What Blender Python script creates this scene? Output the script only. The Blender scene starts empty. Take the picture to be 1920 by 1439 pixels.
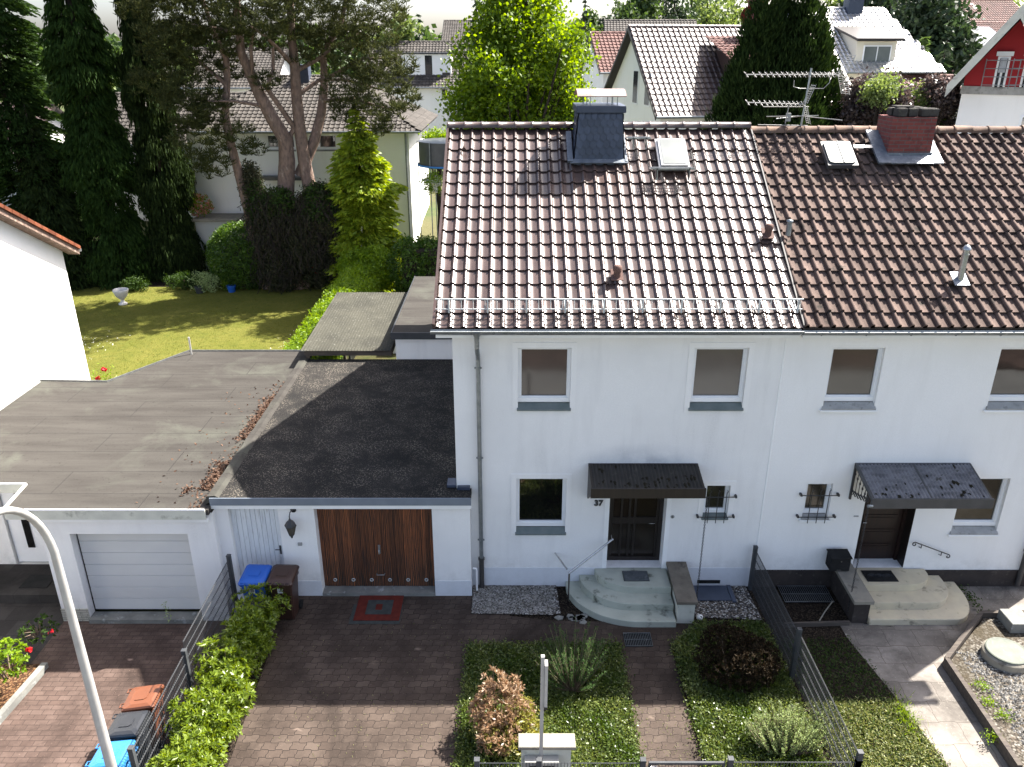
import bpy, math, random
import numpy as np
from mathutils import Vector, Matrix
random.seed(7); rng = np.random.default_rng(11)
SC = bpy.context.scene
# ---------------------------------------------------------------- camera
PITCH = math.radians(22.8); FPX = 1500.0; CAM = (0.0, -15.0, 11.3)
cd = bpy.data.cameras.new('camera'); cam = bpy.data.objects.new('camera', cd); SC.collection.objects.link(cam)
cam.location = CAM; cam.rotation_euler = (math.radians(90) - PITCH, 0, 0)
cd.sensor_width = 36; cd.lens = FPX / 1920 * 36; cd.clip_end = 2000; cd.clip_start = 0.1
SC.camera = cam
# ---------------------------------------------------------------- light
SUN_DIR = Vector((5.04, 3.4, 7.0)).normalized()
elev = math.asin(SUN_DIR.z); azim = math.atan2(SUN_DIR.x, SUN_DIR.y)
w = bpy.data.worlds.new('World'); SC.world = w; w.use_nodes = True
nt = w.node_tree; nt.nodes.clear()
sky = nt.nodes.new('ShaderNodeTexSky'); sky.sky_type = 'NISHITA'; sky.sun_disc = False
sky.sun_elevation = elev; sky.sun_rotation = azim; sky.air_density = 0.7; sky.dust_density = 3.0; sky.ozone_density = 0.5
bg = nt.nodes.new('ShaderNodeBackground'); bg.inputs['Strength'].default_value = 0.096
wo = nt.nodes.new('ShaderNodeOutputWorld')
hz = nt.nodes.new('ShaderNodeHueSaturation'); hz.inputs['Saturation'].default_value = 0.85   # milky summer haze
nt.links.new(sky.outputs[0], hz.inputs['Color']); nt.links.new(hz.outputs[0], bg.inputs[0]); nt.links.new(bg.outputs[0], wo.inputs[0])
sl = bpy.data.lights.new('sun', 'SUN'); sl.energy = 5.0; sl.angle = math.radians(0.53); sl.color = (1.0, 0.95, 0.88)
so = bpy.data.objects.new('sun', sl); SC.collection.objects.link(so)
so.rotation_euler = SUN_DIR.to_track_quat('Z', 'Y').to_euler(); so.location = (20, 20, 40)
SC.view_settings.view_transform = 'Standard'; SC.view_settings.look = 'None'
SC.view_settings.exposure = 2.05; SC.view_settings.gamma = 1
try:
    SC.cycles.max_bounces = 6; SC.cycles.transparent_max_bounces = 8; SC.cycles.sample_clamp_indirect = 6
except Exception: pass
# ---------------------------------------------------------------- pixel -> world helpers (real planes in the place)
sp_, cp_ = math.sin(PITCH), math.cos(PITCH)
def ray(u, v):
    a = (u - 960) / FPX; b = (719.5 - v) / FPX
    return Vector((a, cp_ + b * sp_, -sp_ + b * cp_))
def gp(u, v, z=0.0):
    d = ray(u, v); t = (z - CAM[2]) / d.z
    return Vector(CAM) + d * t
def fp(u, v, y=0.0):
    d = ray(u, v); t = (y - CAM[1]) / d.y
    return Vector(CAM) + d * t
def pp(u, v, O, N):
    d = ray(u, v); t = (Vector(O) - Vector(CAM)).dot(N) / d.dot(N)
    return Vector(CAM) + d * t
# ---------------------------------------------------------------- materials
MATS = {}
def newmat(name):
    m = bpy.data.materials.new(name); m.use_nodes = True
    n = m.node_tree; n.nodes.clear()
    out = n.nodes.new('ShaderNodeOutputMaterial'); b = n.nodes.new('ShaderNodeBsdfPrincipled')
    n.links.new(b.outputs[0], out.inputs[0])
    MATS[name] = m
    return m, n, b, out
def C4(c): return (c[0], c[1], c[2], 1.0)
def node(n, t, **kw):
    x = n.nodes.new(t)
    for k, v in kw.items():
        if k.startswith('i_'):
            key = k[2:]
            key = int(key) if key.isdigit() else key.replace('_', ' ')
            x.inputs[key].default_value = v
        else: setattr(x, k, v)
    return x
def mixc(n, fac, a, b):
    m = n.nodes.new('ShaderNodeMix'); m.data_type = 'RGBA'; m.clamp_factor = True
    for idx, val in ((0, fac), (6, a), (7, b)):
        if hasattr(val, 'links') or isinstance(val, bpy.types.NodeSocket): n.links.new(val, m.inputs[idx])
        elif isinstance(val, (int, float)): m.inputs[idx].default_value = val
        else: m.inputs[idx].default_value = C4(val)
    return m.outputs[2]
def ramp(n, src, lo, hi):
    r = n.nodes.new('ShaderNodeMapRange'); r.inputs[1].default_value = lo; r.inputs[2].default_value = hi
    n.links.new(src, r.inputs[0]); return r.outputs[0]
def coords(n, scale=(1, 1, 1), kind='Object', rot=(0, 0, 0)):
    tc = n.nodes.new('ShaderNodeTexCoord'); mp = n.nodes.new('ShaderNodeMapping')
    mp.inputs['Scale'].default_value = scale; mp.inputs['Rotation'].default_value = rot
    n.links.new(tc.outputs[kind], mp.inputs[0]); return mp.outputs[0]
def noise(n, vec, scale, detail=4, rough=0.55, dist=0.0):
    x = n.nodes.new('ShaderNodeTexNoise'); x.inputs['Scale'].default_value = scale
    x.inputs['Detail'].default_value = detail; x.inputs['Roughness'].default_value = rough
    x.inputs['Distortion'].default_value = dist
    n.links.new(vec, x.inputs['Vector']); return x.outputs[0]
def bump(n, b, h, strength, dist=0.01, prev=None):
    x = n.nodes.new('ShaderNodeBump'); x.inputs['Strength'].default_value = strength; x.inputs['Distance'].default_value = dist
    n.links.new(h, x.inputs['Height'])
    if prev is not None: n.links.new(prev, x.inputs['Normal'])
    n.links.new(x.outputs[0], b.inputs['Normal']); return x.outputs[0]
def mott(name, c1, c2, rough=0.7, scale=3.0, fine=60.0, bs=0.25, bd=0.004, lo=.35, hi=.65, metal=0.0, spec=0.5, stretch=(1, 1, 1), c3=None, s3=9.0, island=0.0, coat=0.0):
    """two-tone mottled surface with fine relief"""
    m, n, b, o = newmat(name)
    v = coords(n, stretch)
    f = ramp(n, noise(n, v, scale), lo, hi)
    col = mixc(n, f, c1, c2)
    if c3 is not None:
        g = ramp(n, noise(n, v, s3, 5, .6), .58, .7); col = mixc(n, g, col, c3)
    if island > 0:
        gi = n.nodes.new('ShaderNodeNewGeometry'); hs = n.nodes.new('ShaderNodeHueSaturation')
        mr = n.nodes.new('ShaderNodeMapRange'); mr.inputs[3].default_value = 1 - island; mr.inputs[4].default_value = 1 + island
        n.links.new(gi.outputs['Random Per Island'], mr.inputs[0]); n.links.new(mr.outputs[0], hs.inputs['Value']); n.links.new(col, hs.inputs['Color']); col = hs.outputs[0]
    n.links.new(col, b.inputs['Base Color'])
    b.inputs['Roughness'].default_value = rough; b.inputs['Metallic'].default_value = metal
    b.inputs['Specular IOR Level'].default_value = spec if rough < .7 else min(spec, .15); b.inputs['Coat Weight'].default_value = coat
    if bs > 0: bump(n, b, noise(n, coords(n), fine, 3, .6), bs, bd)
    return m
def leafmat(name, c1, c2, c3=None, trans=0.35, rough=0.45, spec=.4, tc=None):
    m, n, b, o = newmat(name)
    g = n.nodes.new('ShaderNodeNewGeometry')
    col = mixc(n, g.outputs['Random Per Island'], c1, c2)
    big = ramp(n, noise(n, coords(n), 1.3, 3), .35, .65)
    col = mixc(n, big, col, c3 if c3 else tuple(x * .75 for x in c2)) if c3 else col
    n.links.new(col, b.inputs['Base Color']); b.inputs['Roughness'].default_value = rough; b.inputs['Specular IOR Level'].default_value = spec
    t = n.nodes.new('ShaderNodeBsdfTranslucent'); hs = n.nodes.new('ShaderNodeHueSaturation')
    hs.inputs['Hue'].default_value = 0.485; hs.inputs['Saturation'].default_value = 1.15; hs.inputs['Value'].default_value = 1.5
    n.links.new(col, hs.inputs['Color']); n.links.new(hs.outputs[0], t.inputs['Color'])
    ms = n.nodes.new('ShaderNodeMixShader'); ms.inputs[0].default_value = trans
    n.links.new(b.outputs[0], ms.inputs[1]); n.links.new(t.outputs[0], ms.inputs[2]); n.links.new(ms.outputs[0], o.inputs[0])
    return m
def glassmat(name, c, rough=0.04, spec=0.6, c2=None):
    m, n, b, o = newmat(name)
    v = coords(n)
    f = ramp(n, noise(n, v, 1.3, 2), .3, .7)
    n.links.new(mixc(n, f, c, c2 or tuple(x * .6 for x in c)), b.inputs['Base Color'])
    b.inputs['Roughness'].default_value = rough; b.inputs['Specular IOR Level'].default_value = spec; b.inputs['IOR'].default_value = 1.75
    bump(n, b, noise(n, v, 1.8, 1), .25, .004)
    return m
def stucco(name, c, dirt, amt=.5, soot=None, base=.35):
    m, n, b, o = newmat(name)
    v = coords(n); vs = coords(n, (2.5, 2.5, .35))
    a = ramp(n, noise(n, v, .5, 5, .6), .42, .75); s = ramp(n, noise(n, vs, 1.5, 5, .6), .5, .8)
    mm = node(n, 'ShaderNodeMath', operation='MULTIPLY_ADD'); n.links.new(a, mm.inputs[0]); mm.inputs[1].default_value = .6 * amt
    k = node(n, 'ShaderNodeMath', operation='MULTIPLY'); n.links.new(s, k.inputs[0]); k.inputs[1].default_value = .55 * amt
    n.links.new(k.outputs[0], mm.inputs[2])
    col = mixc(n, mm.outputs[0], c, dirt)
    f = ramp(n, noise(n, v, 55, 3, .7), .3, .7)
    col = mixc(n, f, col, tuple(x * .93 for x in c))
    sz = n.nodes.new('ShaderNodeSeparateXYZ'); n.links.new(v, sz.inputs[0]); zf = ramp(n, sz.outputs[2], .9, .1); nz = ramp(n, noise(n, v, 4, 5, .7), .42, .68)
    mz = node(n, 'ShaderNodeMath', operation='MULTIPLY'); n.links.new(zf, mz.inputs[0]); n.links.new(nz, mz.inputs[1]); mz2 = node(n, 'ShaderNodeMath', operation='MULTIPLY'); n.links.new(mz.outputs[0], mz2.inputs[0]); mz2.inputs[1].default_value = base
    col = mixc(n, mz2.outputs[0], col, (.20, .19, .16))
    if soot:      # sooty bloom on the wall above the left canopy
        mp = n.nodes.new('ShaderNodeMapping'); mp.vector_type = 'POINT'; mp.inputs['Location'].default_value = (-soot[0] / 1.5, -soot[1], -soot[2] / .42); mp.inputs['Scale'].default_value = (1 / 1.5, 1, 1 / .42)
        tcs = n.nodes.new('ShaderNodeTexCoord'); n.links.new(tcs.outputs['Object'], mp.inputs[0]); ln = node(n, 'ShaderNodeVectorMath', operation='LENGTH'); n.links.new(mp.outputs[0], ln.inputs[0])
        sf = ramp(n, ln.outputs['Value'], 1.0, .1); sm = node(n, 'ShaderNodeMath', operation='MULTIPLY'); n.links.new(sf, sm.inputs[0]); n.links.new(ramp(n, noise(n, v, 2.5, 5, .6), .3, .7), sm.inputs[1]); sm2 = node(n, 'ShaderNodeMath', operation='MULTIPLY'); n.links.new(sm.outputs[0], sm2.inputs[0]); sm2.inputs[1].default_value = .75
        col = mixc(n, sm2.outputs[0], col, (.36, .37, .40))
    n.links.new(col, b.inputs['Base Color']); b.inputs['Roughness'].default_value = .9; b.inputs['Specular IOR Level'].default_value = .2
    bump(n, b, noise(n, coords(n, (1, 1, 2.2)), 38, 4, .65), .5, .008)
    return m
def pavermat(name, c1, c2, mortar, w, h, wob=0.012, rot=0.0, rough=.85):
    """interlocking stones: brick pattern whose joints are pushed sideways by a square-ish wave"""
    m, n, b, o = newmat(name)
    v = coords(n, (1, 1, 1), rot=(0, 0, rot))
    sx = n.nodes.new('ShaderNodeSeparateXYZ'); n.links.new(v, sx.inputs[0])
    def wave(src, period, amp):
        a = node(n, 'ShaderNodeMath', operation='MULTIPLY'); n.links.new(src, a.inputs[0]); a.inputs[1].default_value = 2 * math.pi / period
        s = node(n, 'ShaderNodeMath', operation='SINE'); n.links.new(a.outputs[0], s.inputs[0])
        k = node(n, 'ShaderNodeMath', operation='MULTIPLY'); n.links.new(s.outputs[0], k.inputs[0]); k.inputs[1].default_value = 4
        t = node(n, 'ShaderNodeMath', operation='TANH'); n.links.new(k.outputs[0], t.inputs[0])
        q = node(n, 'ShaderNodeMath', operation='MULTIPLY'); n.links.new(t.outputs[0], q.inputs[0]); q.inputs[1].default_value = amp
        return q.outputs[0]
    ax = node(n, 'ShaderNodeMath', operation='ADD'); n.links.new(sx.outputs[0], ax.inputs[0]); n.links.new(wave(sx.outputs[1], h, wob), ax.inputs[1])
    ay = node(n, 'ShaderNodeMath', operation='ADD'); n.links.new(sx.outputs[1], ay.inputs[0]); n.links.new(wave(sx.outputs[0], w, wob), ay.inputs[1])
    cb = n.nodes.new('ShaderNodeCombineXYZ'); n.links.new(ax.outputs[0], cb.inputs[0]); n.links.new(ay.outputs[0], cb.inputs[1])
    br = n.nodes.new('ShaderNodeTexBrick'); n.links.new(cb.outputs[0], br.inputs['Vector'])
    br.inputs['Scale'].default_value = 1; br.inputs['Brick Width'].default_value = w; br.inputs['Row Height'].default_value = h
    br.inputs['Mortar Size'].default_value = .006; br.inputs['Mortar Smooth'].default_value = .3
    br.inputs['Color1'].default_value = C4(c1); br.inputs['Color2'].default_value = C4(c2); br.inputs['Mortar'].default_value = C4(mortar)
    f = ramp(n, noise(n, v, 1.2, 5, .65), .38, .68)
    col = mixc(n, f, br.outputs[0], tuple(x * .55 for x in c1))
    f2 = ramp(n, noise(n, v, .45, 6, .7, .8), .50, .66); col = mixc(n, f2, col, tuple(x * .38 for x in c1))
    f3 = ramp(n, noise(n, coords(n, (1, 1.6, 1)), 1.7, 3, .5), .70, .76); col = mixc(n, f3, col, tuple(min(.5, x * 2.0) for x in c2))
    g = ramp(n, noise(n, v, 30, 4, .7), .62, .75)
    col = mixc(n, g, col, tuple(min(1, x * 1.7) for x in c2))
    n.links.new(col, b.inputs['Base Color']); b.inputs['Roughness'].default_value = rough; b.inputs['Specular IOR Level'].default_value = .2
    inv = node(n, 'ShaderNodeMath', operation='SUBTRACT'); inv.inputs[0].default_value = 1; n.links.new(br.outputs['Fac'], inv.inputs[1])
    p = bump(n, b, inv.outputs[0], .7, .008); bump(n, b, noise(n, v, 90, 3), .3, .003, p)
    return m
def woodmat(name, c1, c2, c3):
    m, n, b, o = newmat(name)
    v = coords(n, (9, 9, .55)); v1 = coords(n)
    sx = n.nodes.new('ShaderNodeSeparateXYZ'); n.links.new(v1, sx.inputs[0])
    g = noise(n, v, 3.0, 6, .6, 1.2)
    r = ramp(n, g, .35, .62); col = mixc(n, r, c1, c2)
    # weather-bleached, blackened lower boards
    z = ramp(n, sx.outputs[2], 1.15, .35); nn = noise(n, coords(n, (5, 5, .8)), 3, 4)
    mm = node(n, 'ShaderNodeMath', operation='MULTIPLY'); n.links.new(z, mm.inputs[0]); n.links.new(ramp(n, nn, .25, .6), mm.inputs[1])
    col = mixc(n, mm.outputs[0], col, c3)
    w = node(n, 'ShaderNodeTexWave', bands_direction='X'); n.links.new(coords(n, (1, 1, .12)), w.inputs[0]); w.inputs['Scale'].default_value = 9; w.inputs['Distortion'].default_value = 9; w.inputs['Detail'].default_value = 2
    col = mixc(n, ramp(n, w.outputs[1], .82, 1.0), col, tuple(x * 2.2 for x in c1))
    gi = n.nodes.new('ShaderNodeNewGeometry'); hs = n.nodes.new('ShaderNodeHueSaturation'); mr = n.nodes.new('ShaderNodeMapRange'); mr.inputs[3].default_value = .6; mr.inputs[4].default_value = 1.45
    n.links.new(gi.outputs['Random Per Island'], mr.inputs[0]); n.links.new(mr.outputs[0], hs.inputs['Value']); n.links.new(col, hs.inputs['Color'])
    n.links.new(hs.outputs[0], b.inputs['Base Color']); b.inputs['Roughness'].default_value = .65
    bump(n, b, g, .4, .006); return m
def brickmat(name, c1, c2, mortar, w=.25, h=.08, ms=.008, cell=(1, 0, 2)):
    m, n, b, o = newmat(name)
    tc = n.nodes.new('ShaderNodeTexCoord'); sx = n.nodes.new('ShaderNodeSeparateXYZ'); n.links.new(tc.outputs['Object'], sx.inputs[0])
    a = node(n, 'ShaderNodeMath', operation='ADD'); n.links.new(sx.outputs[0], a.inputs[0]); n.links.new(sx.outputs[1], a.inputs[1])
    cb = n.nodes.new('ShaderNodeCombineXYZ'); n.links.new(a.outputs[0], cb.inputs[0]); n.links.new(sx.outputs[2], cb.inputs[1])
    br = n.nodes.new('ShaderNodeTexBrick'); n.links.new(cb.outputs[0], br.inputs['Vector'])
    br.inputs['Scale'].default_value = 1; br.inputs['Brick Width'].default_value = w; br.inputs['Row Height'].default_value = h; br.inputs['Mortar Size'].default_value = ms
    br.inputs['Color1'].default_value = C4(c1); br.inputs['Color2'].default_value = C4(c2); br.inputs['Mortar'].default_value = C4(mortar)
    f = ramp(n, noise(n, tc.outputs['Object'], 6, 5, .7), .5, .75)
    n.links.new(mixc(n, f, br.outputs[0], tuple(x * .4 for x in c1)), b.inputs['Base Color']); b.inputs['Roughness'].default_value = .85
    inv = node(n, 'ShaderNodeMath', operation='SUBTRACT'); inv.inputs[0].default_value = 1; n.links.new(br.outputs['Fac'], inv.inputs[1])
    p = bump(n, b, inv.outputs[0], .8, .01); bump(n, b, noise(n, tc.outputs['Object'], 70, 3), .4, .004, p); return m
def gravelmat(name, cols, scale=45, bs=1.0, stain=None):
    m, n, b, o = newmat(name); v = coords(n)
    vo = node(n, 'ShaderNodeTexVoronoi', feature='F1'); n.links.new(v, vo.inputs['Vector']); vo.inputs['Scale'].default_value = scale
    cr = n.nodes.new('ShaderNodeValToRGB'); e = cr.color_ramp; e.interpolation = 'CONSTANT'
    while len(e.elements) < len(cols): e.elements.new(.5)
    for i, c in enumerate(cols): e.elements[i].position = i / len(cols); e.elements[i].color = C4(c)
    sx = n.nodes.new('ShaderNodeSeparateColor'); n.links.new(vo.outputs['Color'], sx.inputs[0]); n.links.new(sx.outputs[0], cr.inputs[0])
    dk = ramp(n, vo.outputs['Distance'], .35, .75)
    col = mixc(n, dk, cr.outputs[0], tuple(x * .25 for x in cols[0]))
    if stain is not None: col = mixc(n, ramp(n, noise(n, v, .9, 5, .6), .45, .7), col, stain)
    n.links.new(col, b.inputs['Base Color']); b.inputs['Roughness'].default_value = .85; b.inputs['Specular IOR Level'].default_value = .12
    inv = node(n, 'ShaderNodeMath', operation='SUBTRACT'); inv.inputs[0].default_value = 1; n.links.new(vo.outputs['Distance'], inv.inputs[1])
    bump(n, b, inv.outputs[0], bs, .01); return m
def feltmat(name):
    """bitumen roofing felt: sheets across the roof, pale streaks and lichen"""
    m, n, b, o = newmat(name); v = coords(n); vs = coords(n, (.35, 2.2, 1))
    col = mixc(n, ramp(n, noise(n, vs, 1.2, 6, .6), .35, .65), (.036, .0325, .029), (.056, .052, .046))
    col = mixc(n, ramp(n, noise(n, coords(n, (.6, .6, 1)), .9, 5, .6, .6), .52, .7), col, (.072, .073, .060))
    br = n.nodes.new('ShaderNodeTexBrick'); n.links.new(v, br.inputs['Vector']); br.inputs['Scale'].default_value = 1
    br.inputs['Brick Width'].default_value = 4.3; br.inputs['Row Height'].default_value = .98; br.inputs['Mortar Size'].default_value = .012; br.inputs['Mortar Smooth'].default_value = .6
    col = mixc(n, br.outputs['Fac'], col, (.024, .0225, .021))
    col = mixc(n, ramp(n, noise(n, v, 120, 3, .7), .5, .85), col, (.075, .07, .064))
    col = mixc(n, ramp(n, noise(n, v, 14, 5, .7), .60, .72), col, (.018, .016, .014))
    n.links.new(col, b.inputs['Base Color']); b.inputs['Roughness'].default_value = .9; b.inputs['Specular IOR Level'].default_value = .12
    p = bump(n, b, br.outputs['Fac'], .5, .006); bump(n, b, noise(n, v, 150, 2), .4, .003, p); return m
def dot_felt(name):
    m, n, b, o = newmat(name); v = coords(n)
    col = mixc(n, ramp(n, noise(n, v, .8, 6, .6), .35, .7), (.013, .013, .0135), (.030, .028, .026))
    vo = node(n, 'ShaderNodeTexVoronoi', feature='F1'); n.links.new(coords(n, (1, 1.6, 1)), vo.inputs['Vector']); vo.inputs['Scale'].default_value = 22
    dots = ramp(n, vo.outputs['Distance'], .36, .24)
    mk = ramp(n, noise(n, v, 1.6, 4, .65), .38, .62)
    mm = node(n, 'ShaderNodeMath', operation='MULTIPLY'); n.links.new(dots, mm.inputs[0]); n.links.new(mk, mm.inputs[1])
    col = mixc(n, mm.outputs[0], col, (.20, .175, .14))
    col = mixc(n, ramp(n, noise(n, v, 60, 4, .7), .52, .72), col, (.11, .10, .082))
    n.links.new(col, b.inputs['Base Color']); b.inputs['Roughness'].default_value = .95; b.inputs['Specular IOR Level'].default_value = .08
    bump(n, b, noise(n, v, 60, 4, .7), .6, .006); return m
def lawnmat(name, cs, scale=.8):
    m, n, b, o = newmat(name); v = coords(n)
    col = mixc(n, ramp(n, noise(n, v, scale, 6, .65), .35, .68), cs[0], cs[1])
    col = mixc(n, ramp(n, noise(n, v, scale * 5, 5, .7), .5, .75), col, cs[2])
    col = mixc(n, ramp(n, noise(n, v, 40, 3, .8), .45, .75), col, tuple(x * .5 for x in cs[0]))
    n.links.new(col, b.inputs['Base Color']); b.inputs['Roughness'].default_value = .9; b.inputs['Specular IOR Level'].default_value = .1
    bump(n, b, noise(n, v, 45, 4, .8), 1.0, .03); return m

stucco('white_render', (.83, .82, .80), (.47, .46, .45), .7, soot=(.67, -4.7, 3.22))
stucco('white_render_clean', (.85, .84, .82), (.60, .58, .54), .6)
stucco('cream_render', (.66, .62, .52), (.55, .52, .46), .4)
stucco('grey_render', (.46, .46, .44), (.35, .35, .33), .5)
stucco('red_render', (.34, .03, .035), (.28, .03, .035), .4)
stucco('plinth_paint', (.66, .68, .71), (.54, .56, .60), .4, base=.12)
mott('trim_paint', (.84, .84, .83), (.78, .78, .76), .7, 2, 50, .15)
mott('brown_plinth', (.055, .045, .040), (.035, .03, .028), .8, 2.5, 40, .4, .01, c3=(.08, .07, .06))
mott('pvc_white', (.80, .81, .82), (.76, .77, .78), .35, 4, 10, 0)
mott('zinc', (.26, .28, .29), (.18, .20, .21), .42, 6, 40, .1, .002, metal=.6, c3=(.35, .36, .36))
mott('zinc_bright', (.42, .43, .43), (.30, .31, .32), .35, 6, 40, .1, .002, metal=.8)
mott('sill_nose_zinc', (.55, .57, .56), (.45, .47, .46), .5, 6, 40, .1, .002, metal=.2)
mott('lid_green', (.16, .17, .14), (.12, .13, .11), .7, 5, 50, .3, c3=(.2, .2, .18))
mott('fascia_blue', (.17, .20, .235), (.14, .165, .20), .6, 2, 30, .1)
mott('lead_sheet', (.16, .18, .21), (.10, .12, .145), .5, 5, 20, .5, .01, metal=.4, c3=(.26, .28, .30))
mott('steel', (.6, .6, .6), (.5, .5, .5), .22, 4, 40, 0, metal=1.0)
mott('alu_white', (.38, .375, .355), (.31, .305, .29), .4, 3, 30, .05, metal=.1, c3=(.33, .31, .28), s3=5)
mott('cast_iron', (.03, .03, .032), (.05, .045, .04), .6, 9, 60, .3)
mott('black_iron', (.018, .018, .02), (.03, .03, .032), .5, 9, 60, .2)
mott('anthracite', (.035, .038, .042), (.05, .052, .056), .45, 4, 60, .1)
mott('anthracite_fence', (.038, .041, .045), (.055, .058, .062), .6, 4, 60, .1, spec=.3)
mott('sill_slate', (.10, .13, .125), (.14, .165, .16), .5, 4, 50, .2)
mott('sill_stone', (.36, .36, .35), (.28, .28, .27), .7, 5, 50, .3, c3=(.2, .2, .19))
mott('brown_wood_dark', (.011, .0075, .006), (.018, .012, .009), .45, 3, 50, .2, stretch=(6, 6, .6))
mott('door_wood_dark', (.010, .0055, .0045), (.022, .009, .007), .4, 3, 50, .2, stretch=(6, 6, .6))
mott('tile_glazed', (.056, .037, .032), (.076, .051, .044), .26, 3, 25, .08, .003, island=.22, spec=.55)
mott('tile_old', (.118, .084, .070), (.074, .053, .045), .9, 2.2, 45, .5, .006, lo=.3, hi=.7, c3=(.036, .030, .025), s3=4, island=.32)
mott('tile_ridge_old', (.17, .11, .08), (.11, .075, .058), .8, 4, 45, .5, .006, c3=(.10, .09, .08), s3=10, island=.2)
mott('tile_grey', (.068, .060, .053), (.048, .043, .038), .7, 2, 30, .1, island=.25)
mott('tile_brown_far', (.058, .036, .031), (.080, .053, .046), .42, 2, 30, .1, island=.25)
mott('tile_red_far', (.095, .042, .035), (.12, .058, .048), .7, 2, 30, .1, island=.25)
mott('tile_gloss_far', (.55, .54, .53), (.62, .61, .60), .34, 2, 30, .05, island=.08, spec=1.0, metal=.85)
mott('tile_orange', (.17, .055, .026), (.11, .036, .02), .7, 3, 40, .4, .006, c3=(.08, .05, .04), s3=8, island=.3)
mott('vent_clay', (.13, .075, .06), (.10, .06, .05), .7, 8, 60, .4)
mott('slate_dark', (.035, .045, .07), (.05, .062, .092), .38, 3, 60, .3, .003, island=.2)
brickmat('brick_red', (.20, .045, .035), (.15, .03, .025), (.10, .09, .08))
brickmat('brick_beige', (.45, .43, .36), (.40, .38, .32), (.2, .19, .17), .3, .05)
mott('concrete_block', (.07, .065, .058), (.045, .042, .038), .9, 8, 40, .8, .02, c3=(.11, .11, .08))
mott('concrete_cap', (.17, .15, .12), (.12, .105, .085), .85, 4, 40, .5, .006, c3=(.035, .032, .03), s3=3.5)
mott('concrete_light', (.26, .235, .19), (.20, .185, .155), .85, 4, 40, .4, .006, c3=(.11, .10, .085), s3=5)
mott('concrete_rough', (.22, .22, .20), (.14, .14, .13), .9, 3, 30, .6, .01, c3=(.33, .34, .33), s3=6)
mott('step_stone', (.42, .44, .375), (.32, .34, .29), .85, 1.6, 50, .3, .004, c3=(.10, .105, .085), s3=2.8)
mott('step_cream', (.58, .51, .36), (.49, .43, .32), .8, 2.5, 50, .3, .004, c3=(.26, .23, .17), s3=4.0)
mott('wall_cream', (.60, .60, .52), (.50, .50, .44), .85, 3, 50, .4, .006, c3=(.33, .33, .28), s3=4)
mott('timber_grey', (.10, .085, .07), (.06, .05, .045), .85, 3, 40, .5, stretch=(.5, 6, 6))
mott('plank_white', (.70, .72, .73), (.62, .64, .66), .6, 3, 40, .2, stretch=(4, 4, .5), c3=(.5, .5, .5), s3=6)
mott('door_panel_white', (.62, .62, .60), (.56, .56, .55), .5, 1.0, 60, .25, .003, stretch=(.6, 1, 1))
mott('bark_pine', (.24, .165, .13), (.13, .095, .078), .95, 9, 22, 1.0, .04, stretch=(1, 1, .4), c3=(.34, .27, .22), s3=6)
mott('bark_dark', (.05, .04, .034), (.03, .025, .02), .95, 6, 22, 1.0, .03, stretch=(1, 1, .4))
mott('twig_brown', (.10, .075, .055), (.15, .11, .08), .9, 6, 40, .4)
mott('plastic_blue', (.010, .09, .42), (.012, .08, .36), .38, 3, 80, .06)
mott('plastic_blue_light', (.035, .19, .46), (.03, .17, .40), .4, 3, 80, .06)
mott('plastic_brown', (.045, .02, .014), (.035, .017, .012), .42, 3, 80, .06)
mott('plastic_brown_light', (.17, .058, .026), (.14, .048, .022), .42, 3, 80, .06)
mott('plastic_black', (.028, .03, .034), (.02, .022, .026), .38, 3, 80, .06)
mott('rubber', (.012, .012, .012), (.02, .02, .02), .8, 5, 60, .2)
mott('mat_red', (.12, .022, .015), (.085, .018, .013), .95, 8, 90, .5)
mott('mat_grey', (.055, .06, .058), (.04, .045, .043), .95, 8, 90, .5)
mott('paper_white', (.75, .75, .75), (.7, .7, .7), .8, 5, 60, 0)
mott('ink_black', (.01, .01, .01), (.015, .015, .015), .6, 5, 60, 0)
mott('urn_white', (.62, .60, .56), (.5, .48, .45), .8, 5, 40, .4, .006)
mott('corrugated_dark', (.012, .0105, .009), (.024, .021, .019), .6, 4, 40, .3, .006, c3=(.05, .047, .04), s3=5)
mott('corrugated_grey', (.075, .075, .085), (.20, .20, .22), .4, 3, 40, .3, .006, stretch=(1, 3, 1), c3=(.04, .038, .036), s3=3)
mott('corrugated_carport', (.040, .039, .031), (.060, .058, .045), .8, 1.2, 40, .3, .006, c3=(.13, .13, .11), s3=14)
mott('moss_clump', (.014, .013, .009), (.03, .026, .016), 1.0, 20, 60, 1, .02)
mott('solar_panel', (.02, .03, .06), (.025, .035, .07), .12, 3, 60, 0)
mott('lamp_glass', (.10, .09, .07), (.07, .065, .05), .15, 6, 60, 0)
mott('sage_metal', (.36, .27, .24), (.28, .17, .14), .45, 2, 60, .1, metal=.25)
woodmat('garage_wood', (.125, .040, .013), (.022, .009, .006), (.020, .017, .013))
glassmat('glass_dark', (.006, .006, .006))
glassmat('glass_blind', (.052, .042, .037), .07, .5, (.040, .034, .030))
glassmat('glass_grey', (.085, .078, .070), .12, .5, (.070, .064, .058))
glassmat('glass_brown', (.022, .020, .014), .08, .55, (.034, .030, .022))
glassmat('glass_sky', (.065, .078, .074), .5, .3, (.12, .135, .13))
glassmat('glass_far', (.03, .035, .04), .05, .7)
glassmat('door_glass', (.02, .013, .008), .2, .3)
gravelmat('gravel_pebbles', [(.10, .085, .07), (.34, .33, .31), (.16, .15, .14), (.50, .48, .45), (.22, .19, .16), (.07, .07, .075)], 26)
gravelmat('gravel_bed', [(.11, .09, .07), (.17, .155, .13), (.07, .06, .05), (.21, .195, .17), (.13, .12, .10)], 22, stain=(.045, .036, .022))
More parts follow.
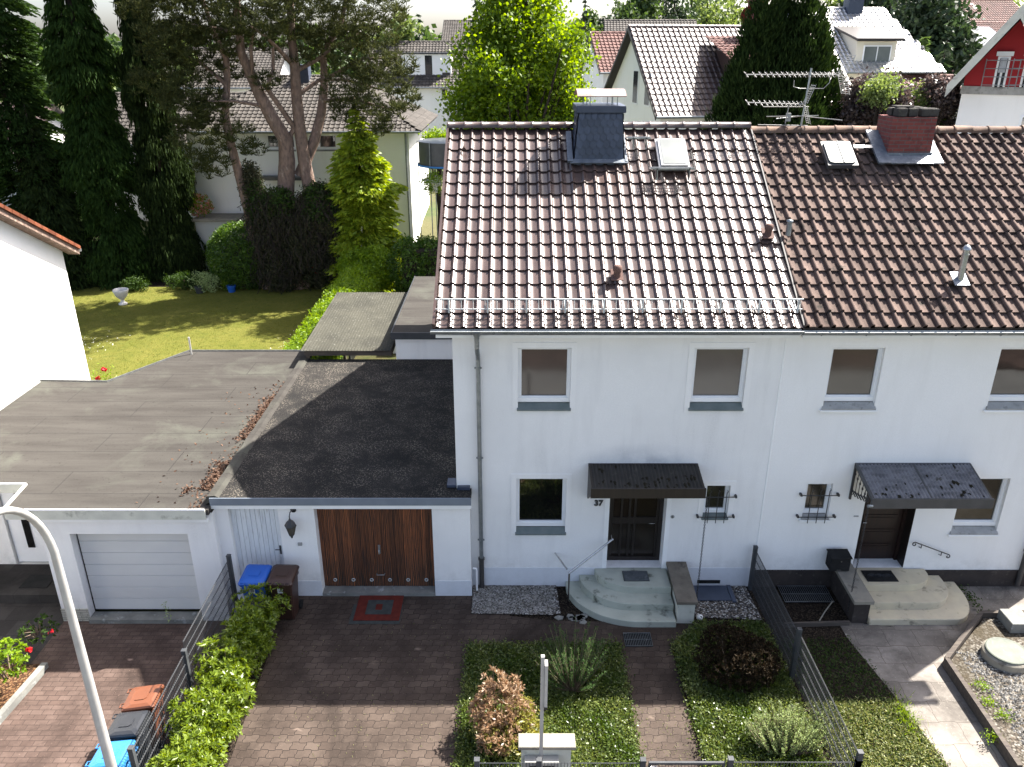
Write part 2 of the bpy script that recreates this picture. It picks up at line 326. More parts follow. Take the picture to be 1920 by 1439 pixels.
gravelmat('soil', [(.022, .016, .011), (.03, .022, .016), (.018, .013, .009), (.05, .038, .026)], 30, .8)
gravelmat('bark_mulch', [(.10, .05, .024), (.14, .075, .036), (.07, .034, .018), (.18, .11, .055)], 26, .9)
pavermat('paver_t', (.058, .042, .033), (.084, .063, .050), (.010, .008, .007), .25, .165, .011)
pavermat('paver_brick', (.088, .059, .048), (.122, .085, .070), (.035, .024, .02), .23, .125, 0.0)
pavermat('slab_dark', (.035, .032, .030), (.055, .05, .047), (.02, .02, .018), .6, .5, 0.0)
pavermat('slab_pale', (.20, .178, .155), (.27, .243, .215), (.09, .07, .055), .62, .5, .012)
mott('asphalt', (.16, .16, .155), (.20, .20, .19), .85, 1, 80, .4)
mott('terrain_green', (.05, .07, .025), (.09, .085, .04), .95, .3, 5, .5, .1)
feltmat('roof_felt'); dot_felt('roof_felt_dark')
lawnmat('lawn', ((.11, .118, .020), (.160, .150, .034), (.065, .085, .015)))
lawnmat('rough_grass', ((.05, .06, .02), (.09, .075, .035), (.035, .03, .018)), 2.0)
leafmat('leaf_spruce', (.014, .030, .007), (.038, .075, .014), c3=(.020, .042, .009), trans=.22, rough=.8, spec=.08)
leafmat('leaf_spruce_dark', (.011, .020, .007), (.026, .042, .011), trans=.15, rough=.8, spec=.06)
leafmat('leaf_pine', (.026, .034, .012), (.070, .078, .026), trans=.2, rough=.8, spec=.1)
leafmat('leaf_ginkgo', (.06, .12, .005), (.18, .27, .012), trans=.5, rough=.5)
leafmat('leaf_gold', (.12, .20, .010), (.34, .40, .035), trans=.35, rough=.5)
leafmat('leaf_hedge', (.09, .17, .006), (.20, .30, .014), trans=.4, rough=.5)
leafmat('leaf_hedge_dark', (.018, .040, .006), (.045, .085, .014), trans=.3, rough=.6, spec=.2)
leafmat('leaf_laurel', (.030, .070, .008), (.09, .165, .018), trans=.35, rough=.4, spec=.4)
leafmat('leaf_cypress', (.012, .025, .007), (.028, .050, .012), trans=.15, rough=.8, spec=.08)
leafmat('leaf_bright', (.085, .135, .010), (.19, .25, .028), trans=.4, rough=.35, spec=.5)
leafmat('leaf_cover', (.020, .042, .006), (.23, .27, .08), c3=(.05, .085, .012), trans=.35, rough=.35, spec=.4)
leafmat('leaf_cover_dry', (.09, .10, .035), (.17, .165, .075), trans=.3, rough=.6, spec=.15)
leafmat('leaf_rust', (.16, .10, .05), (.34, .23, .14), trans=.35, rough=.4)
leafmat('leaf_rust_green', (.16, .17, .03), (.26, .24, .06), trans=.35, rough=.4)
leafmat('leaf_barberry', (.012, .009, .005), (.030, .020, .010), trans=.2, rough=.7, spec=.1)
leafmat('leaf_sage', (.19, .26, .09), (.36, .43, .19), trans=.3, rough=.6)
leafmat('leaf_rosemary', (.03, .065, .018), (.08, .14, .045), trans=.35, rough=.7, spec=.15)
leafmat('leaf_copper', (.040, .028, .026), (.11, .085, .075), trans=.25, rough=.4)
leafmat('leaf_far', (.04, .075, .02), (.075, .12, .03), trans=.3, rough=.6)
leafmat('leaf_far_dark', (.022, .042, .018), (.035, .06, .022), trans=.2, rough=.6)
leafmat('leaf_far_light', (.10, .15, .04), (.17, .22, .07), trans=.35, rough=.6)
leafmat('leaf_dead', (.055, .028, .016), (.13, .072, .042), trans=.1, rough=.8)
leafmat('leaf_ivy_dry', (.022, .030, .010), (.055, .050, .022), trans=.15, rough=.8)
leafmat('petal_red', (.55, .01, .012), (.4, .008, .01), trans=.3)
leafmat('petal_pink', (.55, .22, .18), (.6, .32, .24), trans=.3)
leafmat('petal_white', (.7, .68, .62), (.6, .58, .52), trans=.3)
# ---------------------------------------------------------------- objects
def link(o): SC.collection.objects.link(o); return o
def root_of(p):
    while p is not None and p.parent is not None: p = p.parent
    return p
def tag(o, label=None, cat=None, group=None, kind=None):
    if label: o['label'] = label
    if cat: o['category'] = cat
    if group: o['group'] = group
    if kind: o['kind'] = kind
    return o
def thing(name, label, cat, loc=(0, 0, 0), group=None):
    o = bpy.data.objects.new(name, None); o.location = loc; o.empty_display_size = .3; link(o)
    return tag(o, label, cat, group)
def copy_tree(o, parent=None):
    c = o.copy(); link(c); c.parent = parent
    for ch in list(o.children): copy_tree(ch, c)
    return c
def finish(name, me, mat, parent):
    o = bpy.data.objects.new(name, me); link(o)
    mats = mat if isinstance(mat, (list, tuple)) else [mat]
    for k in mats: me.materials.append(MATS[k])
    if parent is not None: o.parent = parent
    return o
class MB:
    post = None
    def __init__(s): s.v = []; s.f = []; s.sm = []; s.mi = []; s.cur = 0
    def add(s, vs, fs, smooth=False):
        b = len(s.v); s.v.extend([tuple(x) for x in vs])
        for f in fs: s.f.append(tuple(i + b for i in f)); s.sm.append(smooth); s.mi.append(s.cur)
        return s
    def box(s, x0, x1, y0, y1, z0, z1):
        v = [(x0, y0, z0), (x1, y0, z0), (x1, y1, z0), (x0, y1, z0), (x0, y0, z1), (x1, y0, z1), (x1, y1, z1), (x0, y1, z1)]
        return s.add(v, [(0, 3, 2, 1), (4, 5, 6, 7), (0, 1, 5, 4), (1, 2, 6, 5), (2, 3, 7, 6), (3, 0, 4, 7)])
    def bbox(s, x0, x1, y0, y1, z0, z1, c=.01):
        """box with chamfered edges"""
        pts = []; 
        for z, i in ((z0, c), (z0 + c, 0), (z1 - c, 0), (z1, c)):
            pts.append([(x0 + i, y0 + i + (c if not i else 0) * 0, z), (x1 - i, y0 + i, z), (x1 - i, y1 - i, z), (x0 + i, y1 - i, z)])
        v = [p for r in pts for p in r]; f = [(3, 2, 1, 0), (12, 13, 14, 15)]
        for r in range(3):
            for k in range(4): f.append((r * 4 + k, r * 4 + (k + 1) % 4, r * 4 + 4 + (k + 1) % 4, r * 4 + 4 + k))
        return s.add(v, f)
    def obox(s, O, X, Y, Z):
        """box from corner O with edge vectors"""
        O, X, Y, Z = map(Vector, (O, X, Y, Z))
        v = [O, O + X, O + X + Y, O + Y, O + Z, O + X + Z, O + X + Y + Z, O + Y + Z]
        return s.add(v, [(0, 3, 2, 1), (4, 5, 6, 7), (0, 1, 5, 4), (1, 2, 6, 5), (2, 3, 7, 6), (3, 0, 4, 7)])
    def prism(s, poly, D):
        """polygon (3-D points) extruded by vector D"""
        n = len(poly); D = Vector(D); a = [Vector(p) for p in poly]; b = [p + D for p in a]
        return s.add(a + b, [tuple(range(n))[::-1], tuple(range(n, 2 * n))] + [(i, (i + 1) % n, n + (i + 1) % n, n + i) for i in range(n)])
    def tube(s, pts, r, seg=8, cap=True, smooth=True):
        pts = [Vector(p) for p in pts]; n = len(pts)
        rs = r if isinstance(r, (list, tuple)) else [r] * n
        vs = []; ref = None
        for i, p in enumerate(pts):
            t = (pts[min(i + 1, n - 1)] - pts[max(i - 1, 0)]).normalized()
            if ref is None: ref = Vector((0, 0, 1)) if abs(t.z) < .9 else Vector((1, 0, 0))
            a = t.cross(ref)
            if a.length < 1e-4: a = t.cross(Vector((0, 1, 0)))
            a.normalize(); b = t.cross(a).normalized(); ref = a.cross(t)
            for k in range(seg):
                an = 2 * math.pi * k / seg; vs.append(p + (a * math.cos(an) + b * math.sin(an)) * rs[i])
        fs = []
        for i in range(n - 1):
            for k in range(seg):
                fs.append((i * seg + k, i * seg + (k + 1) % seg, (i + 1) * seg + (k + 1) % seg, (i + 1) * seg + k))
        s.add(vs, fs, smooth)
        if cap: s.add(vs[:seg], [tuple(range(seg))]); s.add(vs[-seg:], [tuple(range(seg))[::-1]])
        return s
    def lathe(s, prof, c, seg=20, smooth=True):
        vs = []; fs = []; n = len(prof)
        for r, z in prof:
            for k in range(seg):
                an = 2 * math.pi * k / seg; vs.append((c[0] + r * math.cos(an), c[1] + r * math.sin(an), c[2] + z))
        for i in range(n - 1):
            for k in range(seg): fs.append((i * seg + k, i * seg + (k + 1) % seg, (i + 1) * seg + (k + 1) % seg, (i + 1) * seg + k))
        s.add(vs, fs, smooth); s.add(vs[:seg], [tuple(range(seg))[::-1]]); s.add(vs[-seg:], [tuple(range(seg))]); return s
    def build(s, name, mat, parent=None, origin=None):
        """verts are in world space; origin = the thing's location"""
        if origin is None:
            r = root_of(parent); origin = r.location if r is not None else Vector((0, 0, 0))
        me = bpy.data.meshes.new(name)
        ox, oy, oz = origin
        if MB.post is not None: s.v = [tuple(MB.post @ Vector(p)) for p in s.v]
        me.from_pydata([(a - ox, b - oy, c - oz) for a, b, c in s.v], [], s.f)
        me.polygons.foreach_set('use_smooth', s.sm)
        me.polygons.foreach_set('material_index', s.mi); me.update()
        o = finish(name, me, mat, parent)
        if parent is None: o.location = origin
        return o
def single(mb, name, mat, label, cat, loc, group=None, kind=None):
    o = mb.build(name, mat, None, Vector(loc)); return tag(o, label, cat, group, kind)
# ---------------------------------------------------------------- foliage
def unit(n):
    a = rng.normal(size=(n, 3)); return a / np.linalg.norm(a, axis=1, keepdims=True)
def leaves(name, P, L, W, mat, parent, D=None, jit=.5, fold=0.0, flat=0.0):
    """one small lozenge face per point; D = preferred long direction"""
    P = np.asarray(P, float); n = len(P)
    A = unit(n)
    if D is not None: A = np.asarray(D, float) + jit * A
    A /= np.linalg.norm(A, axis=1, keepdims=True) + 1e-9
    R = unit(n)
    if flat > 0: R = R * (1 - flat) + flat * np.array([0, 0, 1.0]); 
    if flat > 0: B = np.cross(R, A)
    else: B = np.cross(A, R)
    B /= np.linalg.norm(B, axis=1, keepdims=True) + 1e-9
    l = (L * rng.uniform(.6, 1.25, n))[:, None] / 2; wd = (W * rng.uniform(.7, 1.2, n))[:, None] / 2
    V = np.stack([P - A * l, P + B * wd, P + A * l, P - B * wd], 1).reshape(-1, 3)
    r = root_of(parent); V = V - np.array(r.location if r is not None else (0, 0, 0))
    me = bpy.data.meshes.new(name)
    me.vertices.add(4 * n); me.vertices.foreach_set('co', V.ravel().astype(np.float32))
    me.loops.add(4 * n); me.loops.foreach_set('vertex_index', np.arange(4 * n, dtype=np.int32))
    me.polygons.add(n); me.polygons.foreach_set('loop_start', np.arange(0, 4 * n, 4, dtype=np.int32))
    try: me.polygons.foreach_set('loop_total', np.full(n, 4, dtype=np.int32))
    except Exception: pass
    me.update(calc_edges=True); me.validate()
    return finish(name, me, mat, parent)
def blob_pts(blobs, nclump, per, spread, shell=.55):
    """clumps thrown in ellipsoids, leaves thrown round each clump"""
    wts = np.array([b[3] * b[4] * b[5] for b in blobs]) ** .67; wts /= wts.sum()
    idx = rng.choice(len(blobs), nclump, p=wts); B = np.array(blobs, float)[idx]
    d = unit(nclump); r = rng.uniform(shell ** 3, 1, nclump) ** (1 / 3)
    C = B[:, :3] + d * r[:, None] * B[:, 3:6]
    P = np.repeat(C, per, 0) + rng.normal(size=(nclump * per, 3)) * spread
    return P, np.repeat(d, per, 0), C
def xform(mb, M):
    if M is not None: mb.v = [tuple(M @ Vector(p)) for p in mb.v]
    return mb
def wallgrid(mb, O, X, Nin, w, h, holes, depth=.15):
    """flat wall with real openings and their reveals. O lower-left corner, X along, z up, Nin into the house"""
    O, X, Nin = Vector(O), Vector(X), Vector(Nin); Z = Vector((0, 0, 1))
    xs = sorted({0, w} | {round(a, 4) for q in holes for a in q[:2]}); zs = sorted({0, h} | {round(a, 4) for q in holes for a in q[2:4]})
    P = lambda x, z, d=0: O + X * x + Z * z + Nin * d
    for i in range(len(xs) - 1):
        for j in range(len(zs) - 1):
            cx, cz = (xs[i] + xs[i + 1]) / 2, (zs[j] + zs[j + 1]) / 2
            if any(q[0] < cx < q[1] and q[2] < cz < q[3] for q in holes): continue
            mb.add([P(xs[i], zs[j]), P(xs[i + 1], zs[j]), P(xs[i + 1], zs[j + 1]), P(xs[i], zs[j + 1])], [(0, 1, 2, 3)])
    for q in holes:
        a, b, c, d = q[:4]; D = q[4] if len(q) > 4 else depth
        for (p, r) in (((a, c), (b, c)), ((b, c), (b, d)), ((b, d), (a, d)), ((a, d), (a, c))):
            mb.add([P(*p), P(*r), P(*r, D), P(*p, D)], [(0, 1, 2, 3)])
    return mb
def window(parent, x0, x1, z0, z1, y=0.0, rec=.14, glass='glass_dark', sill='sill_slate', frame='pvc_white', M=None, fw=.052, mull=False, bottom=.11, trim=0, sillh=.14, blind=False):
    """window facing -y set into an opening; part > glass, sill"""
    f = MB(); d = y + rec
    f.bbox(x0, x1, d - .05, d + .03, z0 + sillh, z0 + sillh + bottom, .008); f.bbox(x0, x1, d - .05, d + .03, z1 - fw, z1, .008)
    f.bbox(x0, x0 + fw, d - .05, d + .03, z0 + sillh + bottom, z1 - fw, .008); f.bbox(x1 - fw, x1, d - .05, d + .03, z0 + sillh + bottom, z1 - fw, .008)
    # sash step
    s = .022
    f.box(x0 + fw, x0 + fw + s, d - .03, d + .02, z0 + sillh + bottom, z1 - fw); f.box(x1 - fw - s, x1 - fw, d - .03, d + .02, z0 + sillh + bottom, z1 - fw)
    f.box(x0 + fw + s, x1 - fw - s, d - .03, d + .02, z0 + sillh + bottom, z0 + sillh + bottom + s); f.box(x0 + fw + s, x1 - fw - s, d - .03, d + .02, z1 - fw - s, z1 - fw)
    if mull: xm = (x0 + x1) / 2; f.box(xm - .05, xm + .05, d - .045, d + .025, z0 + sillh + bottom + s, z1 - fw - s)
    fo = xform(f, M).build('window', frame, parent)
    g = MB(); g.box(x0 + fw, x1 - fw, d + .005, d + .015, z0 + sillh + bottom, z1 - fw); xform(g, M).build('glass', glass, fo)
    if sill:
        q = MB(); th = .03
        q.prism([(x0 - .035, y - .045, z0 + .0), (x0 - .035, y - .045, z0 + th), (x0 - .035, d - .052, z0 + sillh), (x0 - .035, d - .052, z0 + sillh - .04)][::-1], (x1 - x0 + .07, 0, 0)) if 0 else q.prism([(x0 - .02, y - .05, z0 + .0), (x0 - .02, y - .05, z0 + th), (x0 - .02, d - .052, z0 + sillh - .005), (x0 - .02, d - .052, z0)][::-1], (x1 - x0 + .04, 0, 0))
        xform(q, M).build('sill', sill, fo)
    if trim:
        t = MB(); w_ = .11; k = .012
        t.prism([(x0 - w_, y - k, z0 - .05), (x0, y - k, z0 - .05), (x0, y - k, z1), (x1, y - k, z1), (x1, y - k, z0 - .05), (x1 + w_, y - k, z0 - .05), (x1 + w_, y - k, z1 + w_), (x0 - w_, y - k, z1 + w_)], (0, k - .001, 0))
        xform(t, M).build('window_surround', 'white_render_clean', fo)
    return fo
def roll_soft(p):     # double-trough glazed tile
    q = abs(p - .22) / .22
    h = .042 * (math.cos(q * math.pi / 2) ** 1.3 if q < 1 else 0)
    return h + .006 * max(0, math.sin((p - .44) / .56 * math.pi)) * -1
def roll_hard(p):
    q = abs(p - .17) / .165
    return .072 * math.sqrt(max(0, 1 - q * q)) ** .8 if q < 1 else 0.004
def tiles(mb, O, X, U, w, l, tw, tl, prof=roll_soft, samples=(0, .05, .11, .17, .22, .27, .33, .39, .45, .72, 1.0), jit=.0, keep=None, lift=.045, th=.03):
    O, X, U = Vector(O), Vector(X), Vector(U); N = X.cross(U).normalized()
    if N.z < 0: N = -N
    nc, nr = max(1, round(w / tw)), max(1, round(l / tl)); tw, tl = w / nc, l / nr; k = len(samples)
    for r in range(nr):
        for c in range(nc):
            if keep and not keep((c + .5) * tw, (r + .5) * tl): continue
            js = random.uniform(-jit, jit); jl = random.uniform(0, jit * .6); jr = random.uniform(-jit, jit) * .6
            a, b = [], []; low = []
            for s_ in samples:
                x = (c + s_) * tw + jr; h = prof(s_)
                a.append(O + X * x + U * (r * tl - .02 + js) + N * (h + lift + jl)); b.append(O + X * x + U * ((r + 1) * tl + .01) + N * (h + .004))
                low.append(O + X * x + U * (r * tl - .02 + js) + N * (h + lift + jl - th))
            mb.add(a + b, [(i, i + 1, k + i + 1, k + i) for i in range(k - 1)], True)
            mb.add(low + a, [(i, i + 1, k + i + 1, k + i) for i in range(k - 1)])
    return mb
def ridge_caps(mb, x0, x1, y, z, n, r=.115, M=None, jit=0):
    L = (x1 - x0) / n
    for i in range(n):
        a = x0 + i * L; vs = []; fs = []; K = 8; dz = random.uniform(-jit, jit)
        for (xx, rr) in ((a - .02, r * 1.0), (a + .03, r * 1.0), (a + .035, r * .93), (a + L, r * .90)):
            for k in range(K + 1):
                an = math.pi * (k / K * 1.16 - .08); vs.append((xx, y + rr * math.cos(an) * 1.05, z - .03 + dz + rr * math.sin(an)))
        for j in range(3):
            for k in range(K): fs.append((j * (K + 1) + k, (j + 1) * (K + 1) + k, (j + 1) * (K + 1) + k + 1, j * (K + 1) + k + 1))
        mb.add(vs, fs, True); mb.add(vs[:K + 1], [tuple(range(K + 1))])
    return mb
# ================================================================ GROUND AND STREET
def grid_ground():
    xs = np.concatenate([np.linspace(-300, -60, 9), np.linspace(-50, 50, 34), np.linspace(60, 300, 9)])
    ys = np.concatenate([np.linspace(-60, 8, 16), np.linspace(10, 60, 26), np.linspace(70, 320, 18)])
    def h(x, y):
        if y < 8: return -.66
        if y < 12: return -.66 + .64 * (y - 8) / 4
        if y < 27: return -.02
        if y < 34: return -.02 + 1.5 * (y - 27) / 7
        return 1.48 + min(2.2, (y - 34) * .03) + .25 * math.sin(x * .13) * math.sin(y * .1)
    v = [(x, y, h(x, y)) for y in ys for x in xs]; nx = len(xs)
    f = [(j * nx + i, j * nx + i + 1, (j + 1) * nx + i + 1, (j + 1) * nx + i) for j in range(len(ys) - 1) for i in range(nx - 1)]
    m = MB(); m.add(v, f, True); return m
tag(grid_ground().build('ground', 'terrain_green'), 'low green ground between the houses', None, kind='structure')
def sheet(name, poly, z, mat, kind='structure', thick=.0):
    m = MB(); pts = [(p[0], p[1], z) for p in poly]
    if thick: m.prism([(p[0], p[1], z - thick) for p in poly], (0, 0, thick))
    else: m.add(pts, [tuple(range(len(pts)))])
    o = m.build(name, mat); o['kind'] = kind; return o
sheet('garden_soil', [(-5.9, -5.9), (14.5, -5.9), (14.5, 9), (-5.9, 9)], -.006, 'soil', thick=.62)
sheet('pavement', [(-40, -8.2), (40, -8.2), (40, -5.9), (-40, -5.9)], -.54, 'paver_brick', thick=.1)
sheet('kerb', [(-40, -8.36), (40, -8.36), (40, -8.2), (-40, -8.2)], -.536, 'concrete_rough', thick=.2)
sheet('road', [(-40, -14.5), (40, -14.5), (40, -8.36), (-40, -8.36)], -.65, 'asphalt')
sheet('far_pavement', [(-40, -17), (40, -17), (40, -14.5), (-40, -14.5)], -.54, 'paver_brick', thick=.15)
# main driveway and the path along the facade (double-T pavers)
a0 = gp(505, 1200); b0 = gp(445, 1439)
sheet('driveway', [(-5.95, -.3), (-.05, -.3), (-.05, -1.95), (-.88, -1.95), (-.98, -5.9), (-4.82, -5.9), (-4.92, -1.9), (-5.95, -1.9)], .004, 'paver_t')
sheet('front_path', [(-.05, -1.05), (.9, -1.2), (3.9, -1.3), (4.2, -1.3), (4.2, -2.0), (3.26, -2.0), (3.26, -5.9), (2.22, -5.9), (2.22, -1.95), (-.05, -1.95)], .004, 'paver_t')
# left neighbour's drive
sheet('neighbour_driveway', [(-10.05, -.5), (-5.9, -.5), (-5.9, -5.9), (-9.95, -5.9), (-9.6, -2.1), (-10.05, -2.0)], -.576, 'paver_brick')
sheet('neighbour_path', [(-14, 1.3), (-10.05, 1.3), (-10.05, -1.9), (-14, -1.9)], -.572, 'slab_dark')
sheet('rose_bed', [(-14, -1.95), (-9.7, -1.95), (-10.05, -5.9), (-14, -5.9)], -.50, 'bark_mulch', thick=.1)
kb = MB(); kb.obox((-9.75, -1.95, -.62), (.12, 0, 0), (-.34, -3.95, 0), (0, 0, .16)); o = kb.build('bed_kerb', 'concrete_rough'); o['kind'] = 'structure'
sheet('back_lawn', [(-24, 5.6), (-6.4, 5.6), (-6.4, 24.6), (-24, 24.6)], .01, 'lawn')
sheet('back_bed', [(-30, 24.6), (-3, 24.6), (-3, 28.5), (-30, 28.5)], .03, 'soil')
sheet('back_yard', [(-6.9, 8), (2, 8), (2, 24.6), (-6.9, 24.6)], .012, 'rough_grass')
# right neighbour's ground
pa = [gp(1425, 1212), gp(1615, 1175), gp(1700, 1330), gp(1760, 1439)]
sheet('side_lawn', [(5.45, -1.8), (6.95, -1.75), (7.25, -3.5), (7.55, -5.9), (5.45, -5.9)], .004, 'soil')
sheet('neighbour_stone_path', [(6.95, -1.2), (6.95, -1.75), (7.25, -3.5), (7.55, -5.9), (9.2, -5.9), (9.0, -3.4), (9.8, -1.75), (13, -1.5), (13, -.02), (8.9, -.02), (8.9, -1.0), (8.0, -1.4)], .008, 'slab_pale')
# gravel bed by the facade
peb = sheet('gravel_bed', [(-.88, -.02), (1.0, -.02), (1.05, -1.0), (.85, -1.05), (-.88, -1.0)], .03, 'gravel_pebbles', 'stuff'); tag(peb, 'strip of loose grey and white pebbles along the house wall', 'gravel')
peb2 = sheet('gravel_patch', [(3.95, -.02), (5.3, -.02), (5.35, -1.2), (3.95, -1.1)], .02, 'gravel_pebbles', 'stuff'); tag(peb2, 'pebbles around the cellar cover right of the round steps', 'gravel')
def pebbles(name, x0, x1, y0, y1, z, n, mat, label, smin=.012, smax=.026):
    m = MB()
    for i in range(n):
        x, y = random.uniform(x0, x1), random.uniform(y0, y1); s = random.uniform(smin, smax); a = random.uniform(0, 6.28)
        vs = []
        for k in range(5):
            an = a + k * 1.2566; vs.append((x + s * math.cos(an) * random.uniform(.8, 1.2), y + s * .8 * math.sin(an), z))
        vs.append((x, y, z + s * .8)); m.add(vs, [(k, (k + 1) % 5, 5) for k in range(5)])
    o = m.build(name, mat); return tag(o, label, 'gravel', None, 'stuff')
mott('pebble_mix', (.22, .21, .195), (.16, .15, .13), .8, 8, 50, .1, island=.75)
pebbles('loose_pebbles', -.86, .95, -1.0, -.03, .03, 3800, 'pebble_mix', 'small rounded pebbles filling the strip left of the round steps')

# ================================================================ THE PAIR OF HOUSES
EY, EZ, RY, RZ = -.40, 6.37, 4.69, 9.56
X0, XS, X1 = -1.19, 5.45, 12.05
UL = math.hypot(RY - EY, RZ - EZ); U = Vector((0, RY - EY, RZ - EZ)) / UL; NRM = Vector((0, -U.z, U.y))
def slope(x, s, h=0): return Vector((x, EY, EZ)) + U * s + NRM * h
def sp(u, v, h=0.05):
    p = pp(u, v, Vector((0, EY, EZ)) + NRM * h, NRM); return p.x, (p - Vector((0, EY, EZ))).dot(U)

def half_house(name, label, x0, x1, left_gable, right_gable, holes, wallm, RZ2, vx0, vx1, tilemat, prof, samples, jit):
    H = thing(name, label, 'house', ((x0 + x1) / 2, 4.7, 0))
    wm = MB(); hs = [(a - x0, b - x0, c + .45, d + .45, e) for a, b, c, d, e in holes]
    wallgrid(wm, (x0, 0, -.45), (1, 0, 0), (0, 1, 0), x1 - x0, 6.62, hs)
    wm.add([(x0, 9.4, -.45), (x1, 9.4, -.45), (x1, 9.4, 6.17), (x0, 9.4, 6.17)], [(3, 2, 1, 0)])
    for x, g in ((x0, left_gable), (x1, right_gable)):
        if g: wm.add([(x, 0, -.45), (x, 9.4, -.45), (x, 9.4, 6.17), (x, RY, RZ2 - .22), (x, 0, 6.17)], [(0, 1, 2, 3, 4)])
    wall = wm.build('wall', wallm, H)
    rf = MB()
    l2 = math.hypot(RY - EY, RZ2 - EZ); U2 = Vector((0, RY - EY, RZ2 - EZ)) / l2
    tiles(rf, (vx0, EY, EZ - .05), (1, 0, 0), U2, vx1 - vx0, l2, .25, .375, prof, samples, jit, lift=(.040 if jit < .004 else .055), th=(.024 if jit < .004 else .034))
    tiles(rf, (vx0, 2 * RY - EY, EZ - .05), (1, 0, 0), (0, -U2.y, U2.z), vx1 - vx0, l2, .25, .375, prof, samples, jit)
    roof = rf.build('roof', tilemat, H)
    dk = MB(); n = Vector((0, -U2.z, U2.y))
    for sgn in (1, -1):
        e = Vector((vx0 + .01, RY - sgn * (RY - EY) + sgn * .06, EZ - .07)); r_ = Vector((vx0 + .01, RY, RZ2 - .10))
        dk.prism([e, r_, r_ - Vector((0, 0, .12)), e - Vector((0, 0, .12))] if sgn < 0 else [e - Vector((0, 0, .12)), r_ - Vector((0, 0, .12)), r_, e], (vx1 - vx0 - .02, 0, 0))
    dk.build('roof_deck', 'brown_wood_dark', roof)
    so_ = MB(); so_.box(vx0 + .02, vx1 - .02, EY + .05, 0, 6.10, 6.16); so_.build('soffit', 'trim_paint', roof)
    return H, roof
smp = (0, .05, .11, .17, .22, .27, .33, .39, .45, .72, 1.0)
smp2 = (0, .012, .05, .10, .17, .24, .29, .327, .34, .67, 1.0)
# openings: x0,x1,z0,z1,reveal depth
W1 = (.12, 1.19, 4.40, 5.77, .15); W2 = (3.65, 4.74, 4.40, 5.77, .15); W3 = (.09, 1.17, 1.39, 2.79, .15); W4 = (4.16, 4.70, 1.78, 2.62, .15)
D1 = (2.12, 3.36, .50, 2.62, .36)
HA, roofA = half_house('semi_detached_house', 'white rendered half of the double house with glossy brown roof and dark slate chimney', X0, XS, True, False,
    [W1, W2, W3, W4, D1], 'white_render', RZ, -1.50, 5.60, 'tile_glazed', roll_soft, smp, .002)
W5 = (6.40, 7.46, 4.42, 5.77, .16); W8 = (9.78, 10.85, 4.42, 5.77, .16); W6 = (6.34, 6.90, 1.78, 2.66, .15); W7 = (9.68, 10.68, 1.40, 2.79, .15); D2 = (7.66, 8.80, .50, 2.70, .36)
HB, roofB = half_house('semi_detached_house', 'white rendered right half of the double house with matt old brown tiles and brick chimney', XS, X1, False, True,
    [W5, W8, W6, W7, D2], 'white_render_clean', RZ - .10, 5.62, 12.4, 'tile_old', roll_hard, smp2, .006)
window(HA, *W1[:4], glass='glass_blind', trim=1); window(HA, *W2[:4], glass='glass_grey', trim=1)
window(HA, *W3[:4], glass='glass_dark', trim=1); wa = window(HA, *W4[:4], glass='glass_brown', trim=1, fw=.05, bottom=.08, sillh=.10)
window(HB, *W5[:4], glass='glass_brown', sill='sill_stone', trim=0); window(HB, *W8[:4], glass='glass_dark', sill='sill_stone')
wb = window(HB, *W6[:4], glass='glass_brown', sill='sill_stone', fw=.05, bottom=.08, sillh=.09); window(HB, *W7[:4], glass='glass_brown', sill='sill_stone')
# stone sill noses under the right half's windows
for W in (W5, W8, W6, W7):
    m = MB(); m.bbox(W[0] - .06, W[1] + .06, -.06, -.002, W[2] - .055, W[2] - .004, .008); m.build('sill_nose', 'trim_paint', HB)
# window grilles of wrought iron
def grille(parent, W):
    g = MB(); x0, x1, z0, z1 = W[0], W[1], W[2], W[3]; y = -.09
    for z in (z0 + .10, z1 - .24):
        g.tube([(x0 - .13, y, z), (x1 + .13, y, z)], .011, 6)
        for x in (x0 - .12, x1 + .12): g.box(x - .02, x + .02, y - .015, -.001, z - .02, z + .025)
    n = 3
    for i in range(n):
        x = x0 + (x1 - x0) * (i + .5) / n
        g.tube([(x, y - .02, z0 - .04), (x, y - .02, z1 - .12)], .009, 6); g.tube([(x, y - .02, z1 - .13), (x + .02, y - .02, z1 - .09), (x, y - .02, z1 - .05)], [.008, .012, .003], 5)
        g.lathe([(.018, 0), (.018, .02)], (x, y - .02, z0 + .09), 6)
    g.build('window_grille', 'black_iron', parent)
grille(wa, W4); grille(wb, W6)
# plinths
m = MB(); 
m.box(X0 + .003, 2.115, -.012, -.001, -.45, .50); m.build('plinth', 'plinth_paint', HA); m = MB(); m.box(3.365, XS - .002, -.012, -.001, -.45, .50); m.build('plinth', 'plinth_paint', HA)
m = MB(); m.box(XS + .002, 7.655, -.03, -.001, -.45, .44); m.build('plinth', 'brown_plinth', HB); m = MB(); m.box(8.805, X1, -.03, -.001, -.45, .44); m.build('plinth', 'brown_plinth', HB)
# crease between the two renders
m = MB(); m.prism([(XS - .012, -.013, .45), (XS + .01, -.013, .45), (XS + .02, -.001, .45), (XS - .02, -.001, .45)], (0, 0, 5.7)); m.build('render_joint', 'trim_paint', HA)
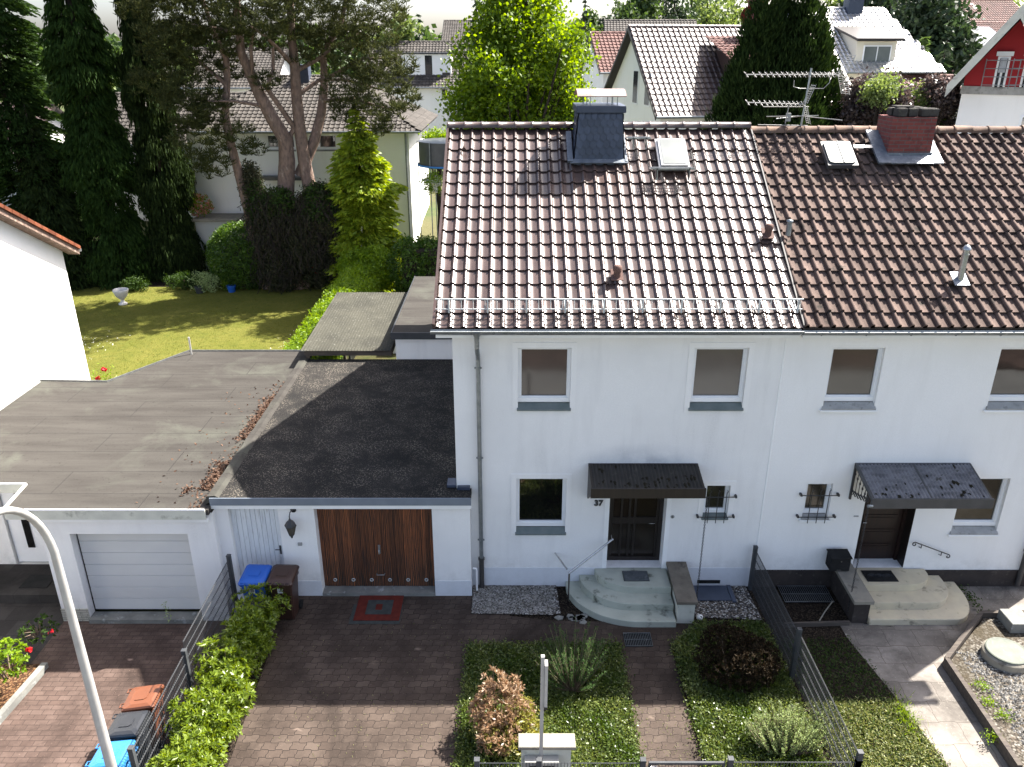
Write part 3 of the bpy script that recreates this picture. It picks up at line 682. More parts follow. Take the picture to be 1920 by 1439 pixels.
# door of the left half
m = MB(); y = .34
m.box(2.12, 2.21, y - .06, y + .03, .5, 2.62); m.box(3.27, 3.36, y - .06, y + .03, .5, 2.62); m.box(2.21, 3.27, y - .06, y + .03, 2.54, 2.62); m.box(2.21, 3.27, y - .06, y + .03, .5, .60)
m.box(2.26, 3.22, y - .03, y + .03, 1.46, 1.62)
for x in (2.21, 2.42, 2.60, 2.72, 3.22): m.box(x, x + .045, y - .035, y + .03, .60, 2.54)
door = m.build('door', 'brown_wood_dark', HA)
m = MB(); m.box(2.2, 3.28, y + .0, y + .012, .55, 2.58); m.build('glass', 'door_glass', door)
m = MB(); m.tube([(3.18, y - .04, 1.50), (3.18, y - .09, 1.50), (3.06, y - .09, 1.50)], .011, 6); m.build('handle', 'steel', door)
m = MB(); y0 = y
m.box(2.02, 2.12, -.016, -.001, .5, 2.8); m.build('door_surround', 'trim_paint', HA); m = MB(); m.box(3.36, 3.46, -.016, -.001, .42, 2.8); m.build('door_surround', 'trim_paint', HA)
# door of the right half
m = MB(); y = .34
m.box(7.66, 8.80, y, y + .04, .5, 2.70); m.box(7.66, 7.74, y - .05, y, .5, 2.70); m.box(8.72, 8.80, y - .05, y, .5, 2.70)
for z in (.62, 1.0, 1.38, 1.76):
    m.box(7.86, 8.62, y - .018, y, z, z + .30); m.box(7.93, 8.55, y - .032, y - .018, z + .06, z + .24)
door = m.build('door', 'door_wood_dark', HB)
m = MB(); m.box(7.86, 8.62, y - .02, y - .004, 2.14, 2.50); m.build('glass', 'door_glass', door)
m = MB(); m.tube([(7.82, y - .0, 1.5), (7.82, y - .06, 1.5), (7.93, y - .06, 1.5)], .012, 6); m.build('handle', 'steel', door)
m = MB(); m.box(8.789, 8.797, .002, .33, .5, 2.69); m.build('door_lining', 'brown_wood_dark', HB); m = MB(); m.box(7.663, 7.67, .002, .33, .5, 2.69); m.build('door_lining', 'brown_wood_dark', HB)
# door bell, number
m = MB(); p = fp(1261, 969); 
for i in range(1): m.prism([(p.x + .042 * math.cos(a), -.012, p.z + .042 * math.sin(a)) for a in [k * math.pi / 8 for k in range(16)]], (0, .011, 0))
bell = m.build('doorbell', 'sill_stone', HA); m = MB(); m.prism([(p.x + .014 * math.cos(a), -.02, p.z + .014 * math.sin(a)) for a in [k * math.pi / 6 for k in range(12)]], (0, .008, 0)); m.build('button', 'ink_black', bell)
m = MB(); p = fp(1605, 968); m.box(p.x - .05, p.x + .05, -.015, -.001, p.z - .015, p.z + .015); m.build('doorbell', 'sill_stone', HB)
def textmesh(name, body, size, loc, mat, parent, depth=.008, rot=(math.pi / 2, 0, 0), bold=0.0):
    cu = bpy.data.curves.new(name, 'FONT'); cu.body = body; cu.size = size; cu.extrude = depth; cu.offset = bold; cu.align_x = 'CENTER'
    t = bpy.data.objects.new('t', cu); link(t); bpy.context.view_layer.update()
    me = bpy.data.meshes.new_from_object(t.evaluated_get(bpy.context.evaluated_depsgraph_get())); bpy.data.objects.remove(t)
    M = Matrix.Translation(Vector(loc)) @ Matrix.Rotation(rot[0], 4, 'X'); me.transform(M)
    r = root_of(parent); me.transform(Matrix.Translation(-r.location)); me.materials.clear()
    return finish(name, me, mat, parent)
p = fp(1122, 943); textmesh('house_number', '37', .19, (p.x, -.02, p.z - .06), 'cast_iron', HA, .012, bold=.006)
# ---- entrance canopies
def canopy(parent, xa, xb, zb, zf, yf, sheet_mat, frame_mat, scroll=False, mid=False, side=True):
    f = MB(); t = .06; L = math.hypot(yf, zb - zf); D = Vector((0, yf, zf - zb)); n = Vector((0, zf - zb, -yf)).normalized(); n = n if n.z > 0 else -n
    f.box(xa, xb, -.05, -.001, zb - .02, zb + .05)
    for x in [xa, xb - .05] + ([(xa + xb) / 2 - .02] if mid else []):
        f.obox((x, -.02, zb - .02), (.05, 0, 0), D + Vector((0, .06, 0)), n * .075)
    f.box(xa - .015, xb + .015, yf - .04, yf + .01, zf - .16, zf + .06)          # front fascia / gutter
    if side:
        for x in (xa + .003, xb - .04):
            f.prism([(x, -.003, zb - .03), (x, -.003, zb - .78), (x, -.06, zb - .78), (x, yf * .93, zf - .10), (x, yf * .93, zf - .02)], (.035, 0, 0)) if not scroll else None
    c = f.build('entrance_canopy', frame_mat, parent)
    s = MB(); nx = int((xb - xa) / .019); vs = []
    for i in range(nx + 1):
        x = xa + .05 + (xb - xa - .10) * i / nx; h = .045 + .016 * math.sin(2 * math.pi * x / .076)
        for tt in (0, .5, 1): q = Vector((x, -.03, zb)) + (D + Vector((0, .03, 0))) * tt + n * h; vs.append(q)
    s.add(vs, [(3 * i + k, 3 * i + 3 + k, 3 * i + 4 + k, 3 * i + 1 + k) for i in range(nx) for k in (0, 1)], True); s.build('corrugated_sheet', sheet_mat, c)
    mo = MB()
    for i in range(46 if not scroll else 26):
        x = random.uniform(xa + .1, xb - .1); tt = random.uniform(.55, .97) if random.random() < .7 else random.uniform(.1, .9)
        if not scroll and random.random() < .5: x = random.uniform(xa + (xb - xa) * .45, xb - .1)
        q = Vector((x, 0, zb)) + D * tt + n * .05; r = random.uniform(.018, .05); vs = []
        for k in range(7): an = k * .8976; vs.append(q + Vector((r * math.cos(an) * random.uniform(.7, 1.3), 0, 0)) + D.normalized() * r * 1.4 * math.sin(an) * random.uniform(.7, 1.3))
        vs.append(q + n * r * .6); mo.add(vs, [(k, (k + 1) % 7, 7) for k in range(7)])
    mo.build('moss', 'moss_clump', c)['kind'] = 'stuff'
    if scroll:
        w = MB(); x = xa + .02; yb = -.02
        w.box(xa, xa + .04, -.05, -.001, zb - .82, zb)
        w.tube([(x, yb, zb - .80), (x, yf * .9, zf - .05)], .0001, 4)
        for j in range(6):
            yy = yf * (.08 + .14 * j); zt = zb + (zf - zb) * (.08 + .14 * j) - .04; zl = zb - .78 + (.10 + (yy / yf) ** 1.5 * .35)
            for sg in (1, -1):
                pts = []
                for k in range(15):
                    an = k / 14 * 1.55 * math.pi; r = .075 * (1 - k / 20)
                    pts.append((x, yy + sg * (r * math.sin(an)) , zl + .075 - r * math.cos(an)))
                w.tube(pts, .008, 5)
            w.tube([(x, yy, zl), (x, yy + .01, (zl + zt) / 2), (x, yy, zt)], .008, 5)
            pts = [(x, yy + .045 * math.sin(k * .55) * (1 - k / 16), zt - .12 - .05 * math.cos(k * .55) * (1 - k / 16)) for k in range(12)]; w.tube(pts, .007, 5)
        w.build('scroll_bracket', 'black_iron', c)
    return c
cA = canopy(HA, 1.62, 3.94, 3.11, 2.96, -.80, 'corrugated_dark', 'brown_wood_dark')
cB = canopy(HB, 7.28, 9.72, 3.12, 2.84, -1.0, 'corrugated_grey', 'anthracite', scroll=True, mid=True)
def chain(parent, xt, yt, zt, zb):
    m = MB(); z = zt; i = 0
    while z > zb:
        pts = []
        for k in range(9):
            an = k * math.pi / 4
            a, b = .016 * math.sin(an), .026 * math.cos(an)
            pts.append((xt + (a if i % 2 else 0), yt + (0 if i % 2 else a), z + b))
        m.tube(pts, .0055, 4, cap=False); z -= .040; i += 1
    m.build('rain_chain', 'black_iron', parent)
chain(cA, 3.99, -.86, 2.78, .05); chain(cB, 7.22, -1.04, 2.70, .1)
m = MB(); m.tube([(7.30, -1.02, 2.74), (7.20, -1.04, 2.74)], .035, 8); m.build('spout', 'zinc', cB)
# ---- gutters, downpipe
def gutter(parent, x0, x1, y, z, r=.075):
    m = MB(); K = 8; vs = []
    for x in (x0, x1):
        for rr in (r, r - .006):
            for k in range(K + 1): an = math.pi + math.pi * k / K; vs.append((x, y + rr * math.cos(an), z + rr * math.sin(an)))
    n = K + 1
    fs = [(k, k + 1, 2 * n + k + 1, 2 * n + k) for k in range(K)] + [(n + k, 3 * n + k, 3 * n + k + 1, n + k + 1) for k in range(K)]
    m.add(vs, fs, True); g = m.build('gutter', 'zinc', parent); m = MB(); m.tube([(x0, y - r - .004, z + .004), (x1, y - r - .004, z + .004)], .009, 6); m.build('gutter_bead', 'sill_nose_zinc', g)
    b = MB(); x = x0 + .35
    while x < x1:
        b.tube([(x, y + (r + .006) * math.cos(math.pi + math.pi * k / 8), z + (r + .006) * math.sin(math.pi + math.pi * k / 8)) for k in range(9)], .008, 4); x += .86
    b.build('gutter_bracket', 'zinc', g)
    e = MB(); e.prism([(x0 - .004, y + r * math.cos(math.pi + math.pi * k / 8), z + r * math.sin(math.pi + math.pi * k / 8)) for k in range(9)], (.004, 0, 0)); e.build('end_cap', 'zinc', g)
    return g
gutter(HA, -1.56, XS + .13, -.46, 6.29); gutter(HB, XS + .14, 12.45, -.46, 6.27)
def downpipe(parent, x, zt, zb, boot=True, x2=None):
    m = MB(); m.lathe([(.048, -.34), (.052, -.12), (.12, 0)], (x, -.44, zt), 12)
    m.tube([(x, -.44, zt - .3), (x, -.42, zt - .40), (x, -.12, zt - .62), (x, -.09, zt - .72)], .047, 10)
    m.tube([(x, -.09, zt - .70), (x, -.09, zb + (.8 if boot else 0))], .047, 10)
    d = m.build('downpipe', 'zinc', parent)
    b = MB()
    for z in (zt - .9, (zt + zb) / 2 + .2, zb + 1.3): b.lathe([(.056, -.018), (.056, .018)], (x, -.09, z), 10); b.box(x - .075, x + .075, -.105, -.075, z - .012, z + .012)
    b.build('pipe_clamp', 'zinc', d)
    if boot:
        c = MB(); c.tube([(x, -.09, zb - .1), (x, -.09, zb + .82)], .056, 10); c.lathe([(.07, 0), (.07, .05)], (x, -.09, zb + .78), 10); c.build('iron_boot', 'cast_iron', d)
downpipe(HA, -.68, 6.27, 0.0); downpipe(HB, 11.42, 6.25, .2)
# ---- roof fittings of the left half
m = MB(); ridge_caps(m, -1.50, 5.60, RY, RZ + .05, 18); m.build('ridge_tile_row', 'tile_glazed', roofA)
m = MB(); ridge_caps(m, 5.60, 12.4, RY, RZ - .05, 17, .125, jit=.012); m.build('ridge_tile_row', 'tile_ridge_old', roofB)
m = MB(); m.obox(slope(-1.53, -.02, -.10), (.05, 0, 0), U * (UL + .02), NRM * .17); m.build('verge_board', 'tile_glazed', roofA)
m = MB(); m.obox(slope(5.592, -.02, -.05), (.03, 0, 0), U * (UL - .02), NRM * .085); m.build('party_flashing', 'cast_iron', roofA)
def chimney(parent):
    # slate-clad shaft standing through the front slope close to the ridge
    xa, xb, xta, xtb = 1.36, 2.56, 1.49, 2.45; yf, yb = 3.60, 4.75; ytf, ytb = 3.66, 4.66; zt = 9.98
    bx = [(xa, yf, 8.3), (xb, yf, 8.3), (xb, yb, 8.3), (xa, yb, 8.3), (xta, ytf, zt), (xtb, ytf, zt), (xtb, ytb, zt), (xta, ytb, zt)]
    m = MB(); m.add(bx, [(0, 1, 5, 4), (1, 2, 6, 5), (2, 3, 7, 6), (3, 0, 4, 7), (4, 5, 6, 7)])
    # scallop slates on the front and left faces
    def slates(A, B, Cc, D, n):
        A, B, Cc, D = map(Vector, (A, B, Cc, D)); N = (B - A).cross(D - A).normalized()
        rows = 11
        for r in range(rows):
            for c in range(-1, n + 1):
                u0 = (c + (.5 if r % 2 else 0)) / n; uc = u0 + .5 / n; t0 = r / rows
                def P(u, t, h): u = min(1, max(0, u)); return (A.lerp(B, u)).lerp(D.lerp(Cc, u), t) + N * h
                if uc < .001 or uc > .999: continue
                pts = []
                rr = .52 / n
                for k in range(9):
                    an = math.pi + math.pi * k / 8; pts.append(P(uc + rr * math.cos(an), t0 + .06 + .075 * math.sin(an), .030))
                pts += [P(uc + rr, min(1, t0 + .17), .003), P(uc - rr, min(1, t0 + .17), .003)]
                m.add(pts, [tuple(range(len(pts)))])
    slates(bx[0], bx[1], bx[5], bx[4], 7); slates(bx[3], bx[0], bx[4], bx[7], 6); slates(bx[1], bx[2], bx[6], bx[5], 6)
    ch = m.build('chimney', 'slate_dark', parent)
    m = MB(); m.bbox(xta - .07, xtb + .07, ytf - .07, ytb + .07, zt - .02, zt + .13, .01); m.build('chimney_cap', 'slate_dark', parent)
    # arched metal cowl on four legs
    m = MB(); K = 10; vs = []; za = zt + .32; W = xtb - xta + .12
    for k in range(K + 1):
        an = math.radians(35 + 110 * k / K); yy = (ytf + ytb) / 2 - .74 * math.cos(an) * .82; zz = za - .18 + .30 * math.sin(an)
        for x in (xta - .05, xtb + .07): vs.append((x, yy, zz)); vs.append((x, yy, zz + .02))
    fs = []
    for k in range(K): a = 4 * k; b = a + 4; fs += [(a, a + 2, b + 2, b), (a + 1, b + 1, b + 3, a + 3), (a, b, b + 1, a + 1), (a + 2, a + 3, b + 3, b + 2)]
    fs += [(0, 1, 3, 2), (4 * K, 4 * K + 2, 4 * K + 3, 4 * K + 1)]
    m.add(vs, fs)
    m.build('chimney_cowl', 'sage_metal', parent)
    m = MB()
    for x in (xta + .16, xta + .24, xtb - .24, xtb - .12):
        for y in (ytf + .05, ytb - .05): m.box(x - .010, x + .010, y - .010, y + .010, zt + .12, za + .04)
    m.build('cowl_leg', 'zinc_bright', parent)
    m = MB(); sF = (slope(0, 0) * 0, 0)
    s0 = (Vector((0, yf, 0)) - Vector((0, EY, 0))).y / U.y
    m.obox(slope(xa - .05, s0 - .09, .065), (xb - xa + .1, 0, 0), U * .13, NRM * .03)
    m.obox(slope(xa - .11, s0 - .05, .055), (.12, 0, 0), U * 1.05, NRM * .06); m.obox(slope(xb - .01, s0 - .05, .055), (.05, 0, 0), U * .95, NRM * .05)
    m.build('flashing', 'lead_sheet', parent)
chimney(roofA)
def skylight(parent, x0, x1, s0, s1, tilt=.12):
    m = MB(); D = (U * (s1 - s0) + NRM * tilt * .2)
    m.obox(slope(x0 - .05, s0 - .05, .05), (x1 - x0 + .1, 0, 0), U * (s1 - s0 + .1), NRM * .07)
    m.obox(slope(x0 + .0, s0, .12), (x1 - x0, 0, 0), U * (s1 - s0), NRM * .05)
    k = m.build('skylight', 'zinc_bright', parent)
    g = MB(); g.obox(slope(x0 + .045, s0 + .05, .165), (x1 - x0 - .09, 0, 0), U * (s1 - s0 - .1), NRM * .012); g.build('glass', 'glass_sky', k)
xa, s0 = sp(1239, 318); xb, _ = sp(1289, 318); _, s1 = sp(1250, 268)
skylight(roofA, xa, xb, s0, s1)
def step_grate(parent, x0, x1, s, drop=.0):
    m = MB(); z = .20
    P = slope(0, s, .05)
    y0, zz = P.y - .25, P.z + .16
    for i in range(4): m.box(x0, x1, y0 + i * .075, y0 + i * .075 + .014, zz - .03, zz)
    n = int((x1 - x0) / .05)
    for i in range(n + 1): x = x0 + (x1 - x0) * i / n; m.box(x - .005, x + .005, y0, y0 + .235, zz - .024, zz - .012)
    for x in (x0 + .12, x1 - .12):
        m.prism([(x, y0, zz - .03), (x, y0 + .235, zz - .03), (x, y0 + .235, zz - .06), (x, y0 + .04, zz - .22), (x, y0, zz - .22)], (.012, 0, 0)); m.box(x, x + .03, y0 + .0, y0 + .02, zz - .26, zz)
    m.build('roof_step', 'zinc_bright', parent)
x, s = sp(1195, 275); step_grate(roofA, 2.62, 3.15, s + .1); x, s = sp(1240, 320); step_grate(roofA, 3.05, 4.0, s - .12)
def snow_guard(parent, x0, x1, s):
    m = MB(); 
    base = slope(0, s, .06); y, z = base.y, base.z
    m.tube([(x0, y - .02, z + .22), (x1, y - .02, z + .22)], .016, 6); m.tube([(x0, y - .02, z + .02), (x1, y - .02, z + .02)], .012, 6)
    x = x0 + .04
    while x < x1: m.tube([(x, y - .02, z + .02), (x, y - .02, z + .22)], .007, 4); x += .115
    x = x0 + .25
    while x < x1:
        m.prism([(x, y - .035, z + .22), (x, y - .01, z + .22), (x, y + .02, z + .0), (x, y + .25, z + .13), (x, y + .25, z + .10), (x, y - .02, z - .06)], (.012, 0, 0)); m.box(x - .006, x + .024, y - .04, y - .03, z - .05, z + .22); x += .75
    m.build('snow_guard', 'sill_nose_zinc', parent)
_, s = sp(1200, 582); snow_guard(roofA, -1.48, 5.62, s)
# snow stops
m = MB()
for (u, v) in ((690, 845), (915, 845)):
    x, s = sp(640 + u / 3, v / 3); c = slope(x, s, .05); m.add([c + Vector((-.06, 0, 0)), c + Vector((.06, 0, 0)), c + NRM * .10 + Vector((0, .02, 0)), c + U * .2 + NRM * .02], [(0, 1, 2), (1, 3, 2), (3, 0, 2)])
for (u, v) in ((62, 860), (282, 860)):
    x, s = sp(1280 + u / 3, v / 3); c = slope(x, s, .05); m.add([c + Vector((-.06, 0, 0)), c + Vector((.06, 0, 0)), c + NRM * .10 + Vector((0, .02, 0)), c + U * .2 + NRM * .02], [(0, 1, 2), (1, 3, 2), (3, 0, 2)])
m.build('snow_stop', 'tile_glazed', roofA)
for (u, v) in ((1157, 520), (1440, 442)):
    x, s = sp(u, v); c = slope(x, s, .02); m = MB(); m.tube([c, c + Vector((0, -.02, .17))], [.075, .07], 12); m.lathe([(.088, 0), (.092, .05), (.085, .10), (.05, .12)], c + Vector((0, -.02, .15)), 12); m.obox(slope(x - .12, s - .1, .05), (.24, 0, 0), U * .3, NRM * .02); m.build('vent_pipe', 'vent_clay', roofA)
x, s = sp(1478, 440); c = slope(x, s, .02); m = MB(); m.tube([c, c + Vector((0, 0, .30))], .055, 12); m.lathe([(.07, 0), (.07, .03), (.01, .05)], c + Vector((0, 0, .29)), 12); m.build('vent_pipe', 'zinc', roofB)
x, s = sp(1800, 528); c = slope(x, s, .02); m = MB(); m.tube([c, c + Vector((0, 0, .66))], .062, 14); m.lathe([(.085, 0), (.085, .03), (.04, .09), (.01, .10)], c + Vector((0, 0, .66)), 14); m.lathe([(.07, 0), (.07, .03)], c + Vector((0, 0, .55)), 14); m.build('flue_pipe', 'zinc_bright', roofB)
m = MB(); m.obox(slope(x - .16, s - .14, .075), (.30, 0, 0), U * .36, NRM * .02); m.build('flashing', 'lead_sheet', roofB)
# hatch on the old roof
xa, s0 = sp(1553, 314); xb, _ = sp(1603, 314); _, s1 = sp(1555, 274)
m = MB(); m.obox(slope(xa - .04, s0 - .05, .05), (xb - xa + .08, 0, 0), U * (s1 - s0 + .08), NRM * .10); h = m.build('roof_hatch', 'anthracite', roofB)
# (its pane and flashing strip hang on the house itself, one level up)
m = MB(); c = .09; L = s1 - s0; W = xb - xa
pts = [(c, 0), (W - c, 0), (W - .02, .03), (W, c), (W, L - c), (W - .02, L - .03), (W - c, L), (c, L), (.02, L - .03), (0, L - c), (0, c), (.02, .03)]
m.prism([slope(xa + a, s0 + b, .155) for a, b in pts], NRM * .03); m.obox(slope(xa + W * .52, s0, .187), (.02, 0, 0), U * L, NRM * .01); m.build('hatch_pane', 'glass_sky', roofB)
m = MB(); xs_, ss = sp(1600, 282); xe, _ = sp(1668, 285); m.obox(slope(xs_, ss, .10), (xe - xs_, 0, 0), U * .10, NRM * .02); m.build('flashing', 'zinc_bright', roofB)
# brick chimney of the right half
m = MB(); m.box(8.50, 9.48, 3.72, 4.50, 8.3, 9.86); m.build('chimney', 'brick_red', roofB)
m = MB()
for (x, y) in ((8.60, 3.74), (8.86, 3.80), (9.12, 3.76), (9.32, 3.8)):
    for dy in (0, .38):
        a = x + random.uniform(-.02, .02); m.bbox(a, a + .2, y + dy, y + dy + .26, 9.864, 10.04 + random.uniform(-.02, .02), .02)
m.bbox(8.62, 9.0, 3.9, 4.2, 10.05, 10.09, .01)
m.build('chimney_cap', 'concrete_block', roofB)
m = MB(); s0 = (3.72 - EY) / U.y
m.obox(slope(8.36, s0 - .26, .075), (1.24, 0, 0), U * .27, NRM * .03); m.obox(slope(8.22, s0 - .26, .075), (.28, 0, 0), U * 1.15, NRM * .05); m.obox(slope(9.48, s0 - .26, .075), (.2, 0, 0), U * 1.0, NRM * .04)
m.box(8.47, 9.51, 3.69, 3.718, 8.9, 9.10); m.build('flashing', 'lead_sheet', roofB)
# ================================================================ ROOF ANTENNA
A = thing('tv_antenna', 'grey television aerial with long toothed booms on the ridge of the old tiled roof', 'antenna', (6.78, RY, 9.5))
m = MB(); m.tube([(6.78, RY, 9.3), (6.86, RY, 10.86)], .024, 8); m.build('mast', 'zinc_bright', A)
def boom(x0, x1, y, z0, z1, n, el, refl=None):
    m = MB(); a, b = Vector((x0, y, z0)), Vector((x1, y, z1)); m.tube([a, b], .014, 6)
    for i in range(n):
        t = (i / (n - 1)) ** .85; p = a.lerp(b, t); r = el * (.8 + .35 * t)
        for s in (1, -1):
            m.tube([p, p + Vector((-.035, s * r * .8, .055))], .008, 4); m.tube([p, p + Vector((.035, s * r * .8, -.055))], .008, 4)
    k = m.build('boom', 'alu_white', A)
    if refl:
        R = MB(); c = b
        for s in (1, -1):
            for i in range(9): h = .05 + i * .045; R.tube([c + Vector((.03 + h * .35, -refl, s * h)), c + Vector((.03 + h * .35, refl, s * h))], .0055, 4)
            for q in (-refl, 0, refl): R.tube([c + Vector((.04, q, s * .03)), c + Vector((.03 + .43 * .35, q, s * .43))], .006, 4)
        R.build('reflector', 'alu_white', k)
boom(5.38, 7.55, RY, 10.72, 10.72, 19, .11, .26); boom(5.45, 6.75, RY - .1, 10.12, 10.08, 12, .10, .14)
m = MB()
m.tube([(5.85, RY, 10.02), (6.92, RY, 10.02)], .010, 5); m.tube([(6.1, RY - .3, 9.78), (6.85, RY + .2, 9.80), (7.55, RY - .5, 9.76)], .011, 5); m.tube([(6.05, RY + .3, 9.78), (7.1, RY - .2, 9.84)], .010, 5)
m.tube([(5.78, RY, 9.62), (6.95, RY, 9.60)], .010, 5); m.tube([(6.42, RY, 9.45 + .2), (6.46, RY, 10.1)], .012, 5)
m.tube([(6.5, RY, 10.6), (6.5, RY, 10.46), (6.65, RY, 10.42), (7.2, RY, 10.42), (7.32, RY, 10.55), (7.32, RY, 10.7)], .009, 5)
m.box(6.42, 6.52, RY - .04, RY + .04, 9.70, 9.88); m.build('dipole', 'alu_white', A)
# ================================================================ GARAGE WITH THE WOODEN DOOR
G = thing('garage', 'flat roofed white garage with old brown wooden plank door', 'garage', (-3.6, 3.5, 0))
GY = -.35
m = MB(); wallgrid(m, (-6.33, GY, -.45), (1, 0, 0), (0, 1, 0), 5.43, 2.87, [(.28, 1.34, .57, 2.70, .16), (2.11, 4.62, .53, 2.70, .25)])
m.add([(-.9, GY, -.45), (-.9, -.002, -.45), (-.9, -.002, 2.42), (-.9, GY, 2.42)], [(0, 1, 2, 3)])
m.add([(-6.33, GY, -.45), (-6.33, 7.6, -.45), (-6.33, 7.6, 2.40), (-6.33, GY, 2.42)], [(3, 2, 1, 0)])
m.add([(-6.33, 7.6, -.45), (-1.2, 7.6, -.45), (-1.2, 7.6, 2.4), (-6.33, 7.6, 2.4)], [(3, 2, 1, 0)])
m.build('wall', 'white_render', G)
m = MB(); m.prism([(-6.33, GY - .09, 2.42), (-.87, GY - .09, 2.42), (-.87, -.003, 2.42), (-1.193, -.003, 2.42), (-1.193, 7.72, 2.42), (-6.30, 7.72, 2.42)], (0, 0, .13)); rg = m.build('roof', 'roof_felt_dark', G)
m = MB(); m.box(-6.36, -.86, GY - .115, GY - .092, 2.40, 2.575); 
m.build('fascia', 'fascia_blue', rg)
m = MB(); x = -6.36
m.box(-6.36, -.86, GY - .085, GY - .03, 2.3, 2.40); m.build('eaves_board', 'trim_paint', rg)
# raised felt kerb between the two roofs
m = MB(); random.seed(3); n = 26
for i in range(n):
    y0 = GY - .05 + (8.1) * i / n; y1 = GY - .05 + 8.1 * (i + 1) / n; j = random.uniform(-.012, .012)
    m.prism([(-6.50 + j, y0, 2.37), (-6.42 + j, y0, 2.585), (-6.26, y0, 2.60), (-6.17 + j, y0, 2.553)], (0, y1 - y0 + .01, 0))
m.build('felt_kerb', 'roof_felt', rg)
m = MB(); m.box(-1.4, -1.21, .01, .32, 2.56, 2.62); m.build('flashing', 'slate_dark', rg); m = MB(); m.box(-1.17, -.90, -.10, -.01, 2.56, 2.63); m.build('flashing', 'slate_dark', rg)
# wooden up-and-over door: separate boards
m = MB(); xw = -4.22; random.seed(5); yd = GY + .22
while xw < -1.73:
    w_ = min(random.choice([.085, .095, .10, .11]), -1.71 - xw); m.box(xw + .002, xw + w_ - .003, yd + random.uniform(-.004, .004), yd + .03, .10, 2.24); xw += w_
gd = m.build('garage_door', 'garage_wood', G)
m = MB(); m.box(-4.215, -1.715, yd + .02, yd + .04, .09, 2.25); m.build('door_backing', 'brown_wood_dark', gd)
m = MB(); 
for i in range(6):
    x = fp(878 / 3.838 + 400 + i * 34.2, 1087, yd).x; pts = [(x + .034 * math.cos(k * math.pi / 6), yd - .012, .27 + .034 * math.sin(k * math.pi / 6)) for k in range(13)]; m.tube(pts, .011, 5, cap=False)
m.build('vent_ring', 'sill_nose_zinc', gd)
m = MB(); x = fp(711, 1024, yd).x; m.bbox(x - .025, x + .025, yd - .03, yd - .004, .98, 1.20, .004); m.tube([(x, yd - .03, 1.1), (x, yd - .07, 1.1), (x, yd - .07, 1.0)], .012, 6)
x2 = fp(714, 1073, yd).x; m.tube([(x2 - .09, yd - .004, .44), (x2 - .08, yd - .05, .43), (x2 + .08, yd - .05, .43), (x2 + .09, yd - .004, .44)], .009, 6); m.build('handle', 'zinc_bright', gd)
m = MB(); m.box(-4.22, -1.71, GY - .03, GY + .248, -.02, .085); m.build('threshold', 'concrete_rough', G)
for (a_, b_) in ((-6.328, -6.055), (-4.985, -4.225), (-1.705, -.892)):
    m = MB(); m.box(a_, b_, GY - .012, GY - .001, -.45, .40); m.build('plinth', 'plinth_paint', G)
# white plank side door
m = MB(); ys = GY + .13; xw = -6.05; 
while xw < -5.03:
    m.box(xw + .003, xw + .099, ys, ys + .03, .12, 2.25); xw += .104
sd = m.build('side_door', 'plank_white', G)
m = MB(); m.box(-6.05, -4.99, ys + .02, ys + .04, .1, 2.25); m.build('door_backing', 'sill_stone', sd)
m = MB(); m.box(-5.10, -5.06, ys - .012, ys - .001, 1.02, 1.24); m.tube([(-5.08, ys - .01, 1.16), (-5.08, ys - .05, 1.16), (-5.18, ys - .05, 1.16)], .010, 6); m.build('handle', 'anthracite', sd)
m = MB(); p = fp(400 + 625 / 3.838, 900 + 460 / 3.838, GY); m.bbox(p.x - .045, p.x + .045, GY - .03, GY - .001, p.z - .04, p.z + .04, .006); m.build('light_switch', 'sill_stone', G)
m = MB(); m.tube([(-.87, -.2, .62), (-.80, -.2, .62), (-.79, -.2, .57), (-.79, -.2, .0)], .022, 8); m.build('drain_pipe', 'pvc_white', G)
# lantern on the garage wall
p = fp(400 + 575 / 3.838, 900 + 215 / 3.838, GY)
L = thing('wall_lantern', 'black cast iron coach lantern hanging on the garage wall', 'lamp', (p.x, GY, p.z))
m = MB(); m.lathe([(.0, -.005), (.06, -.004), (.065, .0), (.0, .001)], (0, 0, 0), 14); m.v = [(p.x + a, GY - .01 - c, p.z + .0 + b) for a, b, c in m.v]
m.tube([(p.x, GY - .01, p.z), (p.x - .0, GY - .10, p.z + .05), (p.x - .02, GY - .18, p.z + .04), (p.x - .03, GY - .22, p.z - .03), (p.x - .03, GY - .22, p.z - .10)], .012, 6); m.build('bracket', 'black_iron', L)
c = (p.x - .03, GY - .22, p.z - .52)
m = MB(); m.lathe([(.01, -.05), (.022, -.03), (.03, 0), (.055, .03), (.058, .04)], c, 6, False); m.lathe([(.13, .26), (.125, .28), (.075, .36), (.03, .40), (.02, .43)], c, 6, False)
for k in range(6): an = k * math.pi / 3; m.tube([(c[0] + .056 * math.cos(an), c[1] + .056 * math.sin(an), c[2] + .04), (c[0] + .115 * math.cos(an), c[1] + .115 * math.sin(an), c[2] + .27)], .007, 4)
lh = m.build('lantern_head', 'black_iron', L)
m = MB(); m.lathe([(.05, .04), (.108, .265)], c, 6, False); m.build('glass', 'lamp_glass', lh)
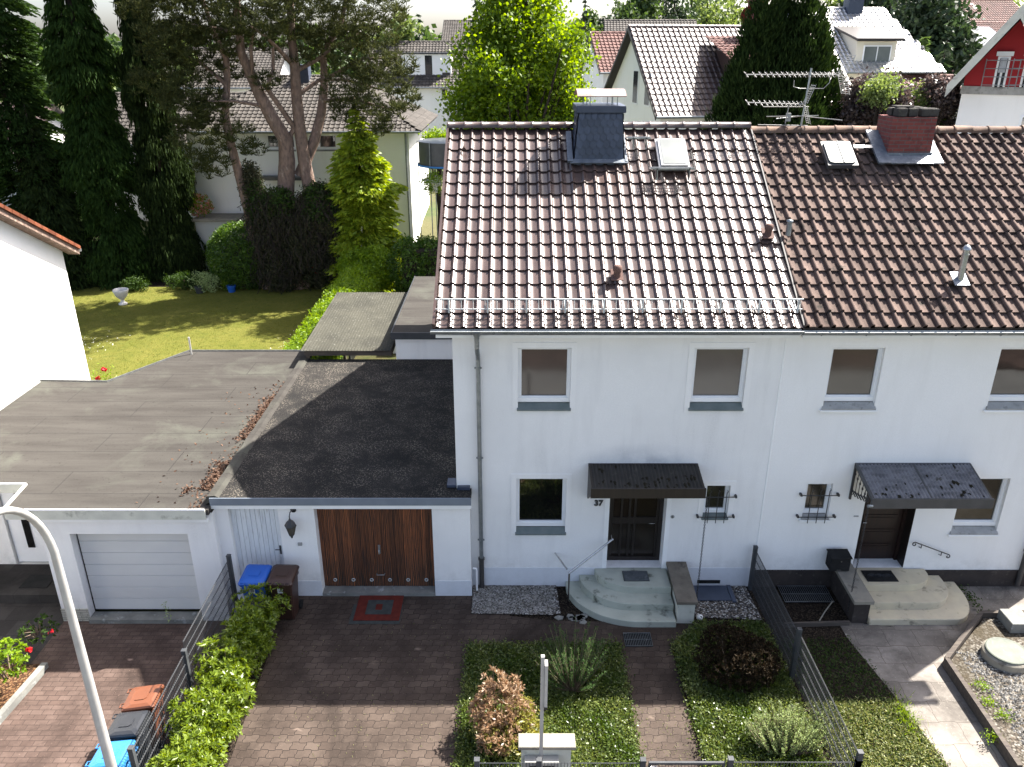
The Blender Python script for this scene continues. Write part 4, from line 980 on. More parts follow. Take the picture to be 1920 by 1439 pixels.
# ================================================================ LEFT GARAGE
L_ = thing('garage', 'wide flat roofed garage with pale sectional door beside the driveway of red brick pavers', 'garage', (-10, 3, -.58))
WY = -.5; B = -.66; RT = 2.38
m = MB(); wallgrid(m, (-10.05, WY, B), (1, 0, 0), (0, 1, 0), 3.72, RT - .13 - B, [(.6, 3.12, .08, 2.38, .22)])
m.add([(-10.05, WY, B), (-10.05, 1.3, B), (-10.05, 1.3, 2.25), (-10.05, WY, 2.25)], [(3, 2, 1, 0)])
m.add([(-6.33, WY, B), (-6.33, GY, B), (-6.33, GY, 2.25), (-6.33, WY, 2.25)], [(0, 1, 2, 3)])
m.build('wall', 'white_render', L_); m = MB(); wallgrid(m, (-14, 1.3, B), (1, 0, 0), (0, 1, 0), 3.95, RT - .13 - B, [(1.9, 2.95, .30, 2.5, .12)])
m.build('entrance_wall', 'white_render', L_); m = MB(); m.add([(-13.6, 6.4, B), (-11.7, 6.2, B), (-10.25, 8.7, B), (-6.5, 8.7, B), (-6.5, 8.7, 2.25), (-10.25, 8.7, 2.25), (-11.7, 6.2, 2.25), (-13.6, 6.4, 2.25)], [(0, 1, 6, 7), (1, 2, 5, 6), (2, 3, 4, 5)])
m.build('rear_wall', 'white_render', L_)
roofpts = [(-10.60, -.60), (-6.36, -.60), (-6.36, 8.85), (-10.26, 8.85), (-11.69, 6.3), (-13.78, 6.4), (-13.78, .5), (-10.72, .5)]
m = MB(); m.prism([(x, y, RT - .13) for x, y in roofpts], (0, 0, .13)); rl = m.build('roof', 'roof_felt', L_)
def strip(pts, mat, name, parent, w=.035, z0=2.36, z1=2.565):
    m = MB()
    for (a, b) in zip(pts[:-1], pts[1:]):
        a, b = Vector((*a, z0)), Vector((*b, z0)); d = (b - a).normalized(); n = Vector((d.y, -d.x, 0)); m.obox(a, b - a + d * 0, n * w, (0, 0, z1 - z0))
    return m.build(name, mat, parent)
strip([(-13.7, .47), (-10.74, .47), (-10.62, -.62), (-6.42, -.62)], 'pvc_white', 'roof_edge', rl, .03, RT + .005, RT + .035)
strip([(-13.7, .49), (-10.74, .49), (-10.62, -.60), (-6.42, -.60)], 'wall_cream', 'fascia', rl, .03, RT - .22, RT)
strip([(-6.38, 8.86), (-10.26, 8.86), (-11.69, 6.32), (-13.7, 6.42)], 'zinc_bright', 'roof_edge', rl, .03, RT - .08, RT + .045)
m = MB(); m.box(-10.08, -6.42, WY - .06, WY - .002, RT - .33, RT - .23); m.build('eaves_board', 'trim_paint', rl)
m = MB(); m.box(-13.6, -10.11, 1.24, 1.298, RT - .33, RT - .23); m.build('eaves_board', 'trim_paint', rl)
m = MB(); m.obox((-13.72, .52, RT), (.10, 0, 0), (0, 5.8, 0), (0, 0, .16)); m.build('upstand', 'sill_stone', rl)
# sectional door
m = MB(); yd = WY + .20; z = -.42; xs0, xs1 = -9.41, -6.94; ph = (1.71 - z) / 7
for i in range(7): m.bbox(xs0, xs1, yd, yd + .03, z + i * ph + .004, z + (i + 1) * ph - .004, .006)
d = m.build('sectional_door', 'door_panel_white', L_)
m = MB(); m.box(xs0 - .04, xs1 + .01, yd + .035, yd + .05, -.44, 1.715); m.build('seal', 'rubber', d)
m = MB(); m.box(-9.44, -6.94, WY - .10, WY + .19, -.62, -.47); m.build('threshold', 'concrete_rough', L_)
m = MB(); m.box(-10.06, -9.455, WY - .014, WY - .001, -.62, -.24); m.build('plinth', 'brick_beige', L_)
# entrance recess of the left neighbour
m = MB(); m.box(-12.08, -11.07, 1.38, 1.42, -.32, 1.84); ed = m.build('entrance_door', 'pvc_white', L_)
m = MB(); m.box(-11.74, -11.57, 1.362, 1.376, .10, 1.65); m.build('glass', 'glass_dark', ed); m = MB(); m.tube([(-11.2, 1.37, .6), (-11.2, 1.31, .6), (-11.2, 1.31, .9), (-11.2, 1.37, .9)], .012, 6); m.build('handle', 'steel', ed)
m = MB(); m.box(-13.6, -10.06, .1, 1.29, -.57, -.33); m.build('entrance_slab', 'slab_dark', L_)
m = MB(); m.bbox(-11.5, -10.85, .35, .85, -.328, -.31, .004); single(m, 'doormat', 'rubber', 'black doormat in the entrance recess left of the pale garage door', 'doormat', (-11.2, .6, -.328))
# dead leaves caught along the kerb between both roofs
P = []
for i in range(2600):
    t = random.random(); y = -.6 + 7.0 * t; dens = .9 if (.2 < y < 1.5 or y > 2.6) and y < 5.2 else .1
    if random.random() > dens: continue
    P.append((-6.50 - abs(random.gauss(0, .15)) - (.16 * random.random() if y < 1.5 else 0), y, 2.392 + random.random() * .035))
for i in range(90): P.append((random.uniform(-8.0, -6.6), random.uniform(-.5, 6), 2.392))
for i in range(60): P.append((random.gauss(-7.05, .12), random.gauss(.2, .12), 2.395))
lf = leaves('dead_leaves', P, .075, .05, 'leaf_dead', None, flat=.6); tag(lf, 'brown dead leaves blown against the kerb of the grey felt roof', 'leaves', None, 'stuff')
# ================================================================ NEIGHBOUR HOUSE AT THE LEFT EDGE
N = thing('neighbour_house', 'blank white gable wall with orange tiled verge at the left edge', 'house', (-17, 4, 0))
m = MB(); xg = -13.8
prof_ = [(0.0 + -3.2, -.65), (9.2, -.65), (9.2, 5.66), (3.4, 8.9), (-3.2, 5.3)]
m.prism([(xg, y, z) for y, z in prof_], (-8, 0, 0)); m.build('wall', 'white_render_clean', N)
nU = Vector((0, -5.95, 3.35)).normalized(); m = MB()
tiles(m, (-21.8, 9.5, 5.56), (1, 0, 0), nU, 8.42, 6.9, .30, .34, roll_soft, smp, .004)
tiles(m, (-21.8, -3.6, 5.15), (1, 0, 0), (0, .88, .475), 8.42, 7.9, .30, .34, roll_soft, smp, .004)
nr_ = m.build('roof', 'tile_orange', N)
m = MB()
e = Vector((-13.8, 9.5, 5.50)); k = 0
m.prism([e + Vector((0, 0, -.14)), e + Vector((0, 0, .02)), e + nU * 7 + Vector((0, 0, .02)), e + nU * 7 + Vector((0, 0, -.14))], (.36, 0, 0)); m.build('verge_board', 'mat_red' if 0 else 'bark_pine', nr_)
m = MB()
for i in range(20):
    s = e + nU * (i * .34) + Vector((.20, 0, .03)); m.obox(s, (.22, 0, 0), nU * .36, Vector((0, .02, .10)) + nU * -.0); 
m.build('verge_tile_row', 'tile_orange', nr_)
m = MB(); m.tube([(-21.6, 9.62, 5.48), (-13.45, 9.62, 5.48)], .06, 8); m.build('gutter', 'zinc_bright', N)
# ================================================================ REAR EXTENSION AND CARPORT
E = thing('rear_extension', 'low white annex with dark felt roof behind the garage', 'extension', (-2.4, 10, 0))
m = MB(); m.box(-3.52, -1.2, 7.75, 13.9, -.02, 3.28); m.build('wall', 'white_render', E)
m = MB(); m.box(-3.60, -1.193, 7.64, 14.05, 3.285, 3.42); m.build('roof', 'roof_felt', E)
m = MB(); m.box(-3.63, -1.193, 7.60, 7.637, 3.23, 3.44); m.box(-3.63, -3.603, 7.64, 14.05, 3.26, 3.44); m.build('fascia', 'anthracite', E)
K = thing('carport', 'corrugated grey-green sheet roof on brown timber behind the garage', 'carport', (-5, 10, 0))
m = MB(); vs = []; nx = 90; za, zb = 2.86, 3.05
for i in range(nx + 1):
    x = -6.38 + 2.72 * i / nx; h = .012 * math.sin(2 * math.pi * x / .09)
    for j, t in enumerate(np.linspace(0, 1, 4)): vs.append((x, 7.62 + 5.6 * t, za + (zb - za) * t + h))
m.add(vs, [(4 * i + k, 4 * i + 4 + k, 4 * i + 5 + k, 4 * i + 1 + k) for i in range(nx) for k in range(3)], True); m.build('corrugated_roof', 'corrugated_carport', K)
m = MB(); m.box(-6.3, -3.66, 7.74, 7.84, 2.66, 2.80); m.box(-6.3, -3.66, 10.3, 10.4, 2.74, 2.88); m.box(-6.3, -3.66, 12.9, 13.0, 2.84, 2.98); m.box(-6.28, -6.20, 7.85, 13, 2.60, 2.72); m.box(-3.76, -3.68, 7.85, 13, 2.60, 2.72); m.build('beam', 'timber_grey', K)
for (x, y) in ((-6.24, 7.9), (-6.24, 12.9), (-3.72, 12.9)): m = MB(); m.box(x - .05, x + .05, y - .05, y + .05, -.02, 2.6); m.build('post', 'timber_grey', K)
# ================================================================ ROUND STEPS OF THE LEFT DOOR
S = thing('entrance_steps', 'grey-green rounded entrance steps with flanking low wall', 'steps', (2.8, -.7, 0))
def round_step(m, x0, x1, ya, yf, z0, z1, r, left=True):
    """slab with a big quarter-ellipse at one corner"""
    pts = []
    if left:
        for k in range(17):
            an = math.pi + (math.pi / 2) * k / 16; pts.append((x0 + r[0] + r[0] * math.cos(an), yf + r[1] + r[1] * math.sin(an)))
        pts += [(x1, yf), (x1, ya), (x0, ya)]
    else:
        pts += [(x0, ya), (x0, yf)]
        for k in range(17):
            an = -math.pi / 2 + (math.pi / 2) * k / 16; pts.append((x1 - r[0] + r[0] * math.cos(an), yf + r[1] + r[1] * math.sin(an)))
        pts += [(x1, ya)]
    n = len(pts); c = .012; cx = sum(p[0] for p in pts) / n; cy = sum(p[1] for p in pts) / n
    rings = []
    for z, s in ((z0, 1), (z1 - c, 1), (z1, 1 - c / 1.0)):
        rings.append([(cx + (p[0] - cx) * (1 if s == 1 else (1 - c / .9)), cy + (p[1] - cy) * (1 if s == 1 else (1 - c / .5)), z) for p in pts])
    v = [p for q in rings for p in q]; f = [(j * n + i, j * n + (i + 1) % n, (j + 1) * n + (i + 1) % n, (j + 1) * n + i) for j in range(2) for i in range(n)] + [tuple(range(2 * n, 3 * n))]
    m.add(v, f)
for (xl, yf, z0, z1, r) in ((1.22, -1.42, -.05, .155, (1.5, 1.30)), (1.52, -1.06, .157, .325, (1.1, .95)), (1.86, -.70, .327, .495, (.85, .60))):
    m = MB(); round_step(m, xl, 3.46, -.015, yf, z0, z1, r); m.build('step', 'step_stone', S)
m = MB(); m.box(2.125, 3.355, -.01, .34, .30, .497); m.build('door_sill', 'step_stone', S)
m = MB(); m.prism([(3.50, -.015, -.05), (3.50, -.015, .60), (3.50, -1.28, .52), (3.50, -1.28, -.05)], (.36, 0, 0)); m.build('side_wall', 'wall_cream', S)
m = MB(); m.prism([(3.46, -.015, .603), (3.46, -.015, .67), (3.46, -1.34, .59), (3.46, -1.34, .523)], (.44, 0, 0)); m.build('coping', 'concrete_cap', S)
def grate(name, x0, x1, y0, y1, z, label, cat='grate', mat='zinc', step=.035, both=True, base='rubber', frame=True):
    t = thing(name, label, cat, ((x0 + x1) / 2, (y0 + y1) / 2, z))
    m = MB(); m.box(x0, x1, y0, y1, z, z + .004); m.build('tray', base, t)
    m = MB(); n = int((x1 - x0) / step)
    for i in range(n + 1): x = x0 + (x1 - x0 - .006) * i / n; m.box(x, x + .006, y0, y1, z + .006, z + .024)
    if both:
        for i in range(3): y = y0 + (y1 - y0 - .01) * i / 2; m.box(x0, x1, y, y + .008, z + .010, z + .026)
    m.build('bars', mat, t); return t
g = gp(1187, 1072, .5)
t = thing('doormat', 'ribbed grey metal scraper mat on the top round step', 'doormat', (2.8, -.33, .497))
m = MB(); m.box(2.46, 3.02, -.50, -.14, .498, .504); m.build('tray', 'rubber', t); m = MB()
for i in range(13): y = -.49 + i * .0275; m.box(2.47, 3.01, y, y + .014, .505, .518)
m.build('bars', 'zinc', t)
a = gp(1188, 1182); b = gp(1250, 1211)
grate('boot_grate', 2.32, 2.88, -2.02, -1.62, .012, 'square steel boot grate let into the path before the round steps')
t = grate('cellar_grate', 6.02, 7.1, -.62, -.05, .02, 'pale steel cellar grate by the brown plinth', mat='zinc_bright', step=.045)
m = MB(); m.bbox(4.05, 4.85, -.58, -.06, .03, .06, .008); m.box(4.86, 4.95, -.62, -.04, .0, .055)
single(m, 'cellar_cover', 'slate_dark', 'dark flat sheet covering the cellar shaft beside the pebble patch', 'cover', (4.45, -.3, .02))
m = MB(); m.box(4.2, 4.72, -.02, -.013, .08, .17); m.build('cellar_opening', 'rubber', HA)
# stainless rail
R = thing('handrail', 'stainless steel handrail rising beside the left round steps', 'handrail', (1.24, -.58, 0))
m = MB(); m.tube([(1.24, -.62, 0), (1.24, -.62, .80)], .022, 10); m.build('post', 'steel', R)
m = MB(); m.tube([(1.22, -.63, .80), (2.22, -.12, 1.34)], .024, 10); m.tube([(2.20, -.13, 1.33), (2.20, -.002, 1.36)], .012, 8); m.build('rail', 'steel', R)
m = MB(); m.tube([(.96, -.01, .90), (1.20, -.48, .80)], .018, 10); m.lathe([(.05, 0), (.05, .01)], (0, 0, 0), 12); m.build('wall_stay', 'steel', R)
t = thing('wall_handrail', 'wrought iron handrail with scrolled ends on the wall right of the dark door', 'handrail', (9.3, -.05, 1))
a, b = fp(1716, 1017, -.09), fp(1778, 1040, -.09)
m = MB(); pts = []
for k in range(12): an = math.pi / 2 + k * .55; r = .055 * (1 - k / 15); pts.append(a + Vector((r * math.cos(an), 0, -.055 + r * math.sin(an))))
m.tube(pts[::-1] + [a + (b - a) * .5], .012, 6); pts = []
for k in range(12): an = math.pi / 2 - k * .55; r = .055 * (1 - k / 15); pts.append(b + Vector((r * math.cos(an), 0, -.055 + r * math.sin(an))))
m.tube([a + (b - a) * .5] + pts, .012, 6); m.build('rail', 'black_iron', t)
m = MB()
for q in (.2, .8): c = a + (b - a) * q; m.tube([c, c + Vector((0, 0, -.09)), c + Vector((0, .085, -.12))], .010, 6)
m.build('bracket', 'black_iron', t)
# ================================================================ ROUND STEPS OF THE RIGHT DOOR
S2 = thing('entrance_steps', 'cream rounded entrance steps with dark side wall carrying a letterbox', 'steps', (8.2, -.7, 0))
for (xr, yf, z0, z1) in ((10.0, -1.35, -.05, .155), (9.62, -1.02, .157, .325), (9.26, -.62, .327, .495)):
    m = MB(); round_step(m, 7.56, xr, -.035, yf, z0, z1, (.62, {10.0: 1.0, 9.62: .75, 9.26: .46}[xr]), False); m.build('step', 'step_cream', S2)
m = MB(); m.box(7.67, 8.79, -.03, .34, .30, .497); m.build('door_sill', 'step_cream', S2)
m = MB(); m.prism([(7.22, -.035, -.05), (7.22, -.035, .60), (7.22, -1.28, .54), (7.22, -1.28, -.05)], (.33, 0, 0)); m.build('side_wall', 'brown_plinth', S2)
m = MB(); m.prism([(7.16, -.035, .603), (7.16, -.035, .68), (7.16, -1.36, .62), (7.16, -1.36, .543)], (.42, 0, 0)); m.build('coping', 'concrete_light', S2)
m = MB(); m.bbox(7.80, 8.48, -.52, -.12, .498, .515, .006)
o = single(m, 'doormat', 'rubber', 'dark patterned rubber mat in front of the panelled wooden door', 'doormat', (8.2, -.3, .498))
m = MB()
for k in range(5):
    for s in range(3): m.tube([(7.98 + s * .17 + (.02 + .025 * k) * math.cos(q * .5), -.36 + (.02 + .025 * k) * math.sin(q * .5) * .9, .517) for q in range(8)], .004, 4)
m.build('relief', 'anthracite', o)
t = thing('letterbox', 'black letterbox on the coping of the right side wall', 'letterbox', (7.2, -.2, .68))
m = MB(); m.bbox(6.98, 7.40, -.40, -.12, .685, 1.02, .012); m.build('body', 'rubber', t)
m = MB(); m.prism([(6.96, -.43, 1.02), (6.96, -.10, 1.05), (6.96, -.10, 1.07), (6.96, -.43, 1.035)], (.46, 0, 0)); m.build('lid', 'rubber', t)
m = MB(); m.box(7.18, 7.21, -.406, -.401, .93, .95); m.box(7.12, 7.22, -.406, -.401, .715, .73); m.build('lock', 'steel', t)
# driveway mat
t = thing('doormat', 'red and grey rectangular mat with small centre patch before the wooden garage door', 'doormat', (-2.9, -.9, .005))
q = [gp(1012 / 3.838 + 400, 900 + 1018 / 3.838), gp(400 + 1340 / 3.838, 900 + 1018 / 3.838), gp(400 + 1368 / 3.838, 900 + 838 / 3.838), gp(400 + 1050 / 3.838, 900 + 838 / 3.838)]
x0, x1, y0, y1 = (q[0].x + q[3].x) / 2, (q[1].x + q[2].x) / 2, q[0].y, q[2].y
m = MB(); m.box(x0 - .08, x1 + .02, y0 - .10, y1 - .3, .006, .012); m.build('underlay', 'mat_grey', t)
m = MB(); m.bbox(x0, x1, y0, y1, .013, .026, .003); m.build('border', 'mat_red', t)
m = MB(); m.box(x0 + .22, x1 - .20, y0 + .19, y1 - .17, .027, .031); m.build('field', 'mat_grey', t)
m = MB(); m.box(x0 + .42, x1 - .42, y0 + .34, y1 - .32, .032, .036); m.build('centre', 'mat_red', t)
# ================================================================ WHEELED BINS
def bin_(name, label, x, y, z, rot, mat, group=None, h=1.0, sticker=False, wd=.50, dp=.54, lidmat=None, ajar=0):
    """two-wheeled refuse bin; local front is -y, hinge at +y"""
    t = thing(name, label, 'bin', (x, y, z), group); t.rotation_euler = (0, 0, 0)
    M = Matrix.Translation((x, y, z)) @ Matrix.Rotation(rot, 4, 'Z')
    m = MB(); w0, w1, d0, d1 = wd * .40, wd * .5, dp * .36, dp * .5
    rings = []
    def ring(a, b, zz, yo=0, c=.03): return [(-a + c, -b + yo, zz), (a - c, -b + yo, zz), (a, -b + c + yo, zz), (a, b - c + yo, zz), (a - c, b + yo, zz), (-a + c, b + yo, zz), (-a, b - c + yo, zz), (-a, -b + c + yo, zz)]
    rs = [ring(w0, d0, .03), ring(w1 * .96, d1 * .93, h * .86), ring(w1 * .96 + .0, d1 * .93, h * .865), ring(w1 + .012, d1, h * .875), ring(w1 + .012, d1, h * .93), ring(w1 - .02, d1 - .03, h * .93)]
    n = 8; v = [p for r in rs for p in r]; f = [tuple(range(n))[::-1], tuple(range(5 * n, 6 * n))] + [(j * n + i, j * n + (i + 1) % n, (j + 1) * n + (i + 1) % n, (j + 1) * n + i) for j in range(5) for i in range(n)]
    m.add(v, f); xform(m, M).build('body', mat, t)
    m = MB(); a, b = w1 + .03, d1 + .03
    rs = [ring(a, b, h * .925, -.0), ring(a, b, h * .955, 0), ring(a - .02, b - .02, h * .985, 0, .05), ring(a - .08, b - .10, h * 1.005, .02, .06)]
    rs = [[(p[0], p[1], p[2] + (p[1] + b) * .12) for p in r] for r in rs]
    v = [p for r in rs for p in r]; f = [tuple(range(n))[::-1], tuple(range(3 * n, 4 * n))] + [(j * n + i, j * n + (i + 1) % n, (j + 1) * n + (i + 1) % n, (j + 1) * n + i) for j in range(3) for i in range(n)]
    m.add(v, f)
    c = .11; zz = h * 1.008 
    def zl(yy): return zz + (yy + b) * .12
    pts = [(-c, -c * .9), (c, -c * .9), (c, c * .6), (c * .6, c), (-c * .6, c), (-c, c * .6)]
    m.prism([(p[0], p[1], zl(p[1]) - .006) for p in pts], (0, 0, .014))
    lid = xform(m, M).build('lid', lidmat or mat, t)
    m = MB()
    for sx in (-1, 1): m.tube([(sx * (a - .10) - .045, -b + .03, zl(-b) - .02), (sx * (a - .10) - .045, -b - .03, zl(-b) - .03), (sx * (a - .10) + .045, -b - .03, zl(-b) - .03), (sx * (a - .10) + .045, -b + .03, zl(-b) - .02)], .012, 6)
    xform(m, M).build('lid_handle', lidmat or mat, lid)
    m = MB(); m.tube([(-wd * .42, d1 + .07, h * .95), (wd * .42, d1 + .07, h * .95)], .016, 8)
    for x_ in (-wd * .42, -wd * .12, wd * .12, wd * .42): m.tube([(x_, d1 - .02, h * .90), (x_, d1 + .07, h * .95)], .014, 6)
    xform(m, M).build('handle', mat, t)
    for sx in (-1, 1):
        m = MB(); K = 16; c0 = (sx * (w0 + .02), d0 + .05, .10); vs = []
        for xx in (-.025, .025):
            for k in range(K): an = 2 * math.pi * k / K; vs.append((c0[0] + xx, c0[1] + .10 * math.cos(an), c0[2] + .10 * math.sin(an)))
        m.add(vs, [(k, (k + 1) % K, K + (k + 1) % K, K + k) for k in range(K)] + [tuple(range(K)), tuple(range(K, 2 * K))[::-1]]); xform(m, M).build('wheel', 'rubber', t)
    if sticker:
        m = MB(); zz = h * .78; yf = -(d0 + (d1 * .93 - d0) * (zz - .03) / (h * .83)) - .006
        m.box(-.055, .055, yf - .004, yf, zz - .06, zz + .06); s = xform(m, M).build('sticker', 'paper_white', t)
        m = MB()
        for i in range(9): xx = -.038 + i * .0088; m.box(xx, xx + random.choice([.003, .005]), yf - .007, yf - .005, zz - .035, zz + .035)
        xform(m, M).build('print', 'ink_black', s)
    return t
bin_('wheeled_bin', 'blue wheeled bin against the white plank door', -5.42, -1.0, .005, -.05, 'plastic_blue', 'bins by the garage', sticker=True, h=1.04)
bin_('wheeled_bin', 'dark brown wheeled bin right of the blue one by the garage', -4.84, -1.0, .005, -.04, 'plastic_brown', 'bins by the garage', sticker=True, h=1.04)
bn = gp(270, 1312, .66); bx_ = -6.68
bin_('wheeled_bin', 'light brown wheeled bin standing by the mesh fence on red pavers', bx_, -3.86, -.575, -math.pi / 2 + .05, 'plastic_brown_light', 'bins along the fence', h=1.04)
bin_('wheeled_bin', 'black wheeled bin between a brown and a light blue bin', bx_ + .0, -4.48, -.575, -math.pi / 2, 'plastic_black', 'bins along the fence', h=1.04)
bin_('wheeled_bin', 'light blue wheeled bin at the lower edge by the lamp post', bx_ + .02, -5.13, -.575, -math.pi / 2, 'plastic_blue_light', 'bins along the fence', h=1.04)
t = thing('compost_bin', 'grey plastic compost bin lid half hidden behind the hedge', 'bin', (-5.35, -1.75, 0))
m = MB(); m.bbox(-5.62, -5.12, -1.95, -1.5, .0, .62, .02); m.build('body', 'anthracite', t); m = MB(); m.prism([(-5.66, -2.0, .62), (-5.08, -2.0, .62), (-5.08, -1.46, .72), (-5.66, -1.46, .72)], (0, 0, .03)); m.build('lid', 'plastic_black', t)
# ================================================================ MESH FENCES
def mesh_fence(name, label, pts, h, zb, posts=True, mat='anthracite_fence', group=None, hs=None):
    """double-rod mesh panels between square posts"""
    t = thing(name, label, 'fence', (pts[0][0], pts[0][1], zb), group)
    for i in range(len(pts) - 1):
        a, b = Vector((*pts[i], 0)), Vector((*pts[i + 1], 0)); d = (b - a).normalized(); L = (b - a).length; nn = Vector((-d.y, d.x, 0)); top = (hs[i] if hs else zb + h); lo = top - h + .06
        m = MB(); s = .06
        n = int((L - .08) / .05)
        for k in range(n + 1):
            p = a + d * (.04 + (L - .08) * k / n); m.tube([(p.x, p.y, lo), (p.x, p.y, top - .01)], .0056, 4, cap=False)
        zz = top - .02
        for z in [top - .02] + [top - .02 - .2 * q for q in range(1, int(h / .2))]:
            for sd in (1, -1):
                p, q = a + d * .03 + nn * sd * .007, b - d * .03 + nn * sd * .007; m.tube([(p.x, p.y, z), (q.x, q.y, z)], .0052, 4, cap=False)
        m.build('mesh_panel', mat, t)
    for i, p in enumerate(pts):
        top = (hs[min(i, len(hs) - 1)] if hs else zb + h); tp = top + .05; m = MB(); m.bbox(p[0] - .04, p[0] + .04, p[1] - .04, p[1] + .04, zb - .3, tp, .004)
        po = m.build('post', mat, t); m = MB(); m.bbox(p[0] - .046, p[0] + .046, p[1] - .046, p[1] + .046, tp + .001, tp + .018, .004); m.build('post_cap', mat, po)
    return t
mesh_fence('mesh_fence', 'dark mesh fence between the brick drive and the bright hedge', [(-5.98, -.85), (-5.98, -3.45), (-5.98, -5.65)], 1.25, 0, hs=[1.36, 1.12])
mesh_fence('mesh_fence', 'dark mesh fence running down between both front gardens', [(5.38, -.12), (5.42, -2.9), (5.42, -5.75)], 1.08, 0, hs=[1.08, 1.14])
mesh_fence('mesh_fence', 'low mesh fence at the lower edge right of the garden gate', [(3.42, -5.75), (5.42, -5.75)], .82, 0.12, hs=[1.0])
mesh_fence('mesh_fence', 'low mesh fence at the lower edge left of the garden gate', [(-.55, -5.75), (.42, -5.75), (2.05, -5.75)], .82, .12, hs=[.98, .98])
t = thing('garden_gate', 'low dark metal garden gate across the paved path', 'gate', (2.75, -5.75, 0))
m = MB(); m.bbox(2.14, 3.34, -5.77, -5.73, .94, .985, .004); m.bbox(2.14, 2.18, -5.77, -5.73, .15, .94, .004); m.bbox(3.30, 3.34, -5.77, -5.73, .15, .94, .004); m.bbox(2.18, 3.3, -5.77, -5.73, .15, .19, .004); m.build('gate_frame', 'anthracite_fence', t)
m = MB()
for i in range(22): x = 2.2 + i * .0515; m.tube([(x, -5.75, .19), (x, -5.75, .94)], .004, 4, cap=False)
m.build('gate_bars', 'anthracite_fence', t)
m = MB(); m.tube([(2.2, -5.73, .8), (2.2, -5.67, .8), (2.3, -5.67, .8)], .009, 6); m.build('handle', 'steel', t)
# ================================================================ MAILBOX PILLAR, SIGN, LAMP POST
t = thing('letterbox_pillar', 'beige letterbox pillar with stone cap behind the low front fence', 'pillar', (.45, -5.35, 0))
m = MB(); m.bbox(.15, .95, -5.44, -5.22, -.1, .93, .01); m.build('body', 'wall_cream', t)
m = MB(); m.bbox(.10, 1.02, -5.48, -5.19, .932, 1.0, .008); m.build('cap', 'concrete_light', t)
m = MB(); m.bbox(.20, .75, -5.60, -5.445, .42, .80, .01); m.build('letterbox', 'alu_white', t)
m = MB(); m.box(.28, .67, -5.606, -5.601, .70, .73); m.build('slot', 'ink_black', t)
t = thing('sign_post', 'tall white post with a narrow sign board seen edge on', 'sign', (.46, -5.62, 0))
m = MB(); m.box(.43, .485, -5.66, -5.60, -.3, 2.98); m.build('post', 'alu_white', t)
m = MB(); m.box(.488, .535, -5.90, -5.30, 2.10, 2.82) if 0 else m.box(.488, .535, -5.70, -5.56, 2.05, 2.85); b_ = m.build('board', 'alu_white', t)
m = MB(); m.box(.486, .538, -5.705, -5.555, 2.0, 2.049); m.build('end_cap', 'ink_black', b_)
LX, LY = -6.02, -6.15
t = thing('street_lamp', 'tall pale grey street lamp with curved arm beside the bins', 'street lamp', (LX, LY, -.3))
pts = [(LX, LY, -.5), (LX, LY, 2.0), (LX, LY, 4.3)]; zt = 4.95
for k in range(1, 13):
    an = math.pi / 2 * k / 12; pts.append((LX, LY - 1.15 * (1 - math.cos(an)), 5.0 + 1.35 * math.sin(an)))
pts += [(LX, LY - 1.9, 6.38)]
rs = [.085, .072, .058] + [.052 - .001 * k for k in range(12)] + [.04]
m = MB(); m.tube(pts, rs, 16); m.build('pole', 'alu_white', t)
m = MB(); m.bbox(LX - .14, LX + .14, LY - 2.5, LY - 1.85, 6.3, 6.45, .03); hd = m.build('lamp_head', 'zinc_bright', t)
m = MB(); m.box(LX - .1, LX + .1, LY - 2.45, LY - 1.95, 6.28, 6.298); m.build('lamp_lens', 'lamp_glass', hd)
# ================================================================ RAISED BED AND MANHOLE, RIGHT
a, b, c = gp(1773, 1242, .12), gp(1838, 1156, .12), gp(1925, 1150, .12); d = gp(1910, 1445, .12)
def board(m, p, q, h0, h1, w):
    p, q = Vector((p.x, p.y, h0)), Vector((q.x, q.y, h0)); dd = (q - p).normalized(); n = Vector((-dd.y, dd.x, 0)); m.obox(p - n * w / 2, q - p, n * w, (0, 0, h1 - h0))
t = thing('raised_bed_edging', 'dark grey plank edging around the pebble bed on the right', 'edging', (a.x, a.y, 0))
for (p, q) in ((d, a), (a, b), (b, Vector((13, b.y + .05, 0)))):
    m = MB(); board(m, p, q, -.05, .24, .085); m.build('edging_board', 'timber_grey', t)
bedp = [(d.x + .06, -5.9), (a.x + .08, a.y), (b.x + .05, b.y - .05), (13, b.y), (13, -5.9)]
o = sheet('pebble_bed', bedp, .12, 'gravel_bed', 'stuff', thick=.12); tag(o, 'bed of mixed pebbles and earth inside the grey edging', 'gravel')
p = gp(1888, 1222, .3)
t = thing('manhole', 'round concrete manhole ring with pale green lid in the pebble bed', 'manhole', (p.x, p.y, .1))
m = MB(); m.lathe([(.43, 0), (.43, .17), (.40, .20)], (p.x, p.y, .1), 40, False); m.build('ring', 'concrete_light', t)
m = MB(); m.lathe([(.385, 0), (.385, .03), (.365, .04), (.33, .032), (.0, .032)], (p.x, p.y, .3), 40, False); m.build('lid', 'lid_green', t)
m = MB(); m.bbox(10.3, 10.75, -1.75, -1.25, .12, .36, .01); single(m, 'stone_block', 'concrete_rough', 'square stone slab leaning in the corner of the pebble bed', 'block', (10.5, -1.5, .12))
